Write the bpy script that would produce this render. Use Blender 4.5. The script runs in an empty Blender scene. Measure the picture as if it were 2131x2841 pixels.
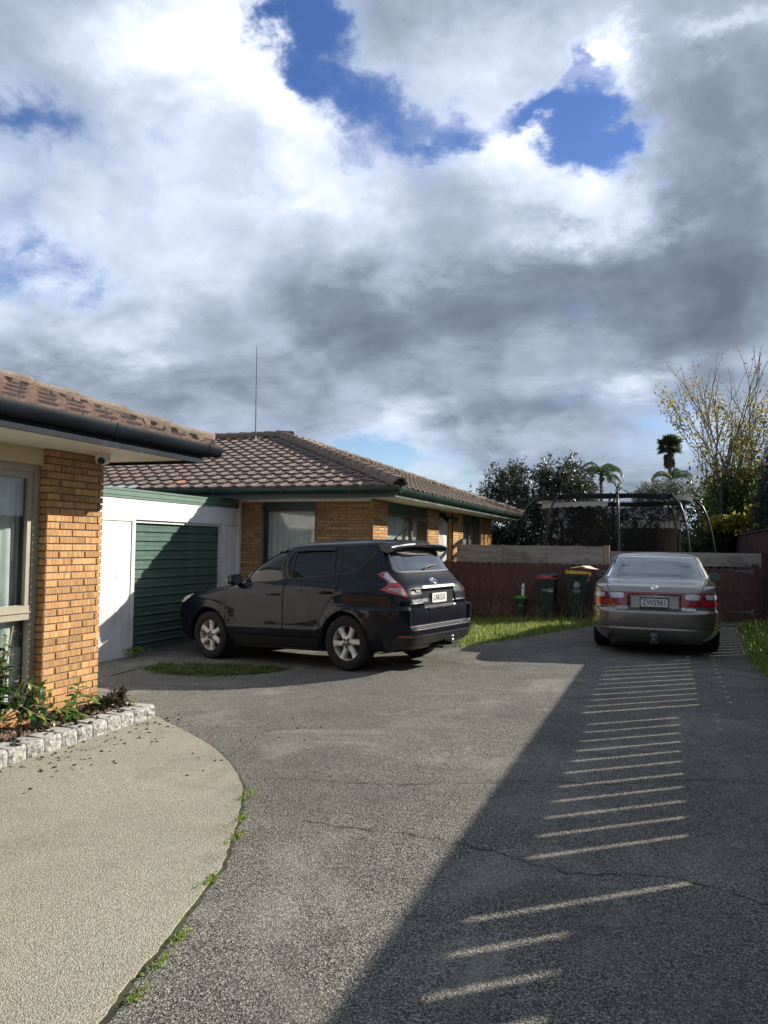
import bpy, bmesh, math, random
import numpy as np
from mathutils import Vector, Matrix
from mathutils.geometry import delaunay_2d_cdt

SC = bpy.context.scene
COL = SC.collection
R = math.radians
rnd = random.Random(7)

# ---------------------------------------------------------------- camera
CAMH, PSI, ROLL, FPX = 1.53, R(20.2), 0.0147, 2135.0
_th = math.atan((1513 - 1420.5) / FPX)
_fw = Vector((-math.sin(PSI), math.cos(PSI), 0)); _rt = Vector((math.cos(PSI), math.sin(PSI), 0)); _up = Vector((0, 0, 1))
CF = _fw * math.cos(_th) + _up * math.sin(_th); _U = -_fw * math.sin(_th) + _up * math.cos(_th)
CR = _rt * math.cos(ROLL) + _U * math.sin(ROLL); CU = -_rt * math.sin(ROLL) + _U * math.cos(ROLL)
cd = bpy.data.cameras.new('camera'); cam = bpy.data.objects.new('camera', cd); COL.objects.link(cam)
cam.matrix_world = Matrix((( CR.x, CU.x, -CF.x, 0), (CR.y, CU.y, -CF.y, 0), (CR.z, CU.z, -CF.z, CAMH), (0, 0, 0, 1)))
cd.sensor_fit = 'VERTICAL'; cd.sensor_height = 36; cd.lens = 36 * FPX / 2841
cd.clip_start = 0.05; cd.clip_end = 3000
SC.camera = cam

# ---------------------------------------------------------------- view, sun, sky
SUN_AZ, SUN_EL = R(49.9), R(27.3)          # azimuth measured from +Y towards +X
vs = SC.view_settings
vs.view_transform = 'Standard'; vs.look = 'None'; vs.gamma = 1; vs.use_curve_mapping = False
vs.exposure = 0.85
sl = bpy.data.lights.new('sun', 'SUN'); sl.energy = 5.0; sl.angle = R(0.53); sl.color = (1.0, 0.93, 0.80)
so = bpy.data.objects.new('sun', sl); COL.objects.link(so)
_sd = Vector((math.sin(SUN_AZ) * math.cos(SUN_EL), math.cos(SUN_AZ) * math.cos(SUN_EL), math.sin(SUN_EL)))
so.rotation_euler = _sd.to_track_quat('Z', 'Y').to_euler()
so.location = (20, 20, 30)

class NT:
    """tiny node-tree helper"""
    def __init__(s, t): s.t = t; s.n = t.nodes; s.l = t.links
    def new(s, typ, **kw):
        n = s.n.new(typ)
        for k, v in kw.items():
            if k.startswith('i_'):
                key = k[2:]; key = int(key) if key.isdigit() else key.replace('_', ' ')
                s.put(n.inputs[key], v)
            else: setattr(n, k, v)
        return n
    def put(s, sock, v):
        if isinstance(v, bpy.types.NodeSocket): s.l.new(v, sock)
        elif isinstance(v, bpy.types.Node): s.l.new(v.outputs[0], sock)
        else:
            if hasattr(sock.default_value, '__len__') and len(sock.default_value) == 4 and len(v) == 3: v = (*v, 1)
            sock.default_value = v
    def math(s, op, a, b=None, c=None, clamp=False):
        n = s.n.new('ShaderNodeMath'); n.operation = op; n.use_clamp = clamp
        for i, v in enumerate((a, b, c)):
            if v is not None: s.put(n.inputs[i], v)
        return n.outputs[0]
    def vmath(s, op, a, b=None):
        n = s.n.new('ShaderNodeVectorMath'); n.operation = op
        s.put(n.inputs[0], a)
        if b is not None: s.put(n.inputs['Scale' if op == 'SCALE' else 1], b)
        return n.outputs['Value' if op in ('LENGTH', 'DOT_PRODUCT', 'DISTANCE') else 0]
    def mix(s, f, a, b, mode='MIX'):
        n = s.n.new('ShaderNodeMix'); n.data_type = 'RGBA'; n.blend_type = mode
        s.put(n.inputs[0], f); s.put(n.inputs[6], a); s.put(n.inputs[7], b)
        return n.outputs[2]
    def step(s, x, a, b):
        n = s.n.new('ShaderNodeMapRange'); n.interpolation_type = 'SMOOTHSTEP'
        s.put(n.inputs[0], x); n.inputs[1].default_value = a; n.inputs[2].default_value = b
        return n.outputs[0]
    def noise(s, vec, scale=5, detail=4, rough=.55, dist=0, typ=None):
        n = s.n.new('ShaderNodeTexNoise'); n.noise_dimensions = '3D'
        if typ: n.noise_type = typ
        s.put(n.inputs['Vector'], vec)
        n.inputs['Scale'].default_value = scale; n.inputs['Detail'].default_value = detail
        n.inputs['Roughness'].default_value = rough; n.inputs['Distortion'].default_value = dist
        return n.outputs[0]
    def xyz(s, x, y, z):
        n = s.n.new('ShaderNodeCombineXYZ'); s.put(n.inputs[0], x); s.put(n.inputs[1], y); s.put(n.inputs[2], z); return n.outputs[0]
    def sep(s, v):
        n = s.n.new('ShaderNodeSeparateXYZ'); s.put(n.inputs[0], v); return n.outputs

def px_dir(px, py):
    """direction of a point of the 1659-wide view, used to lay the clouds out over the sky"""
    k = 2131 / 1659
    d = CF * FPX + CR * (px * k - 1065.5) - CU * (py * k - 1420.5)
    return d.normalized()

def cloud_xy(px, py):
    d = px_dir(px, py); q = max(d.z, -0.1) + 0.34
    return d.x / q, d.y / q

def build_world():
    w = bpy.data.worlds.new('World'); SC.world = w; w.use_nodes = True
    t = NT(w.node_tree); t.n.clear()
    out = t.new('ShaderNodeOutputWorld')
    tc = t.new('ShaderNodeTexCoord').outputs['Generated']
    d = t.vmath('NORMALIZE', tc)
    sx, sy, sz = t.sep(d)
    zq = t.math("ADD", t.math("MAXIMUM", sz, -0.1), 0.34)
    p = t.xyz(t.math('DIVIDE', sx, zq), t.math('DIVIDE', sy, zq), 0.37)
    sky = t.new('ShaderNodeTexSky', sky_type='NISHITA', sun_disc=False)
    sky.sun_elevation = SUN_EL; sky.sun_rotation = SUN_AZ; sky.air_density = 1.0; sky.dust_density = 0.4; sky.ozone_density = 2.5
    hs = t.new('ShaderNodeHueSaturation'); hs.inputs['Saturation'].default_value = 1.22; hs.inputs['Hue'].default_value = 0.518; hs.inputs['Value'].default_value = 1.0
    t.l.new(sky.outputs[0], hs.inputs['Color'])
    bg_sky = t.new('ShaderNodeBackground'); bg_sky.inputs[1].default_value = SKY_STR
    t.l.new(hs.outputs[0], bg_sky.inputs[0])
    # billows: warped fractal noise on a cloud deck seen in perspective
    warp = t.new('ShaderNodeTexNoise'); warp.inputs['Scale'].default_value = 2.0; warp.inputs['Detail'].default_value = 3
    t.l.new(p, warp.inputs['Vector'])
    wv = t.vmath('SCALE', t.vmath('SUBTRACT', warp.outputs['Color'], (0.5, 0.5, 0.5)), 0.35)
    q = t.vmath('ADD', p, wv)
    big = t.noise(q, 1.9, 9, 0.58)
    sun2 = Vector((math.sin(SUN_AZ), math.cos(SUN_AZ), 0)) * 0.09
    bigs = t.noise(t.vmath('ADD', q, tuple(sun2)), 1.9, 9, 0.58)
    fine = t.noise(q, 7.5, 8, 0.66)
    # where the deck is broken and where it is heavy
    def blob(px, py, rx, ry, ang=0.0):
        cx, cy = cloud_xy(px, py); ax, ay = cloud_xy(px + rx * math.cos(ang), py + rx * math.sin(ang)); bx, by = cloud_xy(px - ry * math.sin(ang), py + ry * math.cos(ang))
        A = Matrix(((ax - cx, bx - cx), (ay - cy, by - cy))).inverted()
        wx, wy, _ = t.sep(q2)
        ux = t.math('SUBTRACT', wx, cx); uy = t.math('SUBTRACT', wy, cy)
        a = t.math('ADD', t.math('MULTIPLY', ux, A[0][0]), t.math('MULTIPLY', uy, A[0][1]))
        b = t.math('ADD', t.math('MULTIPLY', ux, A[1][0]), t.math('MULTIPLY', uy, A[1][1]))
        r2 = t.math('ADD', t.math('MULTIPLY', a, a), t.math('MULTIPLY', b, b))
        return t.math('POWER', 2.718, t.math('MULTIPLY', r2, -1.0))
    fw2 = t.new('ShaderNodeTexNoise'); fw2.inputs['Scale'].default_value = 5.0; fw2.inputs['Detail'].default_value = 7; fw2.inputs['Roughness'].default_value = 0.62
    t.l.new(p, fw2.inputs['Vector'])
    q2 = t.vmath('ADD', p, t.vmath('SCALE', t.vmath('SUBTRACT', fw2.outputs['Color'], (0.5, 0.5, 0.5)), 0.36))
    def total(lst):
        acc = None
        for (px, py, rx, ry, an, wt) in lst:
            v = t.math('MULTIPLY', blob(px, py, rx, ry, an), wt)
            acc = v if acc is None else t.math('ADD', acc, v)
        return acc
    holes = total(HOLES); heavy = total(HEAVY); glow = total(GLOW)
    dens = t.math('ADD', t.math('ADD', t.math('MULTIPLY', big, 0.75), t.math('MULTIPLY', fine, 0.30)), 0.10)
    dens0 = dens; dens = t.math('SUBTRACT', dens, holes)
    cover = t.step(dens, 0.22, 0.66)
    lit = t.math('MULTIPLY', t.math('SUBTRACT', big, bigs), 2.2)
    thick = t.math('ADD', t.math('MULTIPLY', t.math('SUBTRACT', dens0, 0.5), 0.9), heavy)
    lum = t.math('ADD', t.math('SUBTRACT', 0.50, t.math('MULTIPLY', thick, 0.62)), t.math('MULTIPLY', lit, 0.55))
    lum = t.math('ADD', lum, t.math('MULTIPLY', t.math('SUBTRACT', fine, 0.5), 0.36))
    lum = t.math('ADD', lum, t.math('MULTIPLY', glow, 0.80))
    rim = t.math('MULTIPLY', t.math('MULTIPLY', cover, t.math('SUBTRACT', 1.0, cover)), 1.1)
    lum = t.math('ADD', lum, t.math('MULTIPLY', rim, t.math('ADD', 0.45, t.math('MULTIPLY', glow, 1.4))))
    lum = t.math('MAXIMUM', lum, 0.04)
    rampn = t.new('ShaderNodeValToRGB'); cr = rampn.color_ramp
    t.l.new(lum, rampn.inputs[0])
    E = [(0.0, (.075, .095, .13)), (0.25, (.140, .172, .226)), (0.5, (.275, .322, .405)), (0.75, (.50, .55, .64)), (1.0, (.82, .85, .89))]
    while len(cr.elements) < len(E): cr.elements.new(0.5)
    for e, (pos, c) in zip(cr.elements, E): e.position = pos; e.color = (*c, 1)
    bg_c = t.new('ShaderNodeBackground'); t.l.new(rampn.outputs[0], bg_c.inputs[0]); bg_c.inputs[1].default_value = CLOUD_STR
    mx = t.new('ShaderNodeMixShader'); t.l.new(cover, mx.inputs[0]); t.l.new(bg_sky.outputs[0], mx.inputs[1]); t.l.new(bg_c.outputs[0], mx.inputs[2])
    t.l.new(mx.outputs[0], out.inputs[0])
    w.cycles.sampling_method = 'MANUAL'; w.cycles.sample_map_resolution = 512

SKY_STR, CLOUD_STR = 0.085, 0.98
# (x, y, half width, half height, angle, weight) of the breaks, heavy banks and sunlit parts of the cloud deck
HOLES = [(630, 50, 130, 75, .9, .42), (735, 190, 85, 110, .9, .38), (790, 330, 60, 80, .6, .24), (960, 285, 95, 80, 0, .40), (860, 210, 80, 60, 0, .20),
         (1190, 245, 130, 48, -.1, .42), (1315, 330, 100, 95, .2, .50), (1280, 80, 45, 110, .35, .36), (1430, 45, 60, 18, 0, .25), (820, 985, 130, 40, .25, .46),
         (40, 190, 120, 80, 0, .30), (20, 560, 130, 60, 0, .26), (330, 330, 120, 50, .6, .16), (200, 620, 160, 30, 0, .14), (1480, 910, 150, 45, -.2, .16), (640, 430, 60, 40, 0, .10), (1550, 640, 200, 160, 0, -.30), (1500, 250, 150, 200, 0, -.25), (700, 800, 600, 120, 0, -.12)]
HEAVY = [(980, 690, 440, 105, -.1, .50), (1520, 480, 170, 330, 0, .27), (1250, 575, 270, 95, -.2, .30), (250, 850, 320, 70, 0, .22),
         (1150, 905, 330, 55, 0, .30), (120, 620, 200, 35, 0, .18), (1560, 250, 130, 160, 0, .16), (1560, 740, 180, 130, 0, .22), (1250, 1010, 400, 60, 0, .20), (150, 160, 130, 80, 0, .12)]
GLOW = [(590, 260, 120, 240, -.75, .40), (1150, 340, 150, 95, .2, .40), (1335, 90, 55, 90, 0, .42), (760, 500, 190, 110, .3, .22),
        (870, 890, 85, 40, 0, .28), (1390, 835, 100, 40, -.3, .38), (1330, 490, 130, 50, 0, .26), (1050, 90, 230, 90, 0, .24), (350, 60, 280, 130, .3, .34), (300, 780, 100, 50, 0, .34), (120, 730, 170, 60, 0, .22), (560, 760, 120, 45, .2, .16), (330, 620, 330, 90, 0, .22), (300, 430, 330, 170, 0, .20), (1600, 40, 120, 40, 0, .3), (930, 930, 120, 40, 0, .20), (1150, 950, 160, 30, 0, .16), (1180, 470, 120, 60, 0, .22)]
build_world()

# ---------------------------------------------------------------- object helpers
WL = {}                                   # world origin of every object that stands unrotated
def link(o, parent=None, wloc=None):
    COL.objects.link(o)
    if parent is not None: o.parent = parent
    base = WL.get(parent.name, Vector()) if parent is not None else Vector()
    w = Vector(wloc) if wloc is not None else None
    if w is not None: o.location = w - base; WL[o.name] = w
    else: WL[o.name] = base + Vector(o.location)
    return o
def tag(o, label=None, cat=None, group=None, kind=None):
    if label: o['label'] = label
    if cat: o['category'] = cat
    if group: o['group'] = group
    if kind: o['kind'] = kind
    return o
def thing(name, label, cat, loc=(0, 0, 0), rot=None, group=None):
    o = bpy.data.objects.new(name, None); o.empty_display_size = 0.2
    link(o, None, loc)
    if rot: o.rotation_euler = rot
    return tag(o, label, cat, group)

class MB:
    """collects geometry for ONE mesh object"""
    def __init__(s): s.v = []; s.f = []; s.m = []; s.cur = 0
    def add(s, vs, fs):
        o = len(s.v); s.v += [tuple(v) for v in vs]; s.f += [tuple(i + o for i in f) for f in fs]; s.m += [s.cur] * len(fs); return s
    def box(s, x0, x1, y0, y1, z0, z1, M=None):
        vs = [Vector((x, y, z)) for z in (z0, z1) for y in (y0, y1) for x in (x0, x1)]
        if M: vs = [M @ v for v in vs]
        return s.add(vs, [(0, 2, 3, 1), (4, 5, 7, 6), (0, 1, 5, 4), (2, 6, 7, 3), (0, 4, 6, 2), (1, 3, 7, 5)])
    def quad(s, a, b, c, d): return s.add((a, b, c, d), [(0, 1, 2, 3)])
    def prism(s, poly, axis, a, b):
        """poly: 2D outline, extruded along axis ('x','y','z') from a to b"""
        def P(u, w, h): return {'x': (h, u, w), 'y': (u, h, w), 'z': (u, w, h)}[axis]
        n = len(poly); vs = [P(u, w, a) for u, w in poly] + [P(u, w, b) for u, w in poly]
        fs = [tuple(range(n))[::-1], tuple(range(n, 2 * n))] + [(i, (i + 1) % n, (i + 1) % n + n, i + n) for i in range(n)]
        return s.add(vs, fs)
    def tube(s, pts, r, n=8, cap=True):
        pts = [Vector(p) for p in pts]; rs = r if hasattr(r, '__len__') else [r] * len(pts)
        rings = []; prev = None
        for i, p in enumerate(pts):
            t = (pts[min(i + 1, len(pts) - 1)] - pts[max(i - 1, 0)]).normalized()
            if prev is None:
                a = Vector((0, 0, 1)) if abs(t.z) < .9 else Vector((1, 0, 0))
                u = t.cross(a).normalized()
            else: u = (prev - t * prev.dot(t)).normalized()
            prev = u; w = t.cross(u)
            rings.append([p + (u * math.cos(k * 2 * math.pi / n) + w * math.sin(k * 2 * math.pi / n)) * rs[i] for k in range(n)])
        o = [v for rg in rings for v in rg]; fs = []
        for i in range(len(pts) - 1):
            for k in range(n):
                fs.append((i * n + k, i * n + (k + 1) % n, (i + 1) * n + (k + 1) % n, (i + 1) * n + k))
        if cap: fs += [tuple(range(n))[::-1], tuple(range((len(pts) - 1) * n, len(pts) * n))]
        return s.add(o, fs)
    def lathe(s, prof, n=32, M=None, close=False):
        """prof: (radius, height) revolved about z"""
        vs = [Vector((r * math.cos(2 * math.pi * k / n), r * math.sin(2 * math.pi * k / n), h)) for r, h in prof for k in range(n)]
        if M: vs = [M @ v for v in vs]
        m = len(prof); fs = []
        for i in range(m - 1 if not close else m):
            j = (i + 1) % m
            for k in range(n): fs.append((i * n + k, i * n + (k + 1) % n, j * n + (k + 1) % n, j * n + k))
        return s.add(vs, fs)
    def sphere(s, c, r, n=10, m=6, sc=(1, 1, 1)):
        prof = [(r * math.sin(math.pi * i / m) + 1e-5, -r * math.cos(math.pi * i / m)) for i in range(m + 1)]
        return s.lathe(prof, n, Matrix.Translation(c) @ Matrix.Diagonal((*sc, 1)))
    def mesh(s, name, mats, smooth=False, angle=None):
        me = bpy.data.meshes.new(name); me.from_pydata(s.v, [], s.f)
        for m in (mats if isinstance(mats, (list, tuple)) else [mats]): me.materials.append(m)
        if any(s.m): me.polygons.foreach_set('material_index', s.m)
        if smooth or angle:
            me.polygons.foreach_set('use_smooth', [True] * len(me.polygons))
            if angle: me.set_sharp_from_angle(angle=R(angle))
        if len(s.f) < 6000:
            bm = bmesh.new(); bm.from_mesh(me); bmesh.ops.recalc_face_normals(bm, faces=bm.faces); bm.to_mesh(me); bm.free()
        me.update(); return me
    def obj(s, name, mats, parent=None, smooth=False, angle=None, world=True, loc=None):
        """world=True: the vertices are in world space (unrotated parents); otherwise in the parent's own space"""
        o = bpy.data.objects.new(name, s.mesh(name, mats, smooth, angle))
        return link(o, parent, (0, 0, 0) if world and loc is None else loc)
def inst(name, me, parent, wloc, rot=(0, 0, 0), scale=None):
    o = bpy.data.objects.new(name, me); link(o, parent, wloc); o.rotation_euler = rot
    if scale: o.scale = scale
    return o
def local(name, me, parent, loc=(0, 0, 0), rot=(0, 0, 0), scale=None):
    """a child placed in its parent's own space"""
    o = bpy.data.objects.new(name, me); COL.objects.link(o); o.parent = parent; o.location = loc; o.rotation_euler = rot
    if scale: o.scale = scale
    return o
def np_obj(name, V, F, mats, parent=None, smooth=False, midx=None, loc=None):
    """fast mesh from numpy arrays: V (n,3), F (m,k)"""
    me = bpy.data.meshes.new(name); n, k = F.shape
    me.vertices.add(len(V)); me.vertices.foreach_set('co', np.asarray(V, np.float32).ravel())
    me.loops.add(n * k); me.loops.foreach_set('vertex_index', np.asarray(F, np.int32).ravel())
    me.polygons.add(n); me.polygons.foreach_set('loop_start', np.arange(0, n * k, k, dtype=np.int32))
    for m in (mats if isinstance(mats, (list, tuple)) else [mats]): me.materials.append(m)
    if midx is not None: me.polygons.foreach_set('material_index', np.asarray(midx, np.int32))
    if smooth: me.polygons.foreach_set('use_smooth', np.ones(n, bool))
    me.update(calc_edges=True); me.validate()
    o = bpy.data.objects.new(name, me); return link(o, parent, loc if loc is not None else (0, 0, 0))
def text_mesh(name, body, size, mat, depth=0.0, sx=1.0, align='CENTER'):
    c = bpy.data.curves.new(name, 'FONT'); c.body = body; c.size = size; c.extrude = depth; c.align_x = align; c.align_y = 'CENTER'
    c.offset = 0.0
    o = bpy.data.objects.new(name, c); COL.objects.link(o)
    dg = bpy.context.evaluated_depsgraph_get(); dg.update()
    me = bpy.data.meshes.new_from_object(o.evaluated_get(dg)); bpy.data.objects.remove(o)
    me.materials.clear(); me.materials.append(mat)
    if sx != 1.0:
        for v in me.vertices: v.co.x *= sx
    return me

# ---------------------------------------------------------------- materials
def mat(name, col, rough=.6, metal=0.0, spec=.5, col2=None, scale=6.0, stretch=(1, 1, 1), lo=.35, hi=.65, detail=5,
        bump=0.0, bscale=None, rand=0.0, coat=0.0, space='Object', dirt=None, dscale=1.5, trans=0.0):
    m = bpy.data.materials.new(name); m.use_nodes = True; t = NT(m.node_tree)
    b = t.n['Principled BSDF']
    b.inputs['Roughness'].default_value = rough; b.inputs['Metallic'].default_value = metal
    b.inputs['Specular IOR Level'].default_value = spec; b.inputs['Coat Weight'].default_value = coat; b.inputs['Coat Roughness'].default_value = .03
    c = (*col, 1)
    need = col2 or bump or dirt
    if need:
        tc = t.new('ShaderNodeTexCoord').outputs[space]
        mp = t.new('ShaderNodeMapping'); t.l.new(tc, mp.inputs[0]); mp.inputs['Scale'].default_value = stretch
        if rand:
            oi = t.new('ShaderNodeObjectInfo'); off = t.math('MULTIPLY', oi.outputs['Random'], 57.0)
            vec = t.vmath('ADD', mp.outputs[0], t.xyz(off, off, off))
        else: vec = mp.outputs[0]
    if col2:
        n = t.noise(vec, scale, detail, .6); c = t.mix(t.step(n, lo, hi), (*col, 1), (*col2, 1))
    if dirt:
        n2 = t.noise(tc, dscale, 6, .65); c = t.mix(t.math('MULTIPLY', t.step(n2, .48, .72), .8), c, (*dirt, 1))
    if rand:
        oi = t.new('ShaderNodeObjectInfo')
        h = t.new('ShaderNodeHueSaturation'); t.put(h.inputs['Color'], c)
        t.put(h.inputs['Value'], t.math('ADD', 1 - rand, t.math('MULTIPLY', oi.outputs['Random'], 2 * rand)))
        t.put(h.inputs['Saturation'], t.math('ADD', 1 - rand * .5, t.math('MULTIPLY', oi.outputs['Random'], rand)))
        c = h.outputs[0]
    t.put(b.inputs['Base Color'], c)
    if bump:
        bn = t.noise(vec, bscale or scale * 3, 6, .6); bp = t.new('ShaderNodeBump'); bp.inputs['Strength'].default_value = bump
        bp.inputs['Distance'].default_value = .01; t.l.new(bn, bp.inputs['Height']); t.l.new(bp.outputs[0], b.inputs['Normal'])
    return m
def glass(name, tint=(.8, .85, .85), alpha=.9, rough=.0, ior=1.5, k=1.3):
    """window pane: mirror-like by angle, otherwise lets tinted light through"""
    m = bpy.data.materials.new(name); m.use_nodes = True; t = NT(m.node_tree); t.n.clear()
    o = t.new('ShaderNodeOutputMaterial'); fr = t.new('ShaderNodeFresnel'); geo = t.new('ShaderNodeNewGeometry'); bf = geo.outputs['Backfacing']
    t.put(fr.inputs[0], t.math('ADD', ior, t.math('MULTIPLY', bf, 1 / ior - ior)))
    tr = t.new('ShaderNodeBsdfTransparent'); tr.inputs[0].default_value = tuple(c * alpha for c in tint) + (1,)
    g = t.new('ShaderNodeBsdfGlossy'); g.inputs['Roughness'].default_value = rough
    f = t.math('ADD', t.math('MULTIPLY', fr.outputs[0], k), .01, clamp=True)
    mx = t.new('ShaderNodeMixShader'); t.l.new(f, mx.inputs[0]); t.l.new(tr.outputs[0], mx.inputs[1]); t.l.new(g.outputs[0], mx.inputs[2])
    t.l.new(mx.outputs[0], o.inputs[0]); return m
def leafmat(name, c1, c2, rough=.45, trans=.35, scale=3.0, spec=.5, tcol=None):
    m = bpy.data.materials.new(name); m.use_nodes = True; t = NT(m.node_tree); b = t.n['Principled BSDF']
    out = t.n['Material Output']
    geo = t.new('ShaderNodeNewGeometry')
    f = geo.outputs['Random Per Island']
    c = t.mix(f, (*c1, 1), (*c2, 1)); t.put(b.inputs['Base Color'], c)
    b.inputs['Roughness'].default_value = rough; b.inputs['Specular IOR Level'].default_value = spec
    tl = t.new('ShaderNodeBsdfTranslucent')
    if tcol: tl.inputs[0].default_value = (*tcol, 1)
    else: t.put(tl.inputs[0], t.mix(.5, c, (.35, .5, .05, 1), 'ADD') if False else c)
    mx = t.new('ShaderNodeMixShader'); mx.inputs[0].default_value = trans
    t.l.new(b.outputs[0], mx.inputs[1]); t.l.new(tl.outputs[0], mx.inputs[2]); t.l.new(mx.outputs[0], out.inputs[0]); return m

def sm(t): t = max(0.0, min(1.0, t)); return t * t * (3 - 2 * t)
def gz(x, y):
    """height of the paved ground: it dips gently towards the garage"""
    return -0.225 * sm((-x - 1.0) / 5.2) * sm((y - 5.6) / 2.4)
def gnz(x, y):
    def s(t): t = np.clip(t, 0, 1); return t * t * (3 - 2 * t)
    return -0.225 * s((-x - 1.0) / 5.2) * s((y - 5.6) / 2.4)

# ---------------------------------------------------------------- ground
def aggregate(name, dark, mid, light, lo, hi, warm=None, pscale=95.0, stain=.5):
    """weathered exposed-aggregate paving: pebble speckle, blotches, fine relief"""
    m = bpy.data.materials.new(name); m.use_nodes = True; t = NT(m.node_tree); b = t.n['Principled BSDF']
    tc = t.new('ShaderNodeTexCoord').outputs['Object']
    vo = t.new('ShaderNodeTexVoronoi'); vo.inputs['Scale'].default_value = pscale; t.l.new(tc, vo.inputs['Vector'])
    vr = t.sep(vo.outputs['Color'])[0]
    n1 = t.noise(tc, pscale * .55, 3, .6)
    sp = t.math('ADD', t.math('MULTIPLY', vr, .55), t.math('MULTIPLY', n1, .45))
    c = t.mix(t.step(sp, lo, (lo + hi) / 2), (*dark, 1), (*mid, 1)); c = t.mix(t.step(sp, (lo + hi) / 2, hi), c, (*light, 1))
    big = t.noise(tc, .55, 7, .62); c = t.mix(t.math('MULTIPLY', t.step(big, .40, .70), stain), c, tuple(d * .55 for d in mid) + (1,))
    b2 = t.noise(tc, 1.1, 8, .7, .8); c = t.mix(t.math('MULTIPLY', t.step(b2, .46, .74), .30), c, tuple(min(1, d * 1.25) for d in light) + (1,))
    b4 = t.noise(tc, 1.5, 8, .7, 1.2); c = t.mix(t.math('MULTIPLY', t.step(b4, .52, .66), stain * .55), c, tuple(d * .45 for d in mid) + (1,))
    if warm:
        b3 = t.noise(tc, .9, 4, .6); c = t.mix(t.math('MULTIPLY', t.step(b3, .45, .7), .5), c, (*warm, 1), 'MULTIPLY')
    t.put(b.inputs['Base Color'], c); b.inputs['Roughness'].default_value = .88; b.inputs['Specular IOR Level'].default_value = .05
    bp = t.new('ShaderNodeBump'); bp.inputs['Strength'].default_value = .8; bp.inputs['Distance'].default_value = .004
    t.l.new(t.math('ADD', vo.outputs['Distance'], t.math('MULTIPLY', n1, .8)), bp.inputs['Height']); t.l.new(bp.outputs[0], b.inputs['Normal'])
    return m
M_drive = aggregate('dark_aggregate', (.036, .035, .033), (.138, .131, .116), (.35, .335, .295), .27, .80, pscale=175)
M_pad = aggregate('pale_concrete', (.18, .167, .130), (.31, .288, .230), (.415, .395, .325), .22, .80, warm=(1.0, .94, .78), pscale=190, stain=.6)
M_soil = mat('soil', (.05, .035, .025), .95, col2=(.10, .075, .055), scale=30, bump=.6)
M_lawn = mat('lawn_soil', (.03, .045, .015), .95, col2=(.06, .06, .03), scale=9, bump=.4)
M_moss = mat('crack_moss', (.018, .018, .014), .95, col2=(.05, .06, .02), scale=14)

def grid(name, x0, x1, y0, y1, step, m, dz=0.0, zf=gz, keep=None):
    nx = int(round((x1 - x0) / step)) + 1; ny = int(round((y1 - y0) / step)) + 1
    xs = np.linspace(x0, x1, nx); ys = np.linspace(y0, y1, ny); X, Y = np.meshgrid(xs, ys)
    V = np.stack([X, Y, gnz(X, Y) + dz], -1).reshape(-1, 3)
    i = np.arange(nx * ny).reshape(ny, nx); F = np.stack([i[:-1, :-1], i[:-1, 1:], i[1:, 1:], i[1:, :-1]], -1).reshape(-1, 4)
    o = np_obj(name, V, F, m, smooth=True); return tag(o, kind='structure')
# the land all round, one sheet to the horizon
gb = MB(); rings = [(-14, 4, -8, 30), (-60, 60, -60, 90), (-900, 900, -700, 1500)]
gb.quad((-900, -700, -.32), (900, -700, -.32), (900, 1500, -.32), (-900, 1500, -.32))
tag(gb.obj('ground', M_lawn), kind='structure')
grid('driveway', -9.5, 1.45, -6, 17.6, .2, M_drive)
def yard(name, x0, x1, y0, y1, z, m):
    b = MB(); b.quad((x0, y0, z), (x1, y0, z), (x1, y1, z), (x0, y1, z)); return tag(b.obj(name, m), kind='structure')
yard('lawn', 1.45, 30, -8, 17.6, -.004, M_lawn); yard('lawn', -40, 30, 17.6, 70, -.004, M_lawn)
# pale concrete pad with its curved edge
ARC = [(-4.17, 5.70), (-3.93, 5.53), (-3.66, 5.36), (-3.38, 5.17), (-3.09, 4.94), (-2.82, 4.68), (-2.52, 4.32), (-2.35, 4.03), (-2.15, 3.62), (-2.04, 3.37), (-1.95, 3.13), (-1.84, 2.70), (-1.78, 2.43), (-1.735, 2.20), (-1.69, 2.05), (-1.62, 1.6), (-1.58, 1.0), (-1.56, -2)]
def smooth_poly(P, n=6):
    out = []
    for i in range(len(P) - 1):
        p0, p1, p2, p3 = (Vector(P[max(i - 1, 0)]), Vector(P[i]), Vector(P[i + 1]), Vector(P[min(i + 2, len(P) - 1)]))
        for k in range(n):
            u = k / n; out.append(0.5 * ((2 * p1) + (p2 - p0) * u + (2 * p0 - 5 * p1 + 4 * p2 - p3) * u * u + (3 * p1 - p0 - 3 * p2 + p3) * u ** 3))
    out.append(Vector(P[-1])); return out
arc = [Vector((p.x + rnd.uniform(-.006, .006), p.y + rnd.uniform(-.006, .006))) for p in smooth_poly(ARC)]
poly = [(p.x, p.y) for p in arc] + [(-4.35, -2), (-4.35, 5.70)]
pb = MB(); pb.prism(poly, 'z', -.05, .012)
tag(pb.obj('concrete_pad', M_pad), kind='structure')
def ribbon(name, pts, w, z, m):
    b = MB(); vs = []; pts = [Vector(p) for p in pts]
    for i, p in enumerate(pts):
        t = (pts[min(i + 1, len(pts) - 1)] - pts[max(i - 1, 0)]).normalized(); n = Vector((-t.y, t.x)); ww = w * rnd.uniform(.2, 1.1)
        for s in (-.5, .5): q = p + n * ww * s; vs.append((q.x, q.y, gz(q.x, q.y) + z))
    b.add(vs, [(2 * i, 2 * i + 1, 2 * i + 3, 2 * i + 2) for i in range(len(pts) - 1)])
    return tag(b.obj(name, m), kind='structure')
ribbon('joint', [p + Vector((.012, .004)) for p in arc], .03, .004, M_moss)
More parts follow.
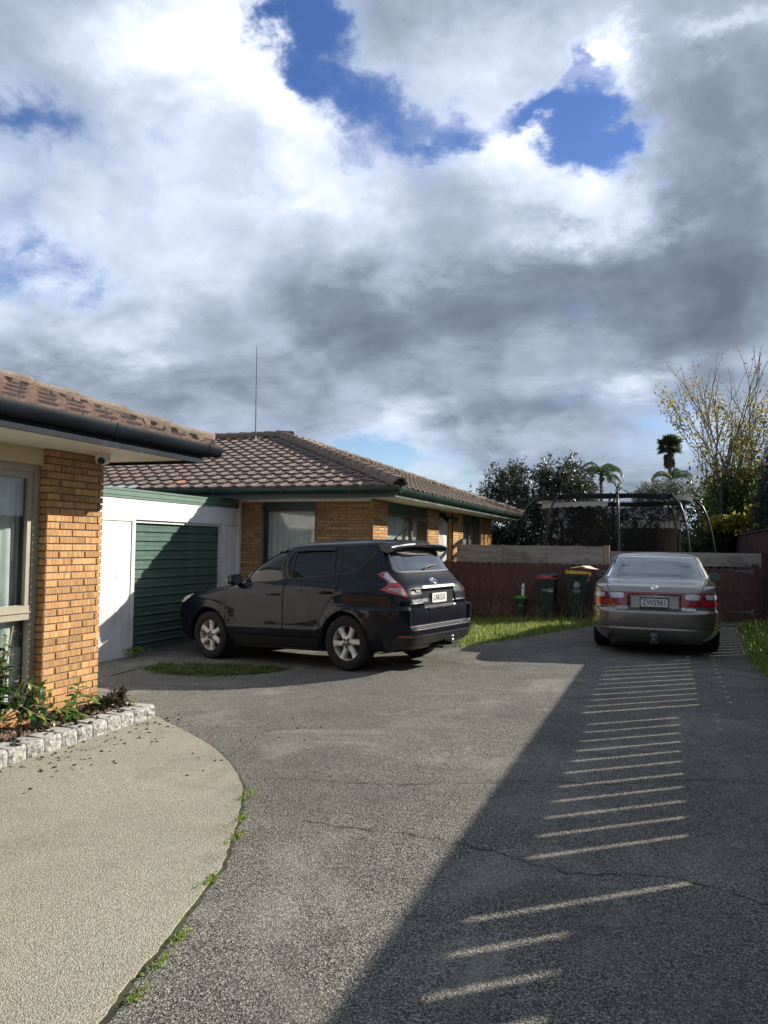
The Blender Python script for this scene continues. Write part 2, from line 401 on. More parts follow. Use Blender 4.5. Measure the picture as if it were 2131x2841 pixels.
def crack(P, w=.012):
    out = []
    for p in smooth_poly(P, 14): out.append(p + Vector((rnd.gauss(0, .012), rnd.gauss(0, .012))))
    ribbon('crack', out, w, .004, M_moss)
crack([(-2.35, 4.55), (-1.6, 4.75), (-.9, 5.1), (-.35, 5.28), (.25, 5.62), (.9, 5.7), (1.4, 5.9)], .009)
crack([(-1.9, 3.9), (-1.3, 3.95), (-.85, 3.9), (-.45, 3.78), (0, 3.9), (.5, 3.75)], .010)
crack([(-.2, 9.5), (.4, 9.3), (.9, 9.55), (1.4, 9.5)], .012); crack([(.1, 7.6), (.6, 7.5), (1.2, 7.7)], .010)
crack([(-4.9, 8.7), (-3.6, 8.0), (-2.2, 7.6), (-1.2, 7.9)], .006)
crack([(-3.9, 5.5), (-3.2, 5.7), (-2.4, 6.1), (-1.5, 6.3)], .006)

# ---------------------------------------------------------------- building materials
def brickmat(name, c1, c2, c3):
    m = bpy.data.materials.new(name); m.use_nodes = True; t = NT(m.node_tree); b = t.n['Principled BSDF']
    tc = t.new('ShaderNodeTexCoord').outputs['Object']; oi = t.new('ShaderNodeObjectInfo').outputs['Random']
    o = t.math('MULTIPLY', oi, 91.0)
    mp = t.new('ShaderNodeMapping'); t.l.new(tc, mp.inputs[0]); mp.inputs['Scale'].default_value = (105, 60, 5)
    v = t.vmath('ADD', mp.outputs[0], t.xyz(o, o, o))
    n = t.noise(v, 1.0, 3, .7)
    c = t.mix(t.step(n, .40, .56), (*c2, 1), (*c1, 1)); c = t.mix(t.step(n, .56, .74), c, (*c3, 1))
    sp = t.noise(t.vmath('ADD', tc, t.xyz(o, o, o)), 70, 3, .6); c = t.mix(t.math('MULTIPLY', t.step(sp, .62, .75), .5), c, tuple(x * .5 for x in c2) + (1,))
    h = t.new('ShaderNodeHueSaturation'); t.put(h.inputs['Color'], c)
    r2 = t.math('FRACT', t.math('MULTIPLY', oi, 17.3))
    t.put(h.inputs['Value'], t.math('ADD', .74, t.math('MULTIPLY', r2, .46))); t.put(h.inputs['Hue'], t.math('ADD', .494, t.math('MULTIPLY', oi, .012)))
    t.put(b.inputs['Base Color'], h.outputs[0]); b.inputs['Roughness'].default_value = .85; b.inputs['Specular IOR Level'].default_value = .25
    bp = t.new('ShaderNodeBump'); bp.inputs['Strength'].default_value = .5; bp.inputs['Distance'].default_value = .004
    t.l.new(n, bp.inputs['Height']); t.l.new(bp.outputs[0], b.inputs['Normal']); return m
M_brick = brickmat('combed_brick', (.44, .255, .112), (.27, .142, .060), (.56, .375, .19))
M_mortar = mat('mortar', (.23, .18, .145), .95, col2=(.16, .125, .10), scale=25, bump=.3)
M_tile = mat('roof_tile', (.172, .125, .106), .85, col2=(.122, .088, .075), scale=14, rand=.10, bump=.3, dirt=(.12, .105, .085), dscale=1.1)
M_tile_r = mat('roof_tile_near', (.205, .132, .108), .85, col2=(.14, .088, .072), scale=14, rand=.10, bump=.4, dirt=(.16, .135, .105), dscale=2.5)
M_tile_o = mat('roof_tile_orange', (.36, .155, .075), .85, col2=(.28, .13, .075), scale=14)
M_tile_g = mat('roof_sheet', (.32, .34, .35), .45, metal=.3, col2=(.22, .24, .25), scale=8)
M_cap = mat('ridge_tile', (.265, .20, .15), .9, col2=(.18, .13, .10), scale=9, rand=.10, bump=.4, dirt=(.27, .25, .21), dscale=5)
M_capf = mat('ridge_tile_far', (.22, .16, .125), .9, col2=(.16, .115, .09), scale=9, rand=.08, bump=.3)
M_bed = mat('ridge_mortar', (.23, .165, .12), .95, col2=(.15, .11, .085), scale=12, bump=.6)
M_navy = mat('navy_paint', (.0045, .008, .014), .6, spec=.12, col2=(.008, .013, .020), scale=3, dirt=(.022, .028, .035), dscale=5)
M_gutter = mat('gutter_plastic', (.004, .0065, .011), .55, spec=.10, col2=(.008, .012, .018), scale=2)
M_green = mat('green_paint', (.009, .033, .028), .42, col2=(.014, .042, .036), scale=3)
M_greenw = mat('weathered_green', (.045, .098, .076), .6, col2=(.022, .062, .050), scale=2.5, stretch=(1, 1, 3), dirt=(.22, .27, .24), dscale=4)
M_greens = mat('steel_green', (.10, .165, .132), .45, col2=(.085, .145, .115), scale=3)
M_door = mat('door_green', (.055, .108, .088), .42, col2=(.046, .094, .076), scale=2, dirt=(.09, .15, .12), dscale=3)
M_white = mat('white_paint', (.74, .74, .74), .5, col2=(.68, .68, .67), scale=5, dirt=(.55, .54, .50), dscale=2.0)
M_soffit = mat('soffit_paint', (.66, .63, .56), .6, col2=(.60, .57, .50), scale=2, dirt=(.5, .47, .40), dscale=1.2)
M_cream = mat('cream_panel', (.56, .47, .27), .55, col2=(.52, .43, .24), scale=4)
M_grey = mat('pale_door', (.50, .50, .50), .55, col2=(.45, .45, .45), scale=4)
M_alum = mat('bronze_frame', (.33, .30, .24), .42, metal=.2, col2=(.30, .27, .22), scale=6)
M_dark = mat('dark_frame', (.018, .024, .028), .4)
M_brown = mat('brown_frame', (.10, .075, .055), .45)
M_black = mat('black_rubber', (.012, .012, .013), .6)
M_room = mat('room', (.05, .05, .05), .9)
M_curt = mat('net_curtain', (.78, .79, .78), .9, col2=(.68, .70, .70), scale=3)
M_curtg = mat('lined_curtain', (.52, .58, .57), .9, col2=(.42, .48, .47), scale=3)
M_glass = glass('window_glass', (.95, .97, .96), .96)

_bm_cache = {}
def brick_mesh(L, D=.05, H=.050):
    k = (round(L, 3), D, H)
    if k not in _bm_cache:
        b = MB(); e = .004; x, y, z = L / 2, D / 2, H / 2
        vs = []
        for (ex, ey, ez) in ((0, e, 0), (e, 0, e)):
            pass
        # front bevelled box (the back is hidden in the mortar)
        o = [(-x, -y, -z), (x, -y, -z), (x, -y, z), (-x, -y, z)]; m_ = [(-x, y - e, -z), (x, y - e, -z), (x, y - e, z), (-x, y - e, z)]
        f = [(-x + e, y, -z + e), (x - e, y, -z + e), (x - e, y, z - e), (-x + e, y, z - e)]
        b.add(o + m_ + f, [(0, 1, 5, 4), (1, 2, 6, 5), (2, 3, 7, 6), (3, 0, 4, 7), (4, 5, 9, 8), (5, 6, 10, 9), (6, 7, 11, 10), (7, 4, 8, 11), (8, 9, 10, 11)])
        _bm_cache[k] = b.mesh('brick', M_brick)
    return _bm_cache[k]
def bricks(parent, p0, ang, length, z0, z1, phase=0, course=.060, bl=.30, limit=None, zc=None, fill=None):
    """running-bond bricks along a wall from p0; ang: direction of the wall, outward is to the right of it turned -90"""
    d = Vector((math.cos(ang), math.sin(ang), 0)); rot = (0, 0, ang + math.pi)  # local +y then faces outward
    n = 0; r0 = int(math.floor(z0 / course)); z = r0 * course
    while z < z1 - .01:
        row = int(round(z / course)); s = -bl * (((row + phase) % 2) * .5) - .003
        while s < length - .012:
            a, b_ = max(s, 0), min(s + bl - .010, length)
            if b_ - a > .02 and z >= z0 - .03:
                c = (a + b_) / 2; p = Vector(p0) + d * c; p.z = z + .030
                nrm = Vector((d.y, -d.x, 0)); p += nrm * rnd.uniform(-.0025, .0025) - nrm * .025
                if fill is not None and (limit is not None and n >= limit): pass
                inst('brick', brick_mesh(b_ - a), parent, p, (rnd.gauss(0, .004), 0, rot[2] + rnd.gauss(0, .003))); n += 1
            s += bl
        z += course
    return n
def joined_bricks(parent, runs, course=.060, bl=.30):
    """the many far or hidden bricks of a wall, real geometry in one part"""
    b = MB()
    for p0, ang, length, z0, z1, ph in runs:
        d = Vector((math.cos(ang), math.sin(ang), 0)); nr = Vector((d.y, -d.x, 0)); z = math.floor(z0 / course) * course
        while z < z1 - .01:
            row = int(round(z / course)); s = -bl * (((row + ph) % 2) * .5) - .003
            while s < length - .012:
                a, e = max(s, 0), min(s + bl - .010, length)
                if e - a > .02:
                    o = [Vector(p0) + d * u + nr * w for u, w in ((a, 0), (e, 0), (a, -.03), (e, -.03))]
                    zz = (z + .005, z + .055)
                    A, B, Cc, Dd = o; Vv = [A, B, B, A, Cc, Dd, Dd, Cc]
                    b.add([(v.x, v.y, zz[i in (2, 3, 6, 7)]) for i, v in enumerate(Vv)], [(0, 1, 2, 3), (3, 2, 6, 7), (4, 5, 1, 0), (4, 0, 3, 7), (1, 5, 6, 2)])
                s += bl
            z += course
    return tag(b.obj('brick', M_brick, parent), kind='stuff')

# roof tile: flat pan and a raised roll, thick front lip
def tile_verts(L=.36, W=.30):
    pr = [(0, .002), (.04, .002), (.065, .024), (.145, .024), (.170, .002), (.295, .002)]
    fz, bz, th = .040, .004, .038
    v = [(x, 0, z + fz) for x, z in pr] + [(x, .004, z + fz - th) for x, z in pr] + [(x, L, z + bz) for x, z in pr]
    n = len(pr); f = [(i, i + 1, 2 * n + i + 1, 2 * n + i) for i in range(n - 1)] + [(n + i, n + i + 1, i + 1, i) for i in range(n - 1)] + [(0, 2 * n, n, 0)[:3], (n - 1, 2 * n - 1, 3 * n - 1)]
    return v, f
def tile_mesh(m):
    b = MB(); v, f = tile_verts(); b.add(v, f); return b.mesh('roof_tile', m)
def tile_slope(parent, o, u, up, cols, rows, inside, part_ok, m, special=None, gauge=.315, cw=.297):
    """o: lower corner; u: along the eave; up: up the slope. inside(p)->(n list of cut planes) ; returns joined rest"""
    u = Vector(u).normalized(); up = Vector(up).normalized(); nz = u.cross(up).normalized()
    Mx = Matrix((u, up, nz)).transposed().to_4x4(); me = tile_mesh(m); rest = MB(); tv, tf = tile_verts(); cnt = 0
    for r in range(rows):
        for c in range(cols):
            p = Vector(o) + u * (c * cw) + up * (r * gauge) + u * rnd.uniform(-.004, .004) + up * rnd.uniform(-.006, .006)
            cs = [p, p + u * cw, p + up * .36, p + u * cw + up * .36]
            st = [inside(q) for q in cs]
            if not any(st): continue
            q = p + u * cw * .5 + up * .16
            if all(st):
                if part_ok(q, r) and cnt < 298:
                    mm = me
                    if special:
                        sm_ = special(q, r)
                        if sm_: mm = sm_
                    ob = bpy.data.objects.new('roof_tile', mm); link(ob, parent, p); ob.rotation_euler = (Mx.to_3x3() @ Matrix.Rotation(rnd.gauss(0, .008), 3, 'Z') @ Matrix.Rotation(rnd.gauss(0, .006), 3, 'X')).to_euler(); cnt += 1
                else: rest.add([p + Mx @ Vector(v) for v in tv], tf)
            else:
                if inside(q):
                    # a tile cut along the hip: slide its corners in
                    vs = []
                    for v in tv:
                        w = p + Mx @ Vector(v)
                        k = 0
                        while not inside(w) and k < 14: w = w + (q - w) * .18; k += 1
                        vs.append(w)
                    rest.add(vs, tf)
    if rest.v: tag(rest.obj('roof_tile', m, parent), kind='stuff')
    return cnt
def cap_line(parent, a, b, m, L=.40, w=.13, h=.085, bed=True, taper=.02, side=(0, 0, 1)):
    """overlapping angular ridge tiles from a (low) to b"""
    a, b = Vector(a), Vector(b); d = (b - a).normalized(); n = int((b - a).length / L) + 1
    s = d.cross(Vector((0, 0, 1))).normalized(); up = s.cross(d).normalized()
    mb = MB(); pr = [(-w, -.045), (-w * .62, h * .55), (-w * .3, h), (w * .3, h), (w * .62, h * .55), (w, -.045)]
    vs = []
    for y, k in ((0, 1.05), (.02, 1.07), (L + .03, .97)):
        for x, z in pr: vs.append((x * k, y, z * k + (.014 if y < .1 else -.004)))
    vs += [(x * 1.02, 0, z * 1.0 - .022) for x, z in pr]
    N = len(pr); fs = []
    for j in (0, 1): fs += [(j * N + i, j * N + i + 1, (j + 1) * N + i + 1, (j + 1) * N + i) for i in range(N - 1)]
    fs += [(3 * N + i, 3 * N + i + 1, i + 1, i) for i in range(N - 1)]
    mb.add(vs, fs); me = mb.mesh('ridge_tile', m)
    rot = Matrix((s, d, up)).transposed()
    for i in range(n):
        p = a + d * (i * L) + up * .02
        ob = bpy.data.objects.new('ridge_tile', me); link(ob, parent, p); ob.rotation_euler = (rot @ Matrix.Rotation(rnd.gauss(0, .006), 3, 'Z') @ Matrix.Rotation(rnd.gauss(0, .006), 3, 'X')).to_euler()
    if bed:
        q = MB(); pts = []
        k = int((b - a).length / .06)
        for i in range(k + 1):
            c = a + (b - a) * (i / k)
            pts.append([c + s * (sx * (w + .015 + rnd.uniform(-.012, .015))) + up * (.03 if abs(sx) < 1 else -.035 - rnd.uniform(0, .02)) for sx in (-1, -.9, .9, 1)])
        q.add([v for r_ in pts for v in r_], [(i * 4 + j, i * 4 + j + 1, i * 4 + j + 5, i * 4 + j + 4) for i in range(k) for j in range(3)])
        q.obj('ridge_mortar', M_bed, parent)

def curtain(parent, axis, fixed, a, b, z0, z1, m, amp=.03, wl=.13, seed=0, out=1, hem=False, name='curtain'):
    """a gathered curtain hanging in the plane axis=fixed between a and b"""
    r_ = random.Random(seed); nx = max(24, int((b - a) / .018)); mb = MB(); vs = []; ph = [r_.uniform(0, 6.28) for _ in range(4)]
    nz_ = 7
    for j in range(nz_ + 1):
        z = z1 + (z0 - z1) * j / nz_; f = .35 + .65 * j / nz_
        for i in range(nx + 1):
            s = a + (b - a) * i / nx
            w = amp * f * (math.sin(s / wl * 6.28 + ph[0] + .6 * math.sin(s * 5 + ph[1])) + .5 * math.sin(s / wl * 13.1 + ph[2]) * (1 if j < 2 else .5))
            zz = z + (.02 * math.sin(s / .055 * 3.14) if (hem and j == nz_) else 0)
            vs.append((fixed + w * out, s, zz) if axis == 'x' else (s, fixed + w * out, zz))
    mb.add(vs, [(j * (nx + 1) + i, j * (nx + 1) + i + 1, (j + 1) * (nx + 1) + i + 1, (j + 1) * (nx + 1) + i) for j in range(nz_) for i in range(nx)])
    return mb.obj(name, m, parent, smooth=True)
def gutter_prof(mb, axis, a, b, out, sgn, zt, w=.125, h=.105):
    """half-round gutter along an axis: outer lip at `out`, the house on the side sgn"""
    pr = [(0, 0), (-.004, -.012), (.004, -.055), (.03, -h), (.07, -h - .012), (w, -h + .01), (w, -.02), (w - .008, -.02), (w - .008, -h + .02), (.07, -h), (.036, -h + .012), (.012, -.05), (.010, -.004)]
    P = [(out + sgn * u, zt + v) for u, v in pr]
    if axis == 'y': mb.prism([(x, z) for x, z in P], 'y', a, b)
    else: mb.prism([(y, z) for y, z in P], 'x', a, b)

# ================================================================ near house (left)
NX = -4.75
nh = thing('brick_house', 'tan brick house close on the left with navy gutter and bronze framed window', 'house', (-8, 1.5, 0))
b = MB(); b.box(-4.96, NX - .012, 4.957, 5.585, -.1, 2.30); b.box(-12, -11.9, -6, 5.6, -.1, 2.3); b.box(-12, NX - .1, -6, 5.0, -.1, .12); b.box(-12, NX - .2, 5.5, 5.585, -.1, 2.3)
wall = b.obj('wall', M_mortar, nh)
for row in range(38):
    z = row * .060 + .002 + .03 - .0
    if z > 2.27: break
    off = .15 if row % 2 else 0.0
    # face along +Y
    s0 = 4.945; e = 5.612; cuts = [s0]; x = s0 + (.145 if row % 2 else .295)
    while x < e - .02: cuts.append(x); x += .30
    cuts.append(e)
    for a_, b_ in zip(cuts[:-1], cuts[1:]):
        L = b_ - a_ - .010
        if L < .015: continue
        inst('brick', brick_mesh(L), nh if False else wall, (NX - .025 + rnd.uniform(-.002, .002), (a_ + b_) / 2, z), (rnd.gauss(0, .004), 0, -math.pi / 2 + rnd.gauss(0, .003)))
    # return of the pier into the window reveal and the far end
    for yy, rz in ((4.945 + .025, math.pi), (5.612 - .025 - .005, 0)):
        inst('brick', brick_mesh(.088), wall, (NX - .049, yy, z), (0, 0, rz))
_eb = MB()
for _r in range(38):
    for _k in range(24):
        _x = -4.83 - _k * .30 - (.15 if _r % 2 else 0); _eb.box(_x - .29, _x, 5.586, 5.606, _r * .06 + .007, _r * .06 + .057)
tag(_eb.obj('brick', M_brick, nh), kind='stuff')
# lintel panel, window, sill
b = MB(); b.box(-4.86, -4.80, -6, 4.944, 2.145, 2.30); b.obj('lintel_panel', M_cream, nh)
f = MB(); FW = .062
f.box(-4.895, -4.835, -6, 4.943, 2.083, 2.143); f.box(-4.895, -4.835, -6, 4.943, .155, .215); f.box(-4.895, -4.833, 4.883, 4.943, .216, 2.082)
f.box(-4.893, -4.838, -6, 4.882, .89, 1.005); f.box(-4.836, -4.826, -6, 4.882, .945, .957); f.box(-4.880, -4.845, -6, 4.88, 2.03, 2.082); f.box(-4.880, -4.845, 4.835, 4.882, 1.006, 2.03)
win = f.obj('window', M_alum, nh)
f = MB(); f.box(-4.873, -4.868, -6, 4.84, 1.0, 2.04); f.obj('pane', M_glass, win)
f = MB(); f.box(-4.873, -4.868, -6, 4.89, .21, .9); f.obj('pane', M_glass, win)
curtain(win, 'x', -4.945, 3.2, 4.86, .2, 2.1, M_curtg, .022, .17, 3, name='curtain')
curtain(win, 'x', -5.02, 4.9, 4.96, .2, 2.1, M_curtg, .012, .2, 5, name='curtain')
f = MB(); f.box(-5.6, -5.55, -6, 5.4, 0, 2.3); f.box(-5.6, -4.97, -6, 5.4, 2.2, 2.25); f.box(-5.55, -4.97, 5.3, 5.35, 0, 2.2); f.box(-5.6, -4.9, -6, 5, .1, .15); f.obj('room', M_room, win)
for i in range(16):
    y = 4.78 - i * .105
    sb = MB(); Mx = Matrix.Translation((-4.745, y, .135)) @ Matrix.Rotation(R(16), 4, 'Y'); sb.box(-.085, .085, -.047, .047, -.035, .035, Mx)
    sb.obj('sill_brick', M_brick, nh)
sb = MB(); sb.prism([(-4.86, .05), (-4.70, .05), (-4.69, .10), (-4.86, .155)], 'y', -3.2, 4.82); sb.obj('sill', M_mortar, nh)
# eaves
ef = MB(); ef.box(-4.02, -3.995, -6, 6.02, 2.255, 2.39); ef.box(-12, -4.021, 5.995, 6.02, 2.255, 2.39); ef.obj('fascia', M_navy, nh)
es = MB(); es.box(-12, -4.021, -6, 5.994, 2.283, 2.30); es.obj('soffit', M_soffit, nh)
g = MB(); gutter_prof(g, 'y', -6, 6.22, -3.905, -1, 2.425, .11, .09); gutter_prof(g, 'x', -12, -4.015, 6.22, -1, 2.425, .11, .09)
for y in (2.2, 4.75, 6.0): gutter_prof(g, 'y', y - .014, y + .014, -3.900, -1, 2.430, .115, .093)
g.obj('gutter', M_gutter, nh, angle=50)
roof = MB(); Z0 = 2.415; TP = math.atan(.345)
roof.add([(-4.02, -6, Z0), (-4.02, 6.1, Z0), (-8.3, 1.8, Z0 + 4.28 * .345), (-8.3, -6, Z0 + 4.28 * .345), (-12.3, 6.1, Z0), (-12.3, 1.8, Z0 + 4.28 * .345)],
         [(0, 1, 2, 3), (1, 4, 5, 2)])
rf = roof.obj('roof', M_bed, nh)
HIP_N = lambda p: p.y - 6.15 < (p.x + 4.0) * 1.0 + 0.0
tile_slope(rf, (-3.95, -4.2, Z0 - .005), (0, 1, 0), (-math.cos(TP), 0, math.sin(TP)), 36, 12, lambda p: HIP_N(p), lambda q, r: q.y > 1.2, M_tile_r)
cap_line(rf, (-4.0, 6.17, 2.445), (-8.3, 1.87, 2.445 + 4.3 * .335), M_cap, L=.40, w=.125, h=.065)

# ================================================================ far house
FY, FX, ZS = 13.0, -4.99, 2.37
fh = thing('brick_house', 'brown brick house with green eaves and tiled hip roof behind the black car', 'house', (-8.5, 18, 0))
w = MB()
w.box(-12.6, -7.262, FY + .012, 13.25, -.3, ZS + .02); w.box(-7.262, -6.138, FY + .012, 13.25, -.3, .75); w.box(-6.138, FX - .012, FY + .012, 13.25, -.3, ZS + .02)
for (a_, e_) in ((13.25, 13.79), (16.44, 17.30), (18.54, 19.55), (21.64, 23.0)): w.box(FX - .25, FX - .012, a_ + .003, e_ - .003, -.3, ZS + .02)
for (a_, e_) in ((13.79, 16.44), (19.55, 21.64)): w.box(FX - .25, FX - .012, a_ + .003, e_ - .003, -.3, .85)
w.box(-12.6, FX - .25, 22.8, 23.0, -.3, ZS + .02); w.box(-12.6, -12.4, 13.25, 22.8, -.3, ZS + .02)
fw = w.obj('wall', M_mortar, fh)
n = 0
n += bricks(fw, (-7.73, FY, 0), 0, .43, .96, ZS, 0); n += bricks(fw, (-6.10, FY, 0), 0, 1.11, 1.33, ZS, 1)
n += bricks(fw, (FX, 13.0, 0), math.pi / 2, .79, 1.38, ZS, 0)
n += bricks(fw, (FX, 16.44, 0), math.pi / 2, .86, 1.38, ZS, 1); 
runs = [((FX, 18.54, 0), math.pi / 2, 1.01, 0, ZS, 0), ((FX, 21.64, 0), math.pi / 2, 1.36, 0, ZS, 1), ((-7.73, FY, 0), 0, .43, -.2, .96, 0), ((-6.10, FY, 0), 0, 1.11, -.2, 1.32, 1), ((FX, 13.0, 0), math.pi / 2, .79, -.2, 1.38, 0), ((FX, 16.44, 0), math.pi / 2, .86, -.2, 1.38, 1),
        ((-7.2, FY, 0), 0, 1.1, -.2, .72, 0), ((FX, 13.79, 0), math.pi / 2, 2.65, -.2, .82, 1), ((FX, 19.55, 0), math.pi / 2, 2.09, -.2, .82, 0), ((-5.25, 16.44, 0), 0, .26, 1.2, ZS, 0), ((-5.25, 18.54, 0), 0, .26, 1.2, ZS, 0)]
joined_bricks(fw, runs)
def house_window(parent, axis, fix, a, b_, z0, z1, mull, m, head, seed, depth=.10, curt=True, hem=True):
    """recessed window: head panel, frame, panes and curtain"""
    s = -1 if axis == 'x' else 1           # inward direction
    def bx(mb, p, q, u0, u1, za, zb): (mb.box(min(fix + s * p, fix + s * q), max(fix + s * p, fix + s * q), u0, u1, za, zb) if axis == 'x' else mb.box(u0, u1, min(fix + s * p, fix + s * q), max(fix + s * p, fix + s * q), za, zb))
    hp = MB(); bx(hp, depth - .05, depth + .02, a, b_, z1, head); hp.obj('head_panel', M_green, parent)
    fr = MB(); t = .05
    bx(fr, depth - .02, depth + .04, a, b_, z1 - t, z1 - .001); bx(fr, depth - .02, depth + .04, a, b_, z0, z0 + t)
    bx(fr, depth - .021, depth + .041, a, a + t, z0 + t, z1 - t); bx(fr, depth - .021, depth + .041, b_ - t, b_, z0 + t, z1 - t)
    for mu in mull: bx(fr, depth - .03, depth + .04, mu - .045, mu + .045, z0 + t, z1 - t)
    wo = fr.obj('window', m, parent)
    ed = [a + t] + [v for mu in mull for v in (mu - .045, mu + .045)] + [b_ - t]
    for i in range(0, len(ed), 2):
        p = MB(); bx(p, depth + .005, depth + .011, ed[i], ed[i + 1], z0 + t, z1 - t); p.obj('pane', M_glass, wo)
    rm = MB(); bx(rm, depth + .9, depth + .95, a - .3, b_ + .3, z0 - .3, z1 + .3); rm.obj('room', M_room, wo)
    if curt: curtain(wo, axis, fix + s * (depth + .14), a + .02, b_ - .02, z0 + .25 if hem else z0, z1 - .03, M_curt, .022, .12, seed, hem=hem)
    return wo
wl = house_window(fh, 'y', FY, -7.262, -6.138, .75, 2.20, [], M_dark, ZS + .015, 1)
w1 = house_window(fh, 'x', FX, 13.79, 16.44, .85, 2.17, [15.5], M_brown, ZS + .015, 2, hem=False)
w2 = house_window(fh, 'x', FX, 19.55, 21.64, .85, 2.17, [20.5], M_brown, ZS + .015, 4, hem=False)
# opened casement sash of the first side window
so_ = MB(); Mx = Matrix.Translation((FX + .0, 16.37, 0)) @ Matrix.Rotation(R(-9), 4, 'Z')
for bxs in ((-.02, .02, -.80, -.76, .92, 2.1), (-.02, .02, -.04, 0, .92, 2.1), (-.02, .02, -.8, 0, 2.06, 2.12), (-.02, .02, -.8, 0, .90, .95)): so_.box(*bxs, Mx)
so_.obj('sash', M_brown, w1)
# panelled pale door between the two side windows
d = MB()
for i in range(5): d.box(FX - .17, FX - .13 + (.006 if i % 2 else 0), 17.305 + i * .246, 17.305 + (i + 1) * .246 - .008, .05, ZS)
dr = d.obj('door', M_grey, fh)
# eaves, gutter, soffit
e = MB(); e.box(-12.9, -4.325, 12.25, 12.275, 2.352, 2.50); e.obj('fascia', M_green, fh)
e = MB(); e.box(-4.325, -4.30, 12.25, 23.78, 2.352, 2.50); e.obj('fascia', M_greenw, fh)
e = MB(); e.box(-12.9, -4.326, 12.276, 23.78, 2.368, 2.385); e.obj('soffit', M_soffit, fh)
e = MB(); e.box(-8.12, FX - .02, 12.90, 12.998, 2.325, 2.366); e.obj('trim', M_white, fh)
g = MB(); gutter_prof(g, 'x', -12.9, -4.19, 12.13, 1, 2.535); gutter_prof(g, 'y', 12.13, 23.85, -4.19, -1, 2.535)
for x in (-10.8, -9.3, -7.8, -6.4, -5.1): g.box(x - .012, x + .012, 12.122, 12.16, 2.43, 2.545)
for y in np.arange(13, 23.8, 1.15): gutter_prof(g, 'y', y - .012, y + .012, -4.184, -1, 2.541, .13, .108)
g.obj('gutter', M_green, fh, angle=50)
EX, EY0, EY1, EZ, PT = -4.2, 12.15, 23.9, 2.515, .347
PK = 4.75; r = MB(); zp = EZ + PK * PT
r.add([(EX, EY0, EZ), (EX, EY1, EZ), (EX - PK, EY1 - PK, zp), (EX - PK, EY0 + PK, zp), (-13, EY0, EZ), (-13, EY0 + PK, zp), (-13, EY1, EZ), (-13, EY1 - PK, zp)],
      [(0, 1, 2, 3), (4, 0, 3, 5), (1, 6, 7, 2), (3, 2, 7, 5)])
rf2 = r.obj('roof', M_bed, fh)
tp = math.atan(PT); cp, sp_ = math.cos(tp), math.sin(tp)
in_front = lambda p: (p.x - EX) < -(p.y - EY0) + .02 and p.y < EY0 + PK + .02
def special(q, rr):
    if rr == 0 and -10.5 < q.x < -9.6: return me_g
    if rr == 1 and -9.0 < q.x < -8.6: return me_o
    if rr == 0 and q.x < -10.9 and rnd.random() < .6: return me_p
    return None
me_g, me_o = tile_mesh(M_tile_g), tile_mesh(M_tile_o); me_p = tile_mesh(mat('roof_tile_pink', (.36, .19, .16), .85, col2=(.25, .13, .11), scale=12))
tile_slope(rf2, (-13.1, EY0 - .03, EZ), (1, 0, 0), (0, cp, sp_), 31, 17, in_front, lambda q, rr: q.x > -12.6 + max(0, (rr - 4)) * .28, M_tile, special)
in_right = lambda p: (p.y - EY0) > -(p.x - EX) - .02 and (EY1 - p.y) > -(p.x - EX) - .02 and p.x > EX - PK - .02
tile_slope(rf2, (EX + .03, EY0 - .1, EZ), (0, 1, 0), (-cp, 0, sp_), 41, 17, in_right, lambda q, rr: False, M_tile)
cap_line(rf2, (EX + .02, EY0 - .02, EZ + .06), (EX - PK, EY0 + PK, zp + .06), M_capf, L=.36, w=.125, h=.07)
cap_line(rf2, (EX + .02, EY1 + .02, EZ + .06), (EX - PK, EY1 - PK, zp + .06), M_capf, L=.36, w=.125, h=.07)
cap_line(rf2, (EX - PK, EY0 + PK, zp + .06), (EX - PK, EY1 - PK, zp + .06), M_capf, L=.36, w=.125, h=.07)
cap_line(rf2, (-11.2, EY0 + PK, zp + .06), (EX - PK, EY0 + PK, zp + .06), M_capf, L=.36, w=.125, h=.07)
# mast on the ridge
an = MB(); ax, ay, az_ = -9.45, 16.5, EZ + 4.35 * PT
an.tube([(ax, ay, az_), (ax - .02, ay, az_ + 2.35)], [.014, .008], 6)
mast = an.obj('antenna_mast', mat('mast_metal', (.06, .06, .065), .5)); tag(mast, 'thin tall antenna mast standing on the tiled roof ridge', 'antenna')
an = MB(); an.lathe([(.10, -.02), (.09, .02), (.02, .05), (.012, .12)], 12, Matrix.Translation((ax, ay, az_))); an.obj('mast_flashing', M_tile_g, mast)

# ================================================================ garage
GX = -7.73
ga = thing('garage', 'white boarded garage with green roller door between the two brick houses', 'garage', (GX, 11, -.2))
b = MB(); b.box(-13, GX - .03, 7.0, 7.1, -.4, 2.2); b.box(-13, GX - .04, 7.1, 9.86, -.4, 2.2); b.box(-13, GX - .04, 9.86, 12.36, 1.83, 2.2); b.box(-13, GX - .04, 12.36, 12.99, -.4, 2.2); b.box(-13, GX - .4, 9.8, 12.4, -.4, 2.2)
gw = b.obj('wall', M_white, ga)
def planks(y0, y1, z0, z1, w, x, par):
    n = max(1, int(round((y1 - y0) / w))); ww = (y1 - y0) / n
    for i in range(n):
        q = MB(); a_ = y0 + i * ww; e_ = a_ + ww; t = .006; xo = x + rnd.uniform(0, .002)
        q.prism([(x - .03, a_), (xo - t, a_ + .001), (xo, a_ + t), (xo, e_ - t), (xo - t, e_ - .001), (x - .03, e_)], 'z', z0, z1); q.obj('plank', M_white, par)
planks(7.6, 12.985, 1.875, 2.20, .128, GX, gw)
planks(7.6, 9.78, -.02, 1.845, .165, GX - .008, gw); planks(12.46, 12.985, -.25, 1.86, .16, GX - .004, gw)
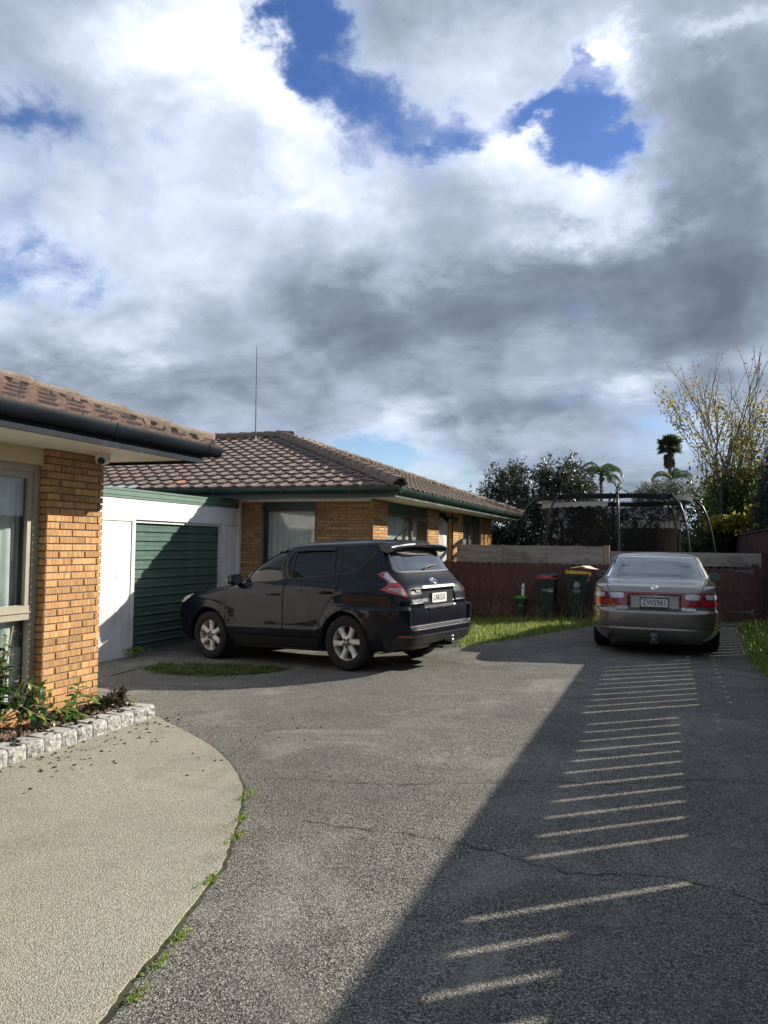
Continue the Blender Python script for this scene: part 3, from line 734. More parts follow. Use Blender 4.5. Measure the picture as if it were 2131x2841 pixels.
for bx_ in ((GX - .03, GX + .012, 7.6, 9.785, 1.846, 1.873), (GX - .03, GX + .010, 9.786, 9.862, -.26, 1.873), (GX - .03, GX + .002, 7.6, 9.785, -.26, -.022), (GX - .03, GX + .010, 12.362, 12.458, -.26, 1.873)):
    t = MB(); t.box(*bx_); t.obj('trim', M_white, ga)
t = MB(); t.box(GX - .02, GX + .028, 12.90, 12.98, -.25, 2.33); t.obj('corner_board', M_white, ga)
t = MB(); prf = [(GX - .02, 2.19), (GX + .018, 2.192), (GX + .018, 2.225), (GX + .028, 2.232), (GX + .028, 2.262), (GX + .018, 2.27), (GX + .018, 2.30), (GX + .03, 2.308), (GX + .03, 2.338), (GX - .02, 2.345)]
t.prism(prf, 'y', 7.2, 12.88); t.obj('fascia', M_greens, ga)
t = MB(); t.box(-13, GX - .025, 7.2, 12.9, 2.22, 2.26); t.obj('roof', M_greens, ga)
# roller door: each ribbed slat is a part
gd = MB(); gd.box(GX - .20, GX - .16, 9.86, 12.36, -.3, 1.83); gdo = gd.obj('garage_door', M_black, ga)
sl_ = MB(); H = .148
pr = [(-.04, 0), (.004, .0), (.010, .006), (.010, .020), (.0, .030), (-.010, .036), (-.010, .075), (-.006, .080), (-.006, .088), (-.010, .093), (-.010, .130), (-.020, .140), (-.022, H), (-.04, H)]
sl_.prism(pr, 'y', 0, 2.49); sme = sl_.mesh('door_slat', M_door)
for i in range(14):
    inst('door_slat', sme, gdo, (GX - .085, 9.865, -.235 + i * H))
"""downpipe and brackets stay out: the photo shows none"""
# ---------------------------------------------------------------- small fittings on the houses
sc = thing('security_camera', 'small white dome camera under the near house soffit beside the brick pier', 'camera', (-4.56, 5.36, 2.283))
q = MB(); q.lathe([(.062, 0), (.064, -.05), (.05, -.085), (.0, -.10)], 16, Matrix.Translation((-4.56, 5.36, 2.283))); q.obj('housing', mat('camera_white', (.62, .62, .60), .35), sc, smooth=True)
q = MB(); q.sphere((-4.535, 5.31, 2.215), .032, 12, 8); q.obj('lens', mat('camera_lens', (.01, .01, .012), .08), sc, smooth=True)
fl = thing('floodlight', 'black twin floodlight mounted under the eave above the pale door', 'light', (-4.98, 17.75, 2.30))
q = MB(); q.box(-5.12, -4.95, 17.62, 17.84, 2.22, 2.33); q.obj('base', M_black, fl)
for k, (yy, xx, zz) in enumerate(((17.66, -4.90, 2.17), (17.98, -4.80, 2.17))):
    q = MB(); dv = Vector((.75, .12 + .5 * k, -.55)).normalized(); Mx = Matrix.Translation((xx, yy, zz)) @ dv.to_track_quat('Z', 'Y').to_matrix().to_4x4()
    q.lathe([(.001, -.10), (.04, -.09), (.055, -.04), (.075, .03), (.088, .06), (.08, .062)], 14, Mx); lo_ = q.obj('lamp', M_black, fl, smooth=True)
    q = MB(); q.lathe([(.001, .045), (.08, .055)], 14, Mx); q.obj('lens', mat('lamp_glass', (.55, .55, .5), .15), lo_)
    q = MB(); q.tube([(-4.98, 17.72 + .05 * k, 2.25), (xx - dv.x * .06, yy - dv.y * .06, zz - dv.z * .06)], .02, 6); q.obj('arm', M_black, fl)

# ---------------------------------------------------------------- fences and gate
M_red = mat('red_stain', (.105, .046, .041), .8, col2=(.075, .034, .031), scale=5, stretch=(4, 4, .6), rand=.14, dirt=(.15, .085, .075), dscale=5)
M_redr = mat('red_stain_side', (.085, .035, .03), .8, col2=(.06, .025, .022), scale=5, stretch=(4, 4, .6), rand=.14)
M_plank = mat('grey_timber', (.30, .275, .245), .85, col2=(.20, .18, .16), scale=4, stretch=(.35, 2, 3), rand=.1, bump=.25, dirt=(.09, .08, .075), dscale=3)
M_post = mat('post_timber', (.30, .22, .14), .85, col2=(.2, .15, .10), scale=5, stretch=(3, 3, .5))
M_galv = mat('galvanised', (.17, .175, .18), .55, metal=.3, col2=(.12, .125, .13), scale=20)
def paling_mesh(w, t, h, top, m):
    """top: 'dog' clipped corners, 'round' rounded, 'flat'"""
    if top == 'dog': pts = [(-w / 2, 0), (w / 2, 0), (w / 2, h - .045), (w / 2 - .042, h), (-w / 2 + .042, h), (-w / 2, h - .045)]
    elif top == 'round': pts = [(-w / 2, 0), (w / 2, 0), (w / 2, h - .05)] + [(w / 2 * math.cos(a), h - .05 + .05 * math.sin(a)) for a in (.5, 1.05, 1.57, 2.09, 2.64)] + [(-w / 2, h - .05)]
    else: pts = [(-w / 2, 0), (w / 2, 0), (w / 2, h), (-w / 2, h)]
    b = MB(); b.prism(pts, 'y', -t / 2, t / 2); return b.mesh('paling', m)
FYF = 17.5
fe = thing('timber_fence', 'red paling fence with grey plank top behind the wheelie bins', 'fence', (-3, FYF, 0))
pm = paling_mesh(.150, .016, 1.19, 'round', M_red)
x = -4.93
while x < -1.14:
    inst('paling', pm, fe, (x + .07, FYF + rnd.uniform(0, .006), rnd.uniform(-.012, .006)), (0, rnd.gauss(0, .004), 0), (.94 + rnd.uniform(0, .03), 1, 1)); x += .1455
for (x0, x1) in ((-4.62, -3.66), (-3.54, -1.30)):
    b = MB(); b.box(x0, x1, FYF + .045, FYF + .075, 1.225, 1.575); b.obj('board', M_plank, fe)
    b = MB(); b.box(x0, x1, FYF + .045, FYF + .075, .87, 1.222); b.obj('board', M_plank, fe)
for px_ in (-3.60,): b = MB(); b.box(px_ - .056, px_ + .056, FYF + .03, FYF + .13, 0, 1.58); b.obj('post', M_plank, fe)
b = MB(); b.box(-1.29, -1.18, FYF + .02, FYF + .13, 0, 1.60); b.obj('post', M_post, fe)
b = MB(); b.box(-4.9, -1.1, FYF + .010, FYF + .043, .25, .33); b.obj('rail', M_red, fe)
gt = thing('gate', 'red double paling gate with strap hinges behind the silver sedan', 'gate', (.3, FYF, 0))
pm2 = paling_mesh(.1575, .018, 1.12, 'dog', M_red); x = -1.03
while x < 1.62:
    inst('paling', pm2, gt, (x + .075, FYF + .02 + rnd.uniform(0, .004), .06 + rnd.uniform(-.004, .004)), (0, rnd.gauss(0, .003), 0)); x += .158
b = MB(); b.box(-1.16, 1.86, FYF + .06, FYF + .09, 1.19, 1.475); b.obj('board', M_plank, gt)
b = MB(); b.box(-1.1, 1.6, FYF + .032, FYF + .058, .9, .98); b.obj('rail', M_red, gt); b = MB(); b.box(-1.1, 1.6, FYF + .032, FYF + .058, .25, .33); b.obj('rail', M_red, gt)
b = MB(); b.box(1.64, 1.76, FYF - .01, FYF + .055, 0, 1.25); b.obj('post', M_redr, gt)
for z in (1.105, .265):
    h = MB(); h.prism([(1.17, z - .004), (1.62, z - .03), (1.62, z + .025), (1.17, z + .004)], 'y', FYF + .0, FYF + .008); h.box(1.622, 1.672, FYF - .022, FYF - .010, z - .06, z + .06); h.tube([(1.63, FYF - .012, z - .05), (1.63, FYF - .012, z + .05)], .012, 6)
    h.obj('hinge', M_galv, gt)
b = MB(); b.box(1.78, 1.80, FYF - .04, FYF, .05, 1.08); b.obj('bolt_bar', M_black, gt)
for i in range(3): b = MB(); b.box(1.82 + i * .085, 1.89 + i * .085, FYF + .0, FYF + .02, 0, 1.5); b.obj('paling', M_redr, gt)

# boundary fence along the right of the driveway: its gaps throw the light stripes
BX = 1.95
GAPS = [4.568, 4.868, 5.159, 5.451, 6.078, 6.383, 6.682, 6.983, 7.292, 7.621, 7.924, 8.226, 8.537, 8.858, 9.169, 9.721, 10.022, 10.343, 10.664, 11.005, 11.333, 11.657, 11.991, 12.333, 12.659, 13.025, 13.33, 13.66, 14.003, 14.381, 14.728, 15.105, 15.43, 15.792, 16.158, 16.505, 16.9, 17.269, 17.61, 17.964, 18.284]
bf = thing('boundary_fence', 'tall red brown paling fence along the right side of the driveway', 'fence', (BX, 12, 0))
edges = [(-3.0, GAPS[0])] + list(zip(GAPS[:-1], GAPS[1:])) + [(GAPS[-1], 27.0)]
for a_, e_ in edges:
    gw_ = .066 if a_ < 12 else .052
    A, E_ = a_ + gw_ / 2, e_ - gw_ / 2; n = max(2, int(round((E_ - A) / .155))); w_ = (E_ - A) / n
    for i in range(n):
        b = MB(); o_ = 0 if i % 2 else .014
        lo_, hi_ = A + i * w_ - (.004 if i else 0), A + (i + 1) * w_ + (.004 if i < n - 1 else 0)
        b.box(BX + o_, BX + o_ + .014, lo_, hi_, -.02, 1.96 + rnd.uniform(-.006, .006)); b.obj('paling', M_redr, bf)
for (z0, z1, y0, y1) in ((1.885, 1.966, -3, 6.05), (1.80, 1.966, 6.051, 9.35), (1.86, 1.966, 9.351, 27), (1.083, 1.27, -3, 9.35), (.972, 1.134, 9.351, 27), (0, 1.082, -3, 8.3), (0, 1.045, 8.301, 9.35), (0, .925, 9.351, 13.15), (1.271, 1.59, -3, 5.3), (0.02, .26, 13.151, 27)):  # rails plus unseen solid boards, added where something stops the light stripes
    b = MB(); b.box(BX + .03, BX + .075, y0, y1, z0, z1); b.obj('rail', M_redr, bf)
b = MB(); pts = [(BX - .03, -3), (BX + .10, -3), (BX + .10, 27), (BX - .03, 27)]; b.prism(pts, 'z', 1.968, 1.992); b.obj('cap_rail', M_redr, bf)

# ---------------------------------------------------------------- cars: a body shell lofted from plan outlines
def pchip(x, y):
    x = np.asarray(x, float); y = np.asarray(y, float); h = np.diff(x); d = np.diff(y) / h; m = np.zeros(len(x))
    for i in range(1, len(x) - 1):
        if d[i - 1] * d[i] > 0:
            w1, w2 = 2 * h[i] + h[i - 1], h[i] + 2 * h[i - 1]; m[i] = (w1 + w2) / (w1 / d[i - 1] + w2 / d[i])
    m[0], m[-1] = d[0], d[-1]
    def f(q):
        q = np.clip(q, x[0], x[-1]); i = np.clip(np.searchsorted(x, q) - 1, 0, len(h) - 1); t = (q - x[i]) / h[i]
        return (y[i] * (1 + 2 * t) * (1 - t) ** 2 + h[i] * m[i] * t * (1 - t) ** 2 + y[i + 1] * t * t * (3 - 2 * t) + h[i] * m[i + 1] * t * t * (t - 1))
    return f
def S3(t): t = np.clip(t, 0, 1); return t * t * (3 - 2 * t)
class Shell:
    def __init__(s, rows, n=(6.0, 6.0), disp=None, LQ=2.2):
        r = np.array(rows, float); s.LQ = LQ; s.disp = disp
        dv = np.abs(np.diff(r[:, 0])) + .45 * np.abs(np.diff(r[:, 2])) + .25 * np.abs(np.diff(r[:, 1])) + .5 * np.abs(np.diff(r[:, 3])); v = np.concatenate([[0], np.cumsum(dv)])
        s.v = v; s.z, s.xf, s.xr, s.b = (pchip(v, r[:, i]) for i in range(4)); s.zi = pchip(r[:, 0], v); s.vmax = v[-1]; zm = r[-1, 0]
        s.n = lambda vv: n[0] + (n[1] - n[0]) * S3((s.z(vv) - .9) / .25); s.cv = lambda vv: 2 ** (-1 / s.n(vv))
    def base(s, Q, v):
        n = s.n(v); c = s.cv(v); a = np.abs(Q); p = np.minimum(a, 1) * c; yy = np.where(a <= 1, (1 - p ** n) ** (1 / n), (2 - np.minimum(a, 2)) * c)
        xx = np.where(a <= 1, p, (1 - np.clip(yy, 0, 1) ** n) ** (1 / n)) * -np.sign(Q)
        xf, xr = s.xf(v), s.xr(v); return np.stack([(xf + xr) / 2 + (xf - xr) / 2 * xx, s.b(v) * yy, s.z(v)], -1)
    def _nrm(s, f, Q, v):
        e = 1e-3; Qa, Qb = np.clip(Q - e, -2, 2), np.clip(Q + e, -2, 2); va, vb = np.clip(v - e, 0, s.vmax), np.clip(v + e, 0, s.vmax)
        n = np.cross(f(Qb, v) - f(Qa, v), f(Q, vb) - f(Q, va)); l = np.linalg.norm(n, axis=-1, keepdims=True); n = n / np.maximum(l, 1e-9)
        return n
    def P(s, Q, v):
        Q = np.asarray(Q, float); v = np.asarray(v, float); b = s.base(Q, v)
        if s.disp is None: return b
        N = s._nrm(s.base, Q, v); return b + N * s.disp(b[..., 0], b[..., 1], b[..., 2], Q)[..., None]
    def N(s, Q, v): return s._nrm(s.P, np.asarray(Q, float), np.asarray(v, float))
    # 2D entry points: side view (x, z), rear and front view (y, z)
    def sd(s, x, z):
        v = float(s.zi(z)); a = (s.xf(v) - s.xr(v)) / 2; q = (x - (s.xf(v) + s.xr(v)) / 2) / a; q = max(-.9999, min(.9999, q)); c = float(s.cv(v)); n = float(s.n(v))
        if abs(q) <= c: return (-q / c, v)
        y = (1 - abs(q) ** n) ** (1 / n); return (-math.copysign(2 - y / c, q), v)
    def re(s, y, z, sg=1):
        v = float(s.zi(z)); f = min(.9999, abs(y) / float(s.b(v))); c = float(s.cv(v)); n = float(s.n(v))
        if f <= c: return (sg * (2 - f / c), v)
        return (sg * (1 - f ** n) ** (1 / n) / c, v)
    def fr(s, y, z): return s.re(y, z, -1)
def dens(poly, closed=True, L=.035):
    out = []; m = len(poly)
    for i in range(m if closed else m - 1):
        a, b = poly[i], poly[(i + 1) % m]; d = math.hypot((b[0] - a[0]) * 2.0, b[1] - a[1]); k = max(1, int(d / L))
        out += [(a[0] + (b[0] - a[0]) * j / k, a[1] + (b[1] - a[1]) * j / k) for j in range(k)]
    if not closed: out.append(poly[-1])
    return out
def rounded(poly, r=.25, n=4):
    """corner-cut a polygon with small quadratic curves"""
    out = []; m = len(poly)
    for i in range(m):
        p, a, b = Vector(poly[i]), Vector(poly[i - 1]), Vector(poly[(i + 1) % m]); s, e = p.lerp(a, r), p.lerp(b, r)
        for k in range(n + 1):
            t = k / n; q = s * (1 - t) ** 2 + p * 2 * t * (1 - t) + e * t * t; out.append((q.x, q.y))
    return out
def SP(pts, closed=True, k=10):
    """side-view outline (x, z) carried on to the shell with straight edges kept straight"""
    m = len(pts); out = []
    for i in range(m if closed else m - 1):
        (a, b), (c, d) = pts[i], pts[(i + 1) % m]; n = max(1, int(k * max(abs(a - c), abs(b - d)) / .5))
        out += [sh.sd(a + (c - a) * j / n, b + (d - b) * j / n) for j in range(n)]
    return out
def pip(poly, x, y):
    c = np.zeros(len(x), bool); n = len(poly); j = n - 1
    for i in range(n):
        xi, yi = poly[i]; xj, yj = poly[j]
        k = ((yi > y) != (yj > y)) & (x < (xj - xi) * (y - yi) / ((yj - yi) if yj != yi else 1e-12) + xi); c ^= k; j = i
    return c
def car_panels(sh, regions, gq=.042, gv=.034):
    """regions: list of (name, polygon in (Q,v)) - later ones win. Returns {name: (V, N, F)} for the left half"""
    LQ = sh.LQ; qs = np.linspace(-2, 2, int(4 / gq) + 1); nv = int(sh.vmax / gv) + 1; vs_ = np.linspace(0, sh.vmax, nv)
    polys = [(nm, dens(pl)) for nm, pl in regions]
    pts = []; edges = []
    for nm, pl in polys:
        o = len(pts); pts += [(min(2, max(-2, q)) , v) for q, v in pl]; edges += [(o + i, o + (i + 1) % len(pl)) for i in range(len(pl))]
    PA = np.array(pts); G = []
    for q in qs:
        for v in vs_:
            if abs(abs(q) - 2) > 1e-6 and 0 < v < sh.vmax:
                if np.min(np.hypot((PA[:, 0] - q) * LQ, PA[:, 1] - v)) < .012: continue
            G.append((q, v))
    allp = [Vector((q * LQ, v)) for q, v in pts + G]
    vo, eo, fo, *_ = delaunay_2d_cdt(allp, edges, [], 0, 1e-5)
    V2 = np.array([(p.x / LQ, p.y) for p in vo]); V2[:, 0] = np.clip(V2[:, 0], -2, 2); F = np.array([f for f in fo if len(f) == 3])
    cen = V2[F].mean(1); lab = np.full(len(F), -1)
    for k, (nm, pl) in enumerate(polys): lab[pip(pl, cen[:, 0], cen[:, 1])] = k
    P = sh.P(V2[:, 0], V2[:, 1]); N = sh.N(V2[:, 0], V2[:, 1]); P[np.abs(np.abs(V2[:, 0]) - 2) < 1e-6, 1] = 0
    out = {}
    names = ['body'] + [nm for nm, _ in polys]
    fn = np.cross(P[F[:, 1]] - P[F[:, 0]], P[F[:, 2]] - P[F[:, 0]]); flip = (fn * N[F].mean(1)).sum(1) < 0; F[flip] = F[flip][:, ::-1]
    for nm in dict.fromkeys(names):
        k = [i - 1 for i, m_ in enumerate(names) if m_ == nm]; f = F[np.isin(lab, k)]
        if len(f) == 0: continue
        u, inv = np.unique(f, return_inverse=True); out[nm] = (P[u], N[u], inv.reshape(f.shape))
    return out
def panel_obj(name, data, m, parent, mirror=False, both=False, off=0.0):
    V, N, F = data; V = V + N * off; my = np.array([1, -1, 1])
    if both: V, N, F = np.concatenate([V, V * my]), np.concatenate([N, N * my]), np.concatenate([F, F[:, ::-1] + len(V)])
    elif mirror: V, N, F = V * my, N * my, F[:, ::-1]
    me = bpy.data.meshes.new(name); n = len(F); me.vertices.add(len(V)); me.vertices.foreach_set('co', V.astype(np.float32).ravel()); me.loops.add(3 * n)
    me.loops.foreach_set('vertex_index', F.astype(np.int32).ravel()); me.polygons.add(n); me.polygons.foreach_set('loop_start', np.arange(0, 3 * n, 3, dtype=np.int32)); me.polygons.foreach_set('use_smooth', np.ones(n, bool))
    me.materials.append(m); me.update(calc_edges=True); me.normals_split_custom_set_from_vertices([tuple(a) for a in N])
    o = bpy.data.objects.new(name, me); COL.objects.link(o); o.parent = parent; return o
def strip_on(sh, mb, path, w, lift=.0012, closed=False, mirror=False, both=True, th=0.0):
    """narrow band lying on the shell along a path of (Q, v)"""
    p = dens(path, closed, .03); A = np.array(p + ([p[0]] if closed else [])); P = sh.P(A[:, 0], A[:, 1]); N = sh.N(A[:, 0], A[:, 1])
    T = np.gradient(P, axis=0); 
    if closed: T[0] = T[-1] = P[1] - P[-2]
    T /= np.maximum(np.linalg.norm(T, axis=1, keepdims=True), 1e-9); Sd = np.cross(N, T)
    for sg in ((1, -1) if both else ((-1,) if mirror else (1,))):
        m_ = np.array([1, sg, 1]); L = (P + Sd * w / 2 + N * lift) * m_; R_ = (P - Sd * w / 2 + N * lift) * m_; k = len(P)
        f = [(i, i + 1, k + i + 1, k + i) if sg > 0 else (k + i, k + i + 1, i + 1, i) for i in range(k - 1)]
        if th:
            L0, R0 = (P + Sd * w / 2 - N * .004) * m_, (P - Sd * w / 2 - N * .004) * m_
            vs = [tuple(v) for v in np.concatenate([L, R_, L0, R0])]; f = f + [(2 * k + i, 2 * k + i + 1, i + 1, i) for i in range(k - 1)] + [(k + i, k + i + 1, 3 * k + i + 1, 3 * k + i) for i in range(k - 1)]
            mb.add(vs, f)
        else: mb.add([tuple(v) for v in np.concatenate([L, R_])], f)
def arch_lip(sh, mb, cx, cz, r, a0, a1, depth=.09):
    ang = np.linspace(a0, a1, 40); A = np.array([sh.sd(cx + r * math.cos(t), max(.205, cz + r * math.sin(t))) for t in ang]); P = sh.P(A[:, 0], A[:, 1])
    I = P.copy(); I[:, 1] -= depth
    for sg in (1, -1):
        m_ = np.array([1, sg, 1]); k = len(P); mb.add([tuple(v) for v in np.concatenate([P * m_, I * m_])], [(i, i + 1, k + i + 1, k + i) for i in range(k - 1)])

def paint(name, col, metal, rough, coat=1.0, flake=0.0, dust=0.0, dcol=(.2, .19, .17), spec=.5):
    m = bpy.data.materials.new(name); m.use_nodes = True; t = NT(m.node_tree); b = t.n['Principled BSDF']
    c = (*col, 1); tc = t.new('ShaderNodeTexCoord').outputs['Object']
    if flake:
        n = t.noise(tc, 900, 1, .5); c = t.mix(t.math('MULTIPLY', t.step(n, .4, .75), flake), c, tuple(min(1, x * 1.7 + .02) for x in col) + (1,))
    if dust:
        z = t.sep(tc)[2]; n2 = t.noise(tc, 6, 5, .6); f = t.math('MULTIPLY', t.step(t.math('SUBTRACT', t.math('MULTIPLY', n2, .5), z), -.75, -.05), dust); c = t.mix(f, c, (*dcol, 1))
        t.put(b.inputs['Roughness'], t.math('ADD', rough, t.math('MULTIPLY', f, .45)))
        t.put(b.inputs['Coat Weight'], t.math('SUBTRACT', coat, t.math('MULTIPLY', f, .9), clamp=True))
    else: b.inputs['Roughness'].default_value = rough; b.inputs['Coat Weight'].default_value = coat
    t.put(b.inputs['Base Color'], c); b.inputs['Metallic'].default_value = metal; b.inputs['Coat Roughness'].default_value = .02; b.inputs['Specular IOR Level'].default_value = spec; return m
M_suv = paint('black_paint', (.0030, .0045, .010), .0, .35, .42, .12, .08, (.06, .06, .055), spec=.08)
M_suvp = mat('dark_plastic', (.014, .015, .016), .55, col2=(.02, .021, .022), scale=8, dirt=(.03, .03, .027), dscale=4, spec=.3)
M_sed = paint('taupe_paint', (.215, .20, .178), .75, .30, 1.0, .35, .05)
M_cglass = glass('car_glass', (.52, .58, .62), .50, ior=1.6, k=.85)
M_cglassd = glass('privacy_glass', (.25, .27, .30), .22, ior=1.65, k=.6); M_rglass = glass('rear_glass', (.25, .27, .30), .3, ior=1.7, k=3.6)
M_tyre = mat('tyre', (.014, .014, .014), .85, col2=(.024, .023, .022), scale=18, spec=.3)
M_alloy = mat('alloy', (.76, .74, .69), .40, metal=.3, col2=(.64, .62, .56), scale=12, dirt=(.26, .23, .18), dscale=10)
M_brake = mat('brake', (.05, .048, .046), .6, metal=.4)
M_seam = mat('panel_gap', (.002, .002, .002), .8, spec=.1)
M_chrome = mat('chrome', (.80, .80, .82), .10, metal=1.0)
M_bright = mat('bright_badge', (.62, .63, .65), .3, metal=.3)
M_lampr = paint('lamp_red', (.33, .008, .012), 0, .22, 1.0); M_lampd = paint('lamp_dark_red', (.22, .006, .011), 0, .22, 1.0)
M_lampc = mat('lamp_clear', (.62, .64, .68), .2, metal=.1, col2=(.36, .38, .44), scale=26, stretch=(1, 1, 3), coat=1.0)
M_lampo = mat('lamp_reflector', (.50, .46, .40), .25, metal=.1, col2=(.15, .12, .10), scale=30, stretch=(.6, .6, 3), coat=1.0)
M_head = mat('headlamp', (.72, .70, .60), .2, coat=1.0)
M_plate = mat('plate_white', (.66, .66, .62), .4, col2=(.60, .60, .56), scale=9); M_ink = mat('plate_ink', (.012, .012, .014), .5)
M_seat = mat('seat_cloth', (.030, .030, .032), .9); M_cabin = mat('cabin', (.012, .012, .013), .9)

def wheel(parent, x, y, r, w, rim, style, side, spin, z=None):
    """wheel > tyre, spokes, hub ...; its own z axis is the axle, pointing outwards"""
    o = bpy.data.objects.new('wheel', None)
    q = MB(); k = rim
    q.lathe([(k * 1.0, .5 * w - .030), (k * .985, .5 * w - .028), (k * .95, .5 * w - .055), (k * .93, -.5 * w + .02), (k * .98, -.5 * w)], 40)
    o = q.obj('wheel', M_alloy, None, angle=40, world=False); o.parent = parent; o.location = (x, y, r if z is None else z)
    o.rotation_euler = (Matrix.Rotation(-side * math.pi / 2, 3, 'X') @ Matrix.Rotation(spin, 3, 'Z')).to_euler()
    q = MB(); h = w / 2
    q.lathe([(k * .99, -h * .86), (k * 1.06, -h * .97), (r * .86, -h * 1.02), (r * .955, -h * .93), (r * .985, -h * .78), (r, -h * .5), (r, h * .5), (r * .985, h * .78), (r * .955, h * .93), (r * .86, h * 1.02), (k * 1.06, h * .97), (k * .99, h * .86)], 48)
    for gr in (-.55, -.18, .18, .55): q.lathe([(r * .992, h * (gr - .045)), (r * 1.004, h * (gr - .04)), (r * 1.004, h * (gr + .04)), (r * .992, h * (gr + .045))], 48)
    local('tyre', q.mesh('tyre', M_tyre, angle=50), o)
    q = MB(); q.lathe([(.001, -.02), (k * .66, -.02), (k * .66, .005), (.001, .005)], 30); q.lathe([(.001, -w * .42), (k * .95, -w * .42)], 30); local('brake_disc', q.mesh('brake_disc', M_brake), o)
    zf = .5 * w - .038
    if style == 6:
        q = MB(); st = []
        for u, hw, zz in ((.20, .30, .006), (.36, .155, .004), (.60, .135, .002), (.86, .185, .004), (.975, .235, .010)): st.append([(u * k, s * hw * k * f, zf + zz - (0 if abs(f) < .9 else .016) - (.035 if e else 0)) for s, f, e in ((-1, 1.08, 1), (-1, 1.0, 0), (-1, .6, 0), (1, .6, 0), (1, 1.0, 0), (1, 1.08, 1))])
        vs = [v for r_ in st for v in r_]; q.add(vs, [(i * 6 + j, (i + 1) * 6 + j, (i + 1) * 6 + j + 1, i * 6 + j + 1) for i in range(4) for j in range(5)]); me = q.mesh('spoke', M_alloy, angle=35)
        for i in range(6): local('spoke', me, o, (0, 0, 0), (0, 0, i * math.pi / 3))
        q = MB(); q.lathe([(k * .34, zf - .03), (k * .33, zf + .004), (k * .20, zf + .010)], 24); q.lathe([(k * .21, zf - .012), (.001, zf - .012)], 20); local('hub', q.mesh('hub', M_alloy, angle=40), o)
        q = MB(); q.lathe([(k * .155, zf + .0), (k * .15, zf + .014), (.001, zf + .018)], 20); local('hub_cap', q.mesh('hub_cap', mat('cap_grey', (.22, .22, .22), .3, metal=.6), angle=40), o)
        q = MB(); q.lathe([(.018, zf + .0), (.018, zf + .012), (.008, zf + .014), (.001, zf + .012)], 8); me = q.mesh('lug_nut', M_brake)
        q2 = MB(); q2.lathe([(.026, zf + .0085), (.001, zf + .0095)], 10)
        for i in range(5): a = i * 2 * math.pi / 5 + .3; local('lug_nut', me, o, (.235 * k * math.cos(a), .235 * k * math.sin(a), .006))
    else:
        q = MB(); q.lathe([(k * .97, zf - .01), (k * .80, zf + .004), (k * .3, zf + .012), (.001, zf + .012)], 30); local('hub_cap', q.mesh('hub_cap', M_alloy, angle=40), o)
    return o
def plate(parent, txt, sx, sz, loc, rot, tsize, tx, frame=None, under=None):
    q = MB(); c = .012
    q.prism([(-sx / 2 + c, -sz / 2), (sx / 2 - c, -sz / 2), (sx / 2, -sz / 2 + c), (sx / 2, sz / 2 - c), (sx / 2 - c, sz / 2), (-sx / 2 + c, sz / 2), (-sx / 2, sz / 2 - c), (-sx / 2, -sz / 2 + c)], 'z', -.003, .002)
    o = local('number_plate', q.mesh('number_plate', M_plate), parent, loc, rot)
    t = text_mesh('lettering', txt, tsize, M_ink, .001, tx); 
    # stroke weight: a second copy slightly shifted would double faces, so the glyphs are simply grown
    local('lettering', t, o, (0, 0, .0035))
    if frame:
        q = MB(); a, b_ = sx / 2 + frame, sz / 2 + frame; q.prism([(-a, -b_), (a, -b_), (a, b_), (-a, b_)], 'z', -.014, -.0035); local('plate_frame', q.mesh('plate_frame', M_black), o)
    return o
def seats(parent, rows, hz):
    for xx, yy, w in rows:
        q = MB(); Mx = Matrix.Translation((xx, yy, hz)) @ Matrix.Rotation(R(-14), 4, 'Y'); d = w / 2
        q.box(-.06, .08, -d, d, -.35, .30, Mx); q.box(-.03, .05, -.13, .13, .36, .56, Mx); q.box(0, .02, -.05, .05, .30, .36, Mx); q.box(.0, .5, -d, d, -.42, -.28, Mx)
        o = q.obj('seat', M_seat, parent, world=False); mod = o.modifiers.new('soft', 'BEVEL'); mod.width = .035; mod.segments = 3
def wheel_wells(parent, pts, r, y0, y1):
    for x, z in pts:
        for sg in (1, -1):
            q = MB(); M_ = Matrix.Translation((x, 0, z)) @ Matrix.Rotation(-math.pi / 2, 4, 'X')
            q.lathe([(.001, sg * y0), (r, sg * y0), (r, sg * y1)], 28, M_); q.f = [f for f in q.f if min(q.v[i][2] for i in f) > .21]; q.m = [0] * len(q.f); q.obj('wheel_well', M_cabin, parent, world=False)

# ================================================================ black SUV
WB = 1.33; RW = .362
zf, zr = gz(-6.27, 11.0), gz(-3.7, 10.25)
suv = thing('parked_car', 'black five door SUV with silver six spoke alloys parked at an angle before the garage', 'car', (-4.99, 10.63, (zf + zr) / 2 + .004))
_h = R(-74); _fwv = Vector((math.sin(_h), math.cos(_h), (zf - zr) / 2.66)).normalized(); _lf = Vector((-math.cos(_h), math.sin(_h), -.012)).normalized(); _uv = _fwv.cross(_lf).normalized(); _lf = _uv.cross(_fwv)
suv.rotation_euler = Matrix((_fwv, _lf, _uv)).transposed().to_euler()
ROWS = [(.22, 2.00, -1.80, .76), (.30, 2.10, -1.98, .83), (.36, 2.15, -2.14, .865), (.40, 2.18, -2.21, .878), (.52, 2.22, -2.255, .893), (.60, 2.225, -2.262, .898), (.72, 2.215, -2.268, .903), (.85, 2.17, -2.262, .907), (.93, 2.08, -2.252, .910), (.985, 1.88, -2.243, .909), (1.02, 1.70, -2.232, .902), (1.06, 1.45, -2.218, .890),
        (1.11, 1.08, -2.185, .874), (1.16, .93, -2.13, .858), (1.26, .76, -2.05, .828), (1.40, .50, -1.965, .785), (1.52, .25, -1.895, .738), (1.60, .05, -1.855, .70), (1.655, -.10, -1.82, .665), (1.695, -.22, -1.72, .59), (1.72, -.38, -1.5, .45), (1.738, -.6, -1.2, .20)]
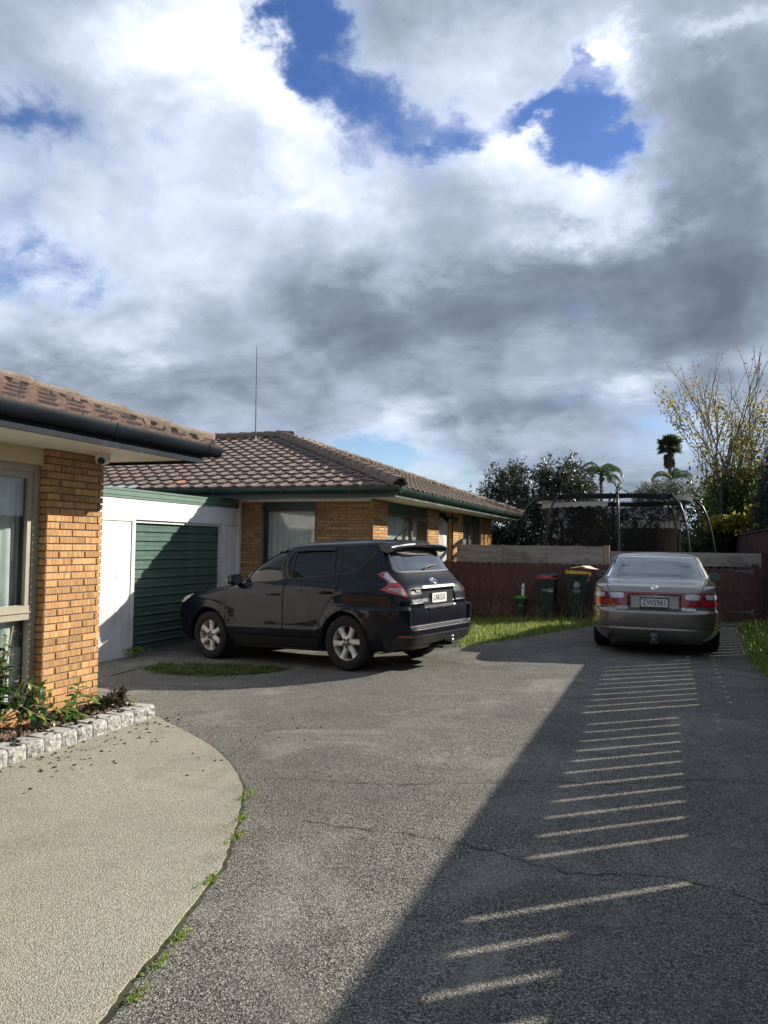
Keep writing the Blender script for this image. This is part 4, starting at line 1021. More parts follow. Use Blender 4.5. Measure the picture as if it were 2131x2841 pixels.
def suv_disp(x, y, z, Q):
    d = np.zeros_like(x); ay = np.abs(y)
    rear = S3((np.abs(Q) - .62) / .3) * (Q > 0)
    bump = np.maximum(S3((.585 - z) / .03), S3((.825 - z) / .03) * S3((ay - .69) / .03)) * S3((z - .24) / .1)
    d = d + rear * bump * .075
    side = 1 - S3((np.abs(Q) - .80) / .15)
    for cx in (WB, -WB):
        r = np.hypot(x - cx, z - .36); d = d + (np.abs(Q) < 1.25) * .026 * (1 - S3((r - .455) / .075)) * S3((z - .2) / .1)
    d = d + side * .010 * S3((.56 - z) / .025) * (np.abs(x) < .86) + side * .006 * S3((z - 1.0) / .12) * S3((1.2 - z) / .1)
    # number-plate recess and the crease above it on the tailgate
    d = d - rear * .028 * S3((.42 - ay) / .06) * S3((z - .80) / .05) * S3((1.05 - z) / .03)
    d = d + rear * .012 * S3((z - .84) / .02) * S3((.90 - z) / .05) * (ay < .69)
    return d
sh = Shell(ROWS, (9.0, 7.0), suv_disp); s, r_ = sh.sd, sh.re
def circ(cx, cz, r, lo=.225, n=40):
    return [s(cx + r * math.cos(t), max(lo, cz + r * math.sin(t))) for t in np.linspace(-.9, math.pi + .9, n)]
fdw = SP(rounded([(.60, 1.145), (.50, 1.29), (.36, 1.44), (.20, 1.535), (.02, 1.595), (-.17, 1.615), (-.185, 1.40), (-.19, 1.185)], .2))
rdw = SP(rounded([(-.335, 1.20), (-.34, 1.45), (-.345, 1.615), (-.70, 1.618), (-1.03, 1.612), (-1.055, 1.40), (-1.07, 1.255)], .12))
rdf = SP([(-1.105, 1.262), (-1.085, 1.40), (-1.065, 1.612), (-1.125, 1.61), (-1.165, 1.45), (-1.19, 1.27)])
qtw = SP(rounded([(-1.225, 1.275), (-1.195, 1.45), (-1.165, 1.615), (-1.45, 1.612), (-1.72, 1.585), (-1.72, 1.52), (-1.60, 1.39), (-1.46, 1.30), (-1.36, 1.277)], .2))
wsh = [sh.fr(.80, 1.15), sh.fr(.76, 1.25), sh.fr(.68, 1.42), sh.fr(.60, 1.57), sh.fr(.30, 1.60), sh.fr(0, 1.61), sh.fr(0, 1.15)]
rwin = [r_(0, 1.275), r_(.58, 1.28), r_(.64, 1.29), r_(.66, 1.32), r_(.625, 1.45), r_(.58, 1.555), r_(.55, 1.585), r_(0, 1.60)]
fdoor = SP([(.93, .44), (.955, .62), (.965, .85), (.93, 1.07), (.70, 1.12), (.55, 1.30), (.39, 1.465), (.20, 1.57), (0, 1.63), (-.25, 1.648), (-.24, 1.30), (-.222, 1.05), (-.20, .75), (-.19, .41), (.5, .41)])
rdoor = SP([(-.205, .41), (-.215, .75), (-.237, 1.05), (-.255, 1.30), (-.265, 1.648), (-.7, 1.652), (-1.13, 1.645), (-1.20, 1.45), (-1.215, 1.26), (-1.19, 1.08), (-1.13, .96), (-1.0, .85), (-.90, .68), (-.83, .41)])
gate_ = [r_(0, .605), r_(.66, .605), r_(.675, .66), r_(.675, .80), r_(.705, .88), r_(.715, .97), r_(.715, 1.18), r_(.715, 1.29), r_(.70, 1.34), r_(.655, 1.50), r_(.615, 1.61), r_(.60, 1.635), r_(0, 1.64)]
lamp = [s(-1.80, 1.262), s(-1.90, 1.285), r_(.76, 1.297), r_(.725, 1.29), r_(.722, 1.20), r_(.716, 1.08), r_(.705, .965), r_(.75, .962), r_(.82, 1.0), r_(.86, 1.06), s(-1.98, 1.15), s(-1.87, 1.22)]
lampt = [s(-1.90, 1.266), r_(.77, 1.282), r_(.734, 1.276), r_(.731, 1.145), r_(.80, 1.145), s(-2.00, 1.155), s(-1.90, 1.225)]
lampb = [r_(.835, 1.075), r_(.732, 1.075), r_(.722, .99), r_(.76, .985), r_(.81, 1.035)]
hlamp = [s(1.70, .985), s(1.78, .93), s(1.93, .86), s(2.06, .84), sh.fr(.72, .85), sh.fr(.62, .93), sh.fr(.72, .965), s(1.86, .972)]
refl = [s(-2.12, .50), r_(.70, .50), r_(.70, .465), s(-2.12, .455)]
fuel = None
regs = [('tailgate', gate_), ('front_door', fdoor), ('rear_door', rdoor), ('wind', wsh), ('fwin', fdw), ('rwin', rdw), ('rfix', rdf), ('qwin', qtw), ('rglass', rwin), ('lamp', lamp), ('lampt', lampt), ('lampb', lampb), ('head', hlamp), ('refl', refl), ('hole', circ(WB, .36, .425)), ('hole', circ(-WB, .36, .425)), ('hole', [s(-1.64, .2205), s(-1.64, .345), (1.02, float(sh.zi(.325))), (1.02, float(sh.zi(.2205)))])]
pn = car_panels(sh, regs)
panel_obj('body', pn['body'], M_suv, suv, both=True)
tg = panel_obj('tailgate', pn['tailgate'], M_suv, suv, both=True)
panel_obj('rear_window', pn['rglass'], M_rglass, tg, both=True, off=-.004)
panel_obj('windscreen', pn['wind'], M_cglass, suv, both=True, off=-.003)
for mir in (False, True):
    fd = panel_obj('door', pn['front_door'], M_suv, suv, mirror=mir); panel_obj('window', pn['fwin'], M_cglass, fd, mirror=mir, off=-.006)
    rd = panel_obj('door', pn['rear_door'], M_suv, suv, mirror=mir); panel_obj('window', pn['rwin'], M_cglassd, rd, mirror=mir, off=-.006); panel_obj('window', pn['rfix'], M_cglassd, rd, mirror=mir, off=-.005)
    panel_obj('quarter_window', pn['qwin'], M_cglassd, suv, mirror=mir, off=-.003)
    tl = panel_obj('tail_light', pn['lamp'], M_lampr, suv, mirror=mir, off=.008); panel_obj('clear_lens', pn['lampt'], M_lampc, tl, mirror=mir, off=.008); panel_obj('reverse_lens', pn['lampb'], M_lampo, tl, mirror=mir, off=.008)
    panel_obj('headlight', pn['head'], M_head, suv, mirror=mir, off=.004); panel_obj('reflector', pn['refl'], M_lampd, suv, mirror=mir, off=.004)
    sg = -1 if mir else 1
    for dd, (hx, hz_) in ((fd, (-.05, .985)), (rd, (-1.0, 1.02))):
        q = MB(); yb_ = float(sh.P(*map(np.array, s(hx, hz_)))[1])
        q.lathe([(.001, -.012), (.045, -.012), (.05, .002)], 16, Matrix.Translation((hx, sg * (yb_ - .004), hz_)) @ Matrix.Rotation(-sg * math.pi / 2, 4, 'X') @ Matrix.Diagonal((1.2, .8, 1, 1)))
        q.tube([(hx + .11, sg * (yb_ + .004), hz_ + .004), (hx + .09, sg * (yb_ + .03), hz_ + .008), (hx, sg * (yb_ + .038), hz_ + .01), (hx - .09, sg * (yb_ + .03), hz_ + .008), (hx - .115, sg * (yb_ + .004), hz_ + .004)], [.012, .016, .017, .016, .012], 8)
        q.obj('handle', M_suv, dd, smooth=True, world=False)
    # mirror
    q = MB(); y0 = float(sh.P(*map(np.array, s(.64, 1.16)))[1]); vs = []
    prof = [(.0, .0), (.02, .55), (.05, .85), (.10, 1.0), (.15, .96), (.17, .85)]
    for i, (dx, k) in enumerate(prof):
        for j in range(16):
            a = j / 16 * 6.283; ce, se = math.cos(a), math.sin(a); ce = math.copysign(abs(ce) ** .6, ce); se = math.copysign(abs(se) ** .6, se)
            vs.append((.80 - dx, sg * (y0 + .125 + .105 * k * ce), 1.205 + .085 * k * se))
    q.add(vs, [(i * 16 + j, i * 16 + (j + 1) % 16, (i + 1) * 16 + (j + 1) % 16, (i + 1) * 16 + j) for i in range(5) for j in range(16)])
    q.box(.66, .74, min(sg * (y0 - .03), sg * (y0 + .08)), max(sg * (y0 - .03), sg * (y0 + .08)), 1.12, 1.155)
    mo = q.obj('mirror', M_suv, suv, smooth=True, world=False)
    q = MB(); q.lathe([(.001, 0), (.98, 0)], 20, Matrix.Translation((.628, sg * (y0 + .125), 1.205)) @ Matrix.Rotation(-math.pi / 2, 4, 'Y') @ Matrix.Diagonal((.068, .088, 1, 1))); q.obj('mirror_glass', mat('mirror_face', (.75, .76, .78), .04, metal=1), mo, world=False)
    q = MB(); q.box(.775, .79, min(sg * (y0 + .15), sg * (y0 + .205)), max(sg * (y0 + .15), sg * (y0 + .205)), 1.19, 1.215); q.obj('indicator', M_lampc, mo, world=False)
    for cx in (WB, -WB): wheel(suv, cx, sg * .785, RW, .235, .232, 6, sg, .52 if cx > 0 else .10)
q = MB()
for pth in (fdoor, rdoor): strip_on(sh, q, pth, .007, closed=True)
strip_on(sh, q, gate_[:-1], .008)
q.obj('panel_gap', M_seam, suv, world=False)
q = MB()
for pth in (fdw, rdw, rdf, qtw): strip_on(sh, q, pth, .018, .002, closed=True)
strip_on(sh, q, rwin[:-1], .02, .002); strip_on(sh, q, wsh[:-1], .03, .002)
strip_on(sh, q, [s(-.33, 1.60), s(-.7, 1.605), s(-1.05, 1.598)], .05, .022); strip_on(sh, q, [s(.36, 1.455), s(.18, 1.545), s(0, 1.592), s(-.18, 1.61)], .05, .022)
strip_on(sh, q, [s(-.222, 1.2), s(-.225, 1.62)], .05, .002); strip_on(sh, q, [s(-.298, 1.21), s(-.30, 1.62)], .05, .002)
q.obj('window_trim', M_black, suv, world=False)
q = MB(); arch_lip(sh, q, WB, .36, .425, -.32, math.pi + .32); arch_lip(sh, q, -WB, .36, .425, -.32, math.pi + .32); q.obj('arch_lip', M_suvp, suv, world=False)
# lower cladding: sills and the lower half of the rear bumper
q = MB(); strip_on(sh, q, [s(.86, .335), s(.4, .335), s(-.2, .335), s(-.86, .335)], .13, .006, th=1); q.obj('sill', M_suvp, suv, world=False)
q = MB(); strip_on(sh, q, [s(-1.95, .40), s(-2.1, .42), r_(.8, .43), r_(.6, .44), r_(.3, .44), r_(0, .44)], .12, .006, th=1); q.obj('bumper_skirt', M_suvp, suv, world=False)
wheel_wells(suv, ((WB, .36), (-WB, .36)), .43, .52, .84)
q = MB(); q.box(-1.98, -1.78, -.62, .62, .27, .5); q.box(-.88, .88, -.80, .80, .23, .5); q.box(1.78, 2.0, -.74, .74, .26, .5); q.box(-1.78, -.88, -.5, .5, .3, .55); q.box(.88, 1.78, -.5, .5, .3, .6); q.obj('underbody', M_cabin, suv, world=False)
q = MB(); q.box(-2.0, 1.0, -.80, .80, .70, .72); q.box(.55, 1.0, -.78, .78, .72, 1.08); q.box(-2.0, -1.55, -.75, .75, .72, 1.0); q.obj('cabin_floor', M_cabin, suv, world=False)
seats(suv, ((-.05, .38, .48), (-.05, -.38, .48), (-.95, .40, .5), (-.95, -.40, .5)), 1.05)
q = MB(); q.lathe([(.175, -.012), (.187, 0), (.175, .012), (.165, 0), (.175, -.012)], 24, Matrix.Translation((.38, -.38, 1.10)) @ Matrix.Rotation(R(-65), 4, 'Y')); q.obj('steering_wheel', M_seat, suv, world=False)
# roof spoiler with stop lamp, wiper, aerial
q = MB(); vs = []; secs = []
for k in range(17):
    u = k / 16 * 2 - 1; y = .685 * u; e = abs(u); bx_ = .05 * e ** 3; dz = -.045 * e ** 2.2
    tip = -1.995 + bx_ - .02 * (e > .9)
    secs.append([(-1.68, y * .92, 1.693 + dz), (-1.86, y * .97, 1.682 + dz), (tip, y, 1.665 + dz - .006), (tip - .008, y, 1.640 + dz), (tip + .02, y, 1.618 + dz - .025 * (e > .85)), (-1.88, y * .97, 1.605 + dz - .03 * (e > .85)), (-1.76, y * .95, 1.62 + dz)])
vs = [v for s_ in secs for v in s_]; m_ = 7
q.add(vs, [(i * m_ + j, i * m_ + j + 1, (i + 1) * m_ + j + 1, (i + 1) * m_ + j) for i in range(16) for j in range(6)] + [tuple(range(7)), tuple(range(16 * 7, 17 * 7))[::-1]])
spo = q.obj('spoiler', M_suv, suv, angle=40, world=False)
q = MB(); q.box(-2.010, -2.0, -.16, .16, 1.638, 1.658); q.obj('stop_lamp', mat('stop_lamp_dark', (.05, .006, .006), .3), spo, world=False)
q = MB(); wz = 1.325
def rp(y, z, off): P_ = sh.P(*[np.array(a) for a in r_(abs(y), z)]); N_ = sh.N(*[np.array(a) for a in r_(abs(y), z)]); v = P_ + N_ * off; return Vector((v[0], math.copysign(v[1], y) if y else 0, v[2]))
q.tube([rp(.03, 1.295, .02), rp(.0, 1.315, .03), rp(-.15, 1.34, .03), rp(-.30, 1.35, .022)], [.014, .012, .009, .006], 6)
q.obj('wiper', M_black, tg, world=False)
q = MB(); q.lathe([(.001, .05), (.012, .045), (.03, .0)], 10, Matrix.Translation((-1.55, 0, 1.692)) @ Matrix.Diagonal((1.6, .8, 1, 1))); q.tube([(-1.53, 0, 1.73), (-1.78, -.02, 1.90)], [.008, .005], 6); q.obj('aerial', M_black, suv, world=False)
# tailgate brightwork
def on_tail(name, me_or_mb, m, y, z, off=.006, parent=tg, smooth=False):
    A = r_(abs(y), z); P_ = sh.P(np.array(A[0]), np.array(A[1])); N_ = sh.N(np.array(A[0]), np.array(A[1])); N_ = Vector((N_[0], N_[1] * (1 if y >= 0 else -1), N_[2])); P_ = Vector((P_[0], math.copysign(float(P_[1]), y) if y else 0, P_[2]))
    up = Vector((0, 0, 1)); xa = up.cross(N_).normalized(); ya = N_.cross(xa)
    me = me_or_mb.mesh(name, m, smooth=smooth) if isinstance(me_or_mb, MB) else me_or_mb
    o = local(name, me, parent, P_ + N_ * off, Matrix((xa, ya, N_)).transposed().to_euler()); return o
q = MB(); vs = []
q.prism([(-.40, -.016), (.40, -.016), (.405, .012), (.38, .020), (-.38, .020), (-.405, .012)], 'z', 0, .028); on_tail('chrome_bar', q, M_chrome, 0, 1.062, .002)
q = MB(); q.prism([(-.30, -.014), (.30, -.014), (.33, .010), (-.33, .010)], 'z', 0, .014); on_tail('chrome_strip', q, M_chrome, 0, .80, .004)
q = MB(); q.prism([(-.40, -.11), (.40, -.11), (.42, .10), (-.42, .10)], 'z', 0, .003); on_tail('plate_recess', q, M_suv, 0, .925, .004)
def ell(q, cx, cy, a, b_, w, z=.006, n=28):
    o = len(q.v); V = []
    for k in range(n):
        t = k / n * 6.2832
        for f, zz in ((1, 0), (1 - w * .35 / b_, z), (1 - w / b_, z), (1 - w * 1.2 / b_, 0)): V.append((cx + (a - (1 - f) * b_) * math.cos(t), cy + b_ * f * math.sin(t), zz))
    q.add(V, [(k * 4 + j, ((k + 1) % n) * 4 + j, ((k + 1) % n) * 4 + j + 1, k * 4 + j + 1) for k in range(n) for j in range(3)])
q = MB(); ell(q, 0, 0, .086, .060, .012); ell(q, 0, .005, .031, .053, .010); ell(q, 0, .024, .065, .029, .009); on_tail('emblem', q, M_chrome, 0, 1.143, .006, smooth=True)
on_tail('model_lettering', text_mesh('model_lettering', 'VANGUARD', .062, M_bright, .003, 1.05), None, .50, .905, .012)
pl_ = plate(tg, 'LAK531', .36, .125, (0, 0, 0), (0, 0, 0), .112, .80, .004); A = r_(0.0, .925); P_ = sh.P(np.array(A[0]), np.array(A[1])); pl_.location = (float(P_[0]) - .022, -.0, .925); pl_.rotation_euler = Matrix(((0, 0, -1), (-1, 0, 0), (0, 1, 0))).to_euler()
q = MB(); q.tube([(-.09, .01, .010), (.09, .01, .010)], .013, 6); q.box(-.05, .05, -.03, .0, 0, .008); on_tail('handle', q, M_suv, .50, 1.045, .006)
# tow bar
q = MB(); q.box(-2.36, -2.1, -.14, -.08, .30, .34); q.box(-2.36, -2.12, -.34, .12, .265, .295); q.obj('tow_bar', M_black, suv, world=False)
q = MB(); q.tube([(-2.36, -.11, .31), (-2.36, -.11, .37)], .018, 8); q.sphere((-2.36, -.11, .40), .027, 12, 8); q.obj('tow_ball', M_chrome, suv, smooth=True, world=False)

# ================================================================ silver sedan
WBS = 1.394; RS = .318
sed = thing('parked_car', 'silver taupe four door sedan parked facing the gate, seen from behind', 'car', (-.17, 14.15, .012), (0, 0, math.pi / 2))
ROWS = [(.18, 2.15, -2.30, .78), (.26, 2.25, -2.43, .86), (.35, 2.30, -2.495, .90), (.48, 2.32, -2.535, .918), (.58, 2.32, -2.545, .921), (.625, 2.31, -2.535, .921), (.655, 2.29, -2.507, .919), (.75, 2.24, -2.495, .916), (.84, 2.12, -2.485, .910), (.91, 1.80, -2.472, .90), (.955, 1.45, -2.455, .886), (.985, 1.22, -2.425, .872),
        (1.0, 1.1, -2.33, .862), (1.015, 1.03, -2.08, .852), (1.03, .98, -1.80, .842), (1.045, .94, -1.57, .832), (1.06, .91, -1.47, .822), (1.15, .74, -1.31, .778), (1.25, .55, -1.13, .728), (1.35, .33, -.93, .676), (1.405, .16, -.79, .642), (1.435, .0, -.64, .57), (1.452, -.15, -.5, .43), (1.462, -.3, -.4, .2)]
def sed_disp(x, y, z, Q):
    ay = np.abs(y); rear = S3((np.abs(Q) - 1.0) / .2) * (Q > 0); d = np.zeros_like(x)
    d = d - rear * .035 * S3((.36 - ay) / .03) * S3((z - .665) / .02) * S3((.865 - z) / .02)
    d = d + rear * .010 * S3((.40 - z) / .02) + .006 * S3((z - .60) / .02) * S3((.66 - z) / .03)
    for cx in (WBS, -WBS):
        r = np.hypot(x - cx, z - RS); d = d + (np.abs(Q) < 1.1) * .014 * (1 - S3((r - .36) / .06)) * S3((z - .2) / .1)
    return d
sh = Shell(ROWS, (6.0, 5.5), sed_disp); s, r_ = sh.sd, sh.re
wsh = [sh.fr(.76, 1.075), sh.fr(.70, 1.2), sh.fr(.60, 1.40), sh.fr(0, 1.425), sh.fr(0, 1.07)]
rwin = [r_(0, 1.055), r_(.70, 1.06), r_(.755, 1.075), r_(.735, 1.12), r_(.665, 1.27), r_(.605, 1.395), r_(.575, 1.41), r_(0, 1.42)]
boot = [r_(0, .645), r_(.50, .645), r_(.555, .67), r_(.60, .72), r_(.625, .92), r_(.655, .985), r_(.705, 1.02), r_(.72, 1.045), r_(0, 1.052)]
fdw = SP(rounded([(.58, 1.09), (.33, 1.29), (.15, 1.385), (-.14, 1.40), (-.15, 1.08)], .15)); rdw = SP(rounded([(-.24, 1.08), (-.24, 1.40), (-.58, 1.385), (-.90, 1.26), (-1.05, 1.10)], .15))
fdoor = SP([(.85, .30), (.88, .70), (.84, 1.02), (.60, 1.06), (.3, 1.31), (.12, 1.405), (-.19, 1.415), (-.20, 1.0), (-.16, .30)])
rdoor = SP([(-.175, .30), (-.21, 1.0), (-.20, 1.415), (-.60, 1.405), (-.96, 1.27), (-1.12, 1.09), (-1.1, .85), (-.98, .62), (-.93, .30)])
lo_ = [r_(.655, .905), r_(.84, .895), s(-2.36, .88), s(-2.30, .86), s(-2.31, .73), s(-2.39, .715), r_(.80, .708), r_(.60, .708), r_(.62, .80)]
li_ = [r_(0, .905), r_(.628, .905), r_(.607, .78), r_(.585, .708), r_(.355, .708), r_(.352, .80), r_(.345, .862), r_(0, .865)]
loc_ = rounded([r_(.675, .885), r_(.83, .878), r_(.85, .85), r_(.845, .815), r_(.685, .815)], .25); lic_ = rounded([r_(.42, .888), r_(.605, .888), r_(.595, .81), r_(.43, .81), r_(.405, .84)], .25)
lor_ = [r_(.655, .79), r_(.84, .79), r_(.83, .722), r_(.635, .722)]
flap = [s(-1.55, .80), s(-1.55, .93), s(-1.72, .93), s(-1.72, .80)]
regs = [('boot', boot), ('front_door', fdoor), ('rear_door', rdoor), ('wind', wsh), ('fwin', fdw), ('rwin', rdw), ('rglass', rwin), ('lamp', lo_), ('lampi', li_), ('lampc', loc_), ('lampic', lic_), ('lampr', lor_), ('hole', [s(WBS + .355 * math.cos(t), max(.19, RS + .355 * math.sin(t))) for t in np.linspace(-.7, math.pi + .7, 36)]), ('hole', [s(-WBS + .355 * math.cos(t), max(.19, RS + .355 * math.sin(t))) for t in np.linspace(-.7, math.pi + .7, 36)])]
pn = car_panels(sh, regs)
panel_obj('body', pn['body'], M_sed, sed, both=True)
bo_ = panel_obj('boot_lid', pn['boot'], M_sed, sed, both=True)
panel_obj('rear_window', pn['rglass'], M_rglass, sed, both=True, off=-.003); panel_obj('windscreen', pn['wind'], M_cglass, sed, both=True, off=-.003)
ga_ = panel_obj('boot_garnish', pn['lampi'], M_lampd, bo_, both=True, off=.006)
for mir in (False, True):
    fd = panel_obj('door', pn['front_door'], M_sed, sed, mirror=mir); panel_obj('window', pn['fwin'], M_cglass, fd, mirror=mir, off=-.005); rd = panel_obj('door', pn['rear_door'], M_sed, sed, mirror=mir); panel_obj('window', pn['rwin'], M_cglass, rd, mirror=mir, off=-.005)
    tl = panel_obj('tail_light', pn['lamp'], M_lampd, sed, mirror=mir, off=.006); panel_obj('indicator_lens', pn['lampc'], M_lampc, tl, mirror=mir, off=.008); panel_obj('stop_lens', pn['lampr'], M_lampr, tl, mirror=mir, off=.0075)
    panel_obj('reverse_lens', pn['lampic'], M_lampc, bo_, mirror=mir, off=.008)
    sg = -1 if mir else 1
    q = MB(); vs = []; y0 = .785
    for i, (dx, k) in enumerate([(.0, .05), (.02, .6), (.06, .9), (.11, 1.0), (.13, .97)]):
        for j in range(16):
            a = j / 16 * 6.283; vs.append((.70 - dx, sg * (y0 + .15 + (.095) * k * math.copysign(abs(math.cos(a)) ** .75, math.cos(a)) + .02), 1.055 + .062 * k * math.copysign(abs(math.sin(a)) ** .75, math.sin(a)) + .012 * math.cos(a) * k * -1))
    q.add(vs, [(i * 16 + j, i * 16 + (j + 1) % 16, (i + 1) * 16 + (j + 1) % 16, (i + 1) * 16 + j) for i in range(4) for j in range(16)]); q.box(.60, .66, min(sg * .76, sg * .87), max(sg * .76, sg * .87), 1.02, 1.05)
    mo = q.obj('mirror', M_sed, sed, smooth=True, world=False)
    q = MB(); q.add([(.578, v[1], v[2]) for v in vs[-16:]], [tuple(range(16))]); q.obj('mirror_glass', mat('mirror_face', (.13, .17, .23), .03, metal=1), mo, world=False)  # dark blue tint paints a dim sky reflection into the mirror colour
    for cx in (WBS, -WBS): wheel(sed, cx, sg * .79, RS, .225, .215, 5, sg, .3)
    q = MB(); 
q = MB()
for pth in (fdoor, rdoor): strip_on(sh, q, pth, .006, closed=True)
strip_on(sh, q, boot[:-1], .008, .0015); strip_on(sh, q, [s(-2.0, .655), s(-2.3, .66), r_(.8, .668), r_(.62, .672)], .006); strip_on(sh, q, [s(-1.9, .395), s(-2.3, .40), r_(.7, .41), r_(0, .41)], .006)
q.obj('panel_gap', M_seam, sed, world=False)
q = MB(); strip_on(sh, q, rwin[:-1], .022, .002)
for pth in (fdw, rdw): strip_on(sh, q, pth, .02, .002, closed=True)
q.obj('window_trim', M_black, sed, world=False)
q = MB(); strip_on(sh, q, [r_(.355, .855), r_(0, .858)], .014, .012, th=1); q.obj('chrome_strip', M_chrome, bo_, world=False)
q = MB(); strip_on(sh, q, [r_(.352, .85), r_(.35, .70), r_(.33, .675), r_(0, .672)], .007, .002); q.obj('plate_recess', M_seam, bo_, world=False)
q = MB(); arch_lip(sh, q, WBS, RS, .355, -.3, math.pi + .3); arch_lip(sh, q, -WBS, RS, .355, -.3, math.pi + .3); q.obj('arch_lip', M_sed, sed, world=False)
wheel_wells(sed, ((WBS, RS), (-WBS, RS)), .36, .5, .84)
q = MB(); q.box(-2.28, -1.76, -.66, .66, .20, .42); q.box(-1.03, 1.03, -.84, .84, .19, .42); q.box(1.76, 2.2, -.78, .78, .20, .4); q.box(-1.76, -1.03, -.48, .48, .25, .5); q.box(1.03, 1.76, -.48, .48, .25, .5); q.obj('underbody', M_cabin, sed, world=False)
q = MB(); q.box(-1.4, .9, -.78, .78, .56, .58); q.box(-1.45, -.95, -.72, .72, .98, 1.0); q.box(.45, .9, -.74, .74, .6, 1.0); q.obj('cabin_floor', mat('parcel_shelf', (.05, .048, .045), .9), sed, world=False)
seats(sed, ((-.15, .37, .5), (-.15, -.37, .5), (-.95, .38, .6), (-.95, -.38, .6)), .72)
q = MB(); q.sphere((-1.36, 0, 1.02), .06, 12, 6, (.9, 2.1, .8)); q.obj('stop_lamp', M_cabin, sed, smooth=True, world=False)
def on_boot(name, me, y, z, off, parent=bo_):
    A = r_(abs(y), z); P_ = sh.P(np.array(A[0]), np.array(A[1])); N_ = sh.N(np.array(A[0]), np.array(A[1])); N_ = Vector((N_[0], N_[1] * (1 if y >= 0 else -1), N_[2])); P_ = Vector((P_[0], math.copysign(float(P_[1]), y) if y else 0, P_[2])); xa = Vector((0, 0, 1)).cross(N_).normalized(); ya = N_.cross(xa)
    return local(name, me, parent, P_ + N_ * off, Matrix((xa, ya, N_)).transposed().to_euler())
q = MB(); q.lathe([(.046, 0), (.044, .006), (.036, .008), (.033, .004)], 24); q.sphere((.004, -.002, .005), .017, 8, 5, (1.2, 1, .4)); q.sphere((-.012, .010, .005), .010, 8, 5, (1, 1, .4)); q.sphere((.016, .012, .005), .008, 8, 5, (1.5, .6, .4)); q.sphere((-.01, -.02, .005), .007, 8, 5, (1.6, .6, .4)); on_boot('emblem', q.mesh('emblem', M_chrome, smooth=True), 0.0, .965, .003)
on_boot('model_lettering', text_mesh('model_lettering', 'Calais', .055, M_chrome, .002, 1.4), -.46, .678, .004)
A = r_(0.0, .76); P_ = sh.P(np.array(A[0]), np.array(A[1])); pl_ = plate(bo_, 'ZW5961', .365, .115, (float(P_[0]) - .018, 0, .755), Matrix(((0, 0, -1), (-1, 0, 0), (0, 1, 0))).to_euler(), .118, .76, .014)
q = MB(); q.lathe([(.030, -.10), (.034, -.10), (.034, .06), (.030, .06), (.028, -.08), (.001, -.05)], 16, Matrix.Translation((-2.47, .60, .26)) @ Matrix.Rotation(math.pi / 2, 4, 'Y')); q.obj('exhaust', M_brake, sed, world=False)
q = MB(); q.box(-2.60, -2.3, -.04, .04, .20, .27); q.box(-2.605, -2.59, -.055, .055, .19, .29); q.obj('tow_hitch', M_brake, sed, world=False)
q = MB(); q.lathe([(.001, .045), (.05, .045), (.05, 0), (.03, -.01), (.03, -.05)], 16, Matrix.Translation((-2.61, .0, .29))); q.obj('tow_ball_cap', M_galv, sed, world=False)
for o in (suv, sed): o['group'] = 'cars parked on the driveway'

# ---------------------------------------------------------------- kerb blocks of the garden bed
M_block = mat('split_block', (.36, .35, .33), .92, col2=(.17, .165, .155), scale=38, lo=.42, hi=.60, bump=.9, bscale=60, rand=.10, dirt=(.44, .43, .41), dscale=30)
M_blockt = mat('block_top', (.40, .39, .365), .92, col2=(.31, .30, .28), scale=22, bump=.3, rand=.1)
bd = thing('garden_edging', 'low row of grey split-face concrete blocks edging the mulch bed', 'edging', (-4.25, 3.5, 0))
def block(y0, y1, xf=-4.17, last=False):
    b = MB(); nu, nv = 6, 5; vs = []
    for j in range(nv + 1):
        for i in range(nu + 1):
            u = i / nu; v = j / nv; e = min(u, 1 - u) * 2; r_ = .012 * (1 if 0 < i < nu and 0 < j < nv else .3)
            bev = -.013 * (1 if (i in (0, nu)) else 0) - .016 * (1 if j == nv else 0)
            vs.append((xf + bev + rnd.uniform(-r_, r_ * .6), y0 + (y1 - y0) * u, .113 * v))
    fs = [(j * (nu + 1) + i, j * (nu + 1) + i + 1, (j + 1) * (nu + 1) + i + 1, (j + 1) * (nu + 1) + i) for j in range(nv) for i in range(nu)]
    b.add(vs, fs); b.cur = 1
    x1 = xf - .20; n0 = nv * (nu + 1)
    top = [vs[n0 + i] for i in range(nu + 1)] + [(x1, y1 - .022, .113), (x1, y0 + .022, .113)]
    b.add(top, [tuple(range(len(top)))])
    sd = [vs[j * (nu + 1)] for j in range(nv + 1)] + [(x1, y0 + .022, .113), (x1, y0 + .022, 0)]; b.add(sd, [tuple(range(len(sd)))[::-1]])
    sd = [vs[j * (nu + 1) + nu] for j in range(nv + 1)] + [(x1, y1 - .022, .113), (x1, y1 - .022, 0)]; b.add(sd, [tuple(range(len(sd)))])
    return b.obj('block', [M_block, M_blockt], bd)
ys_ = [5.688, 5.560]; y = 5.552
while y > -1.5: ys_ += [y, y - .154]; y -= .1645
for k in range(0, len(ys_), 2): block(ys_[k + 1], ys_[k], -4.168 + (-.018 if k == 0 else 0))
for k in range(3):
    x0 = -4.372 - k * .160; o = block(0, .152, 0); o.rotation_euler = (0, 0, math.pi / 2); o.location = Vector((x0 + .152, 5.705, -.004)) - Vector(bd.location)
bb = MB(); N = 26; vs = []
for j in range(N + 1):
    for i in range(5):
        y = -1.5 + 7.04 * j / N; x = -4.74 + .45 * i / 4
        vs.append((x, y, .085 + rnd.uniform(-.012, .015) + (.012 if i in (1, 2) else 0)))
bb.add(vs, [(j * 5 + i, j * 5 + i + 1, (j + 1) * 5 + i + 1, (j + 1) * 5 + i) for j in range(N) for i in range(4)])
tag(bb.obj('garden_bed', M_soil), kind='structure')
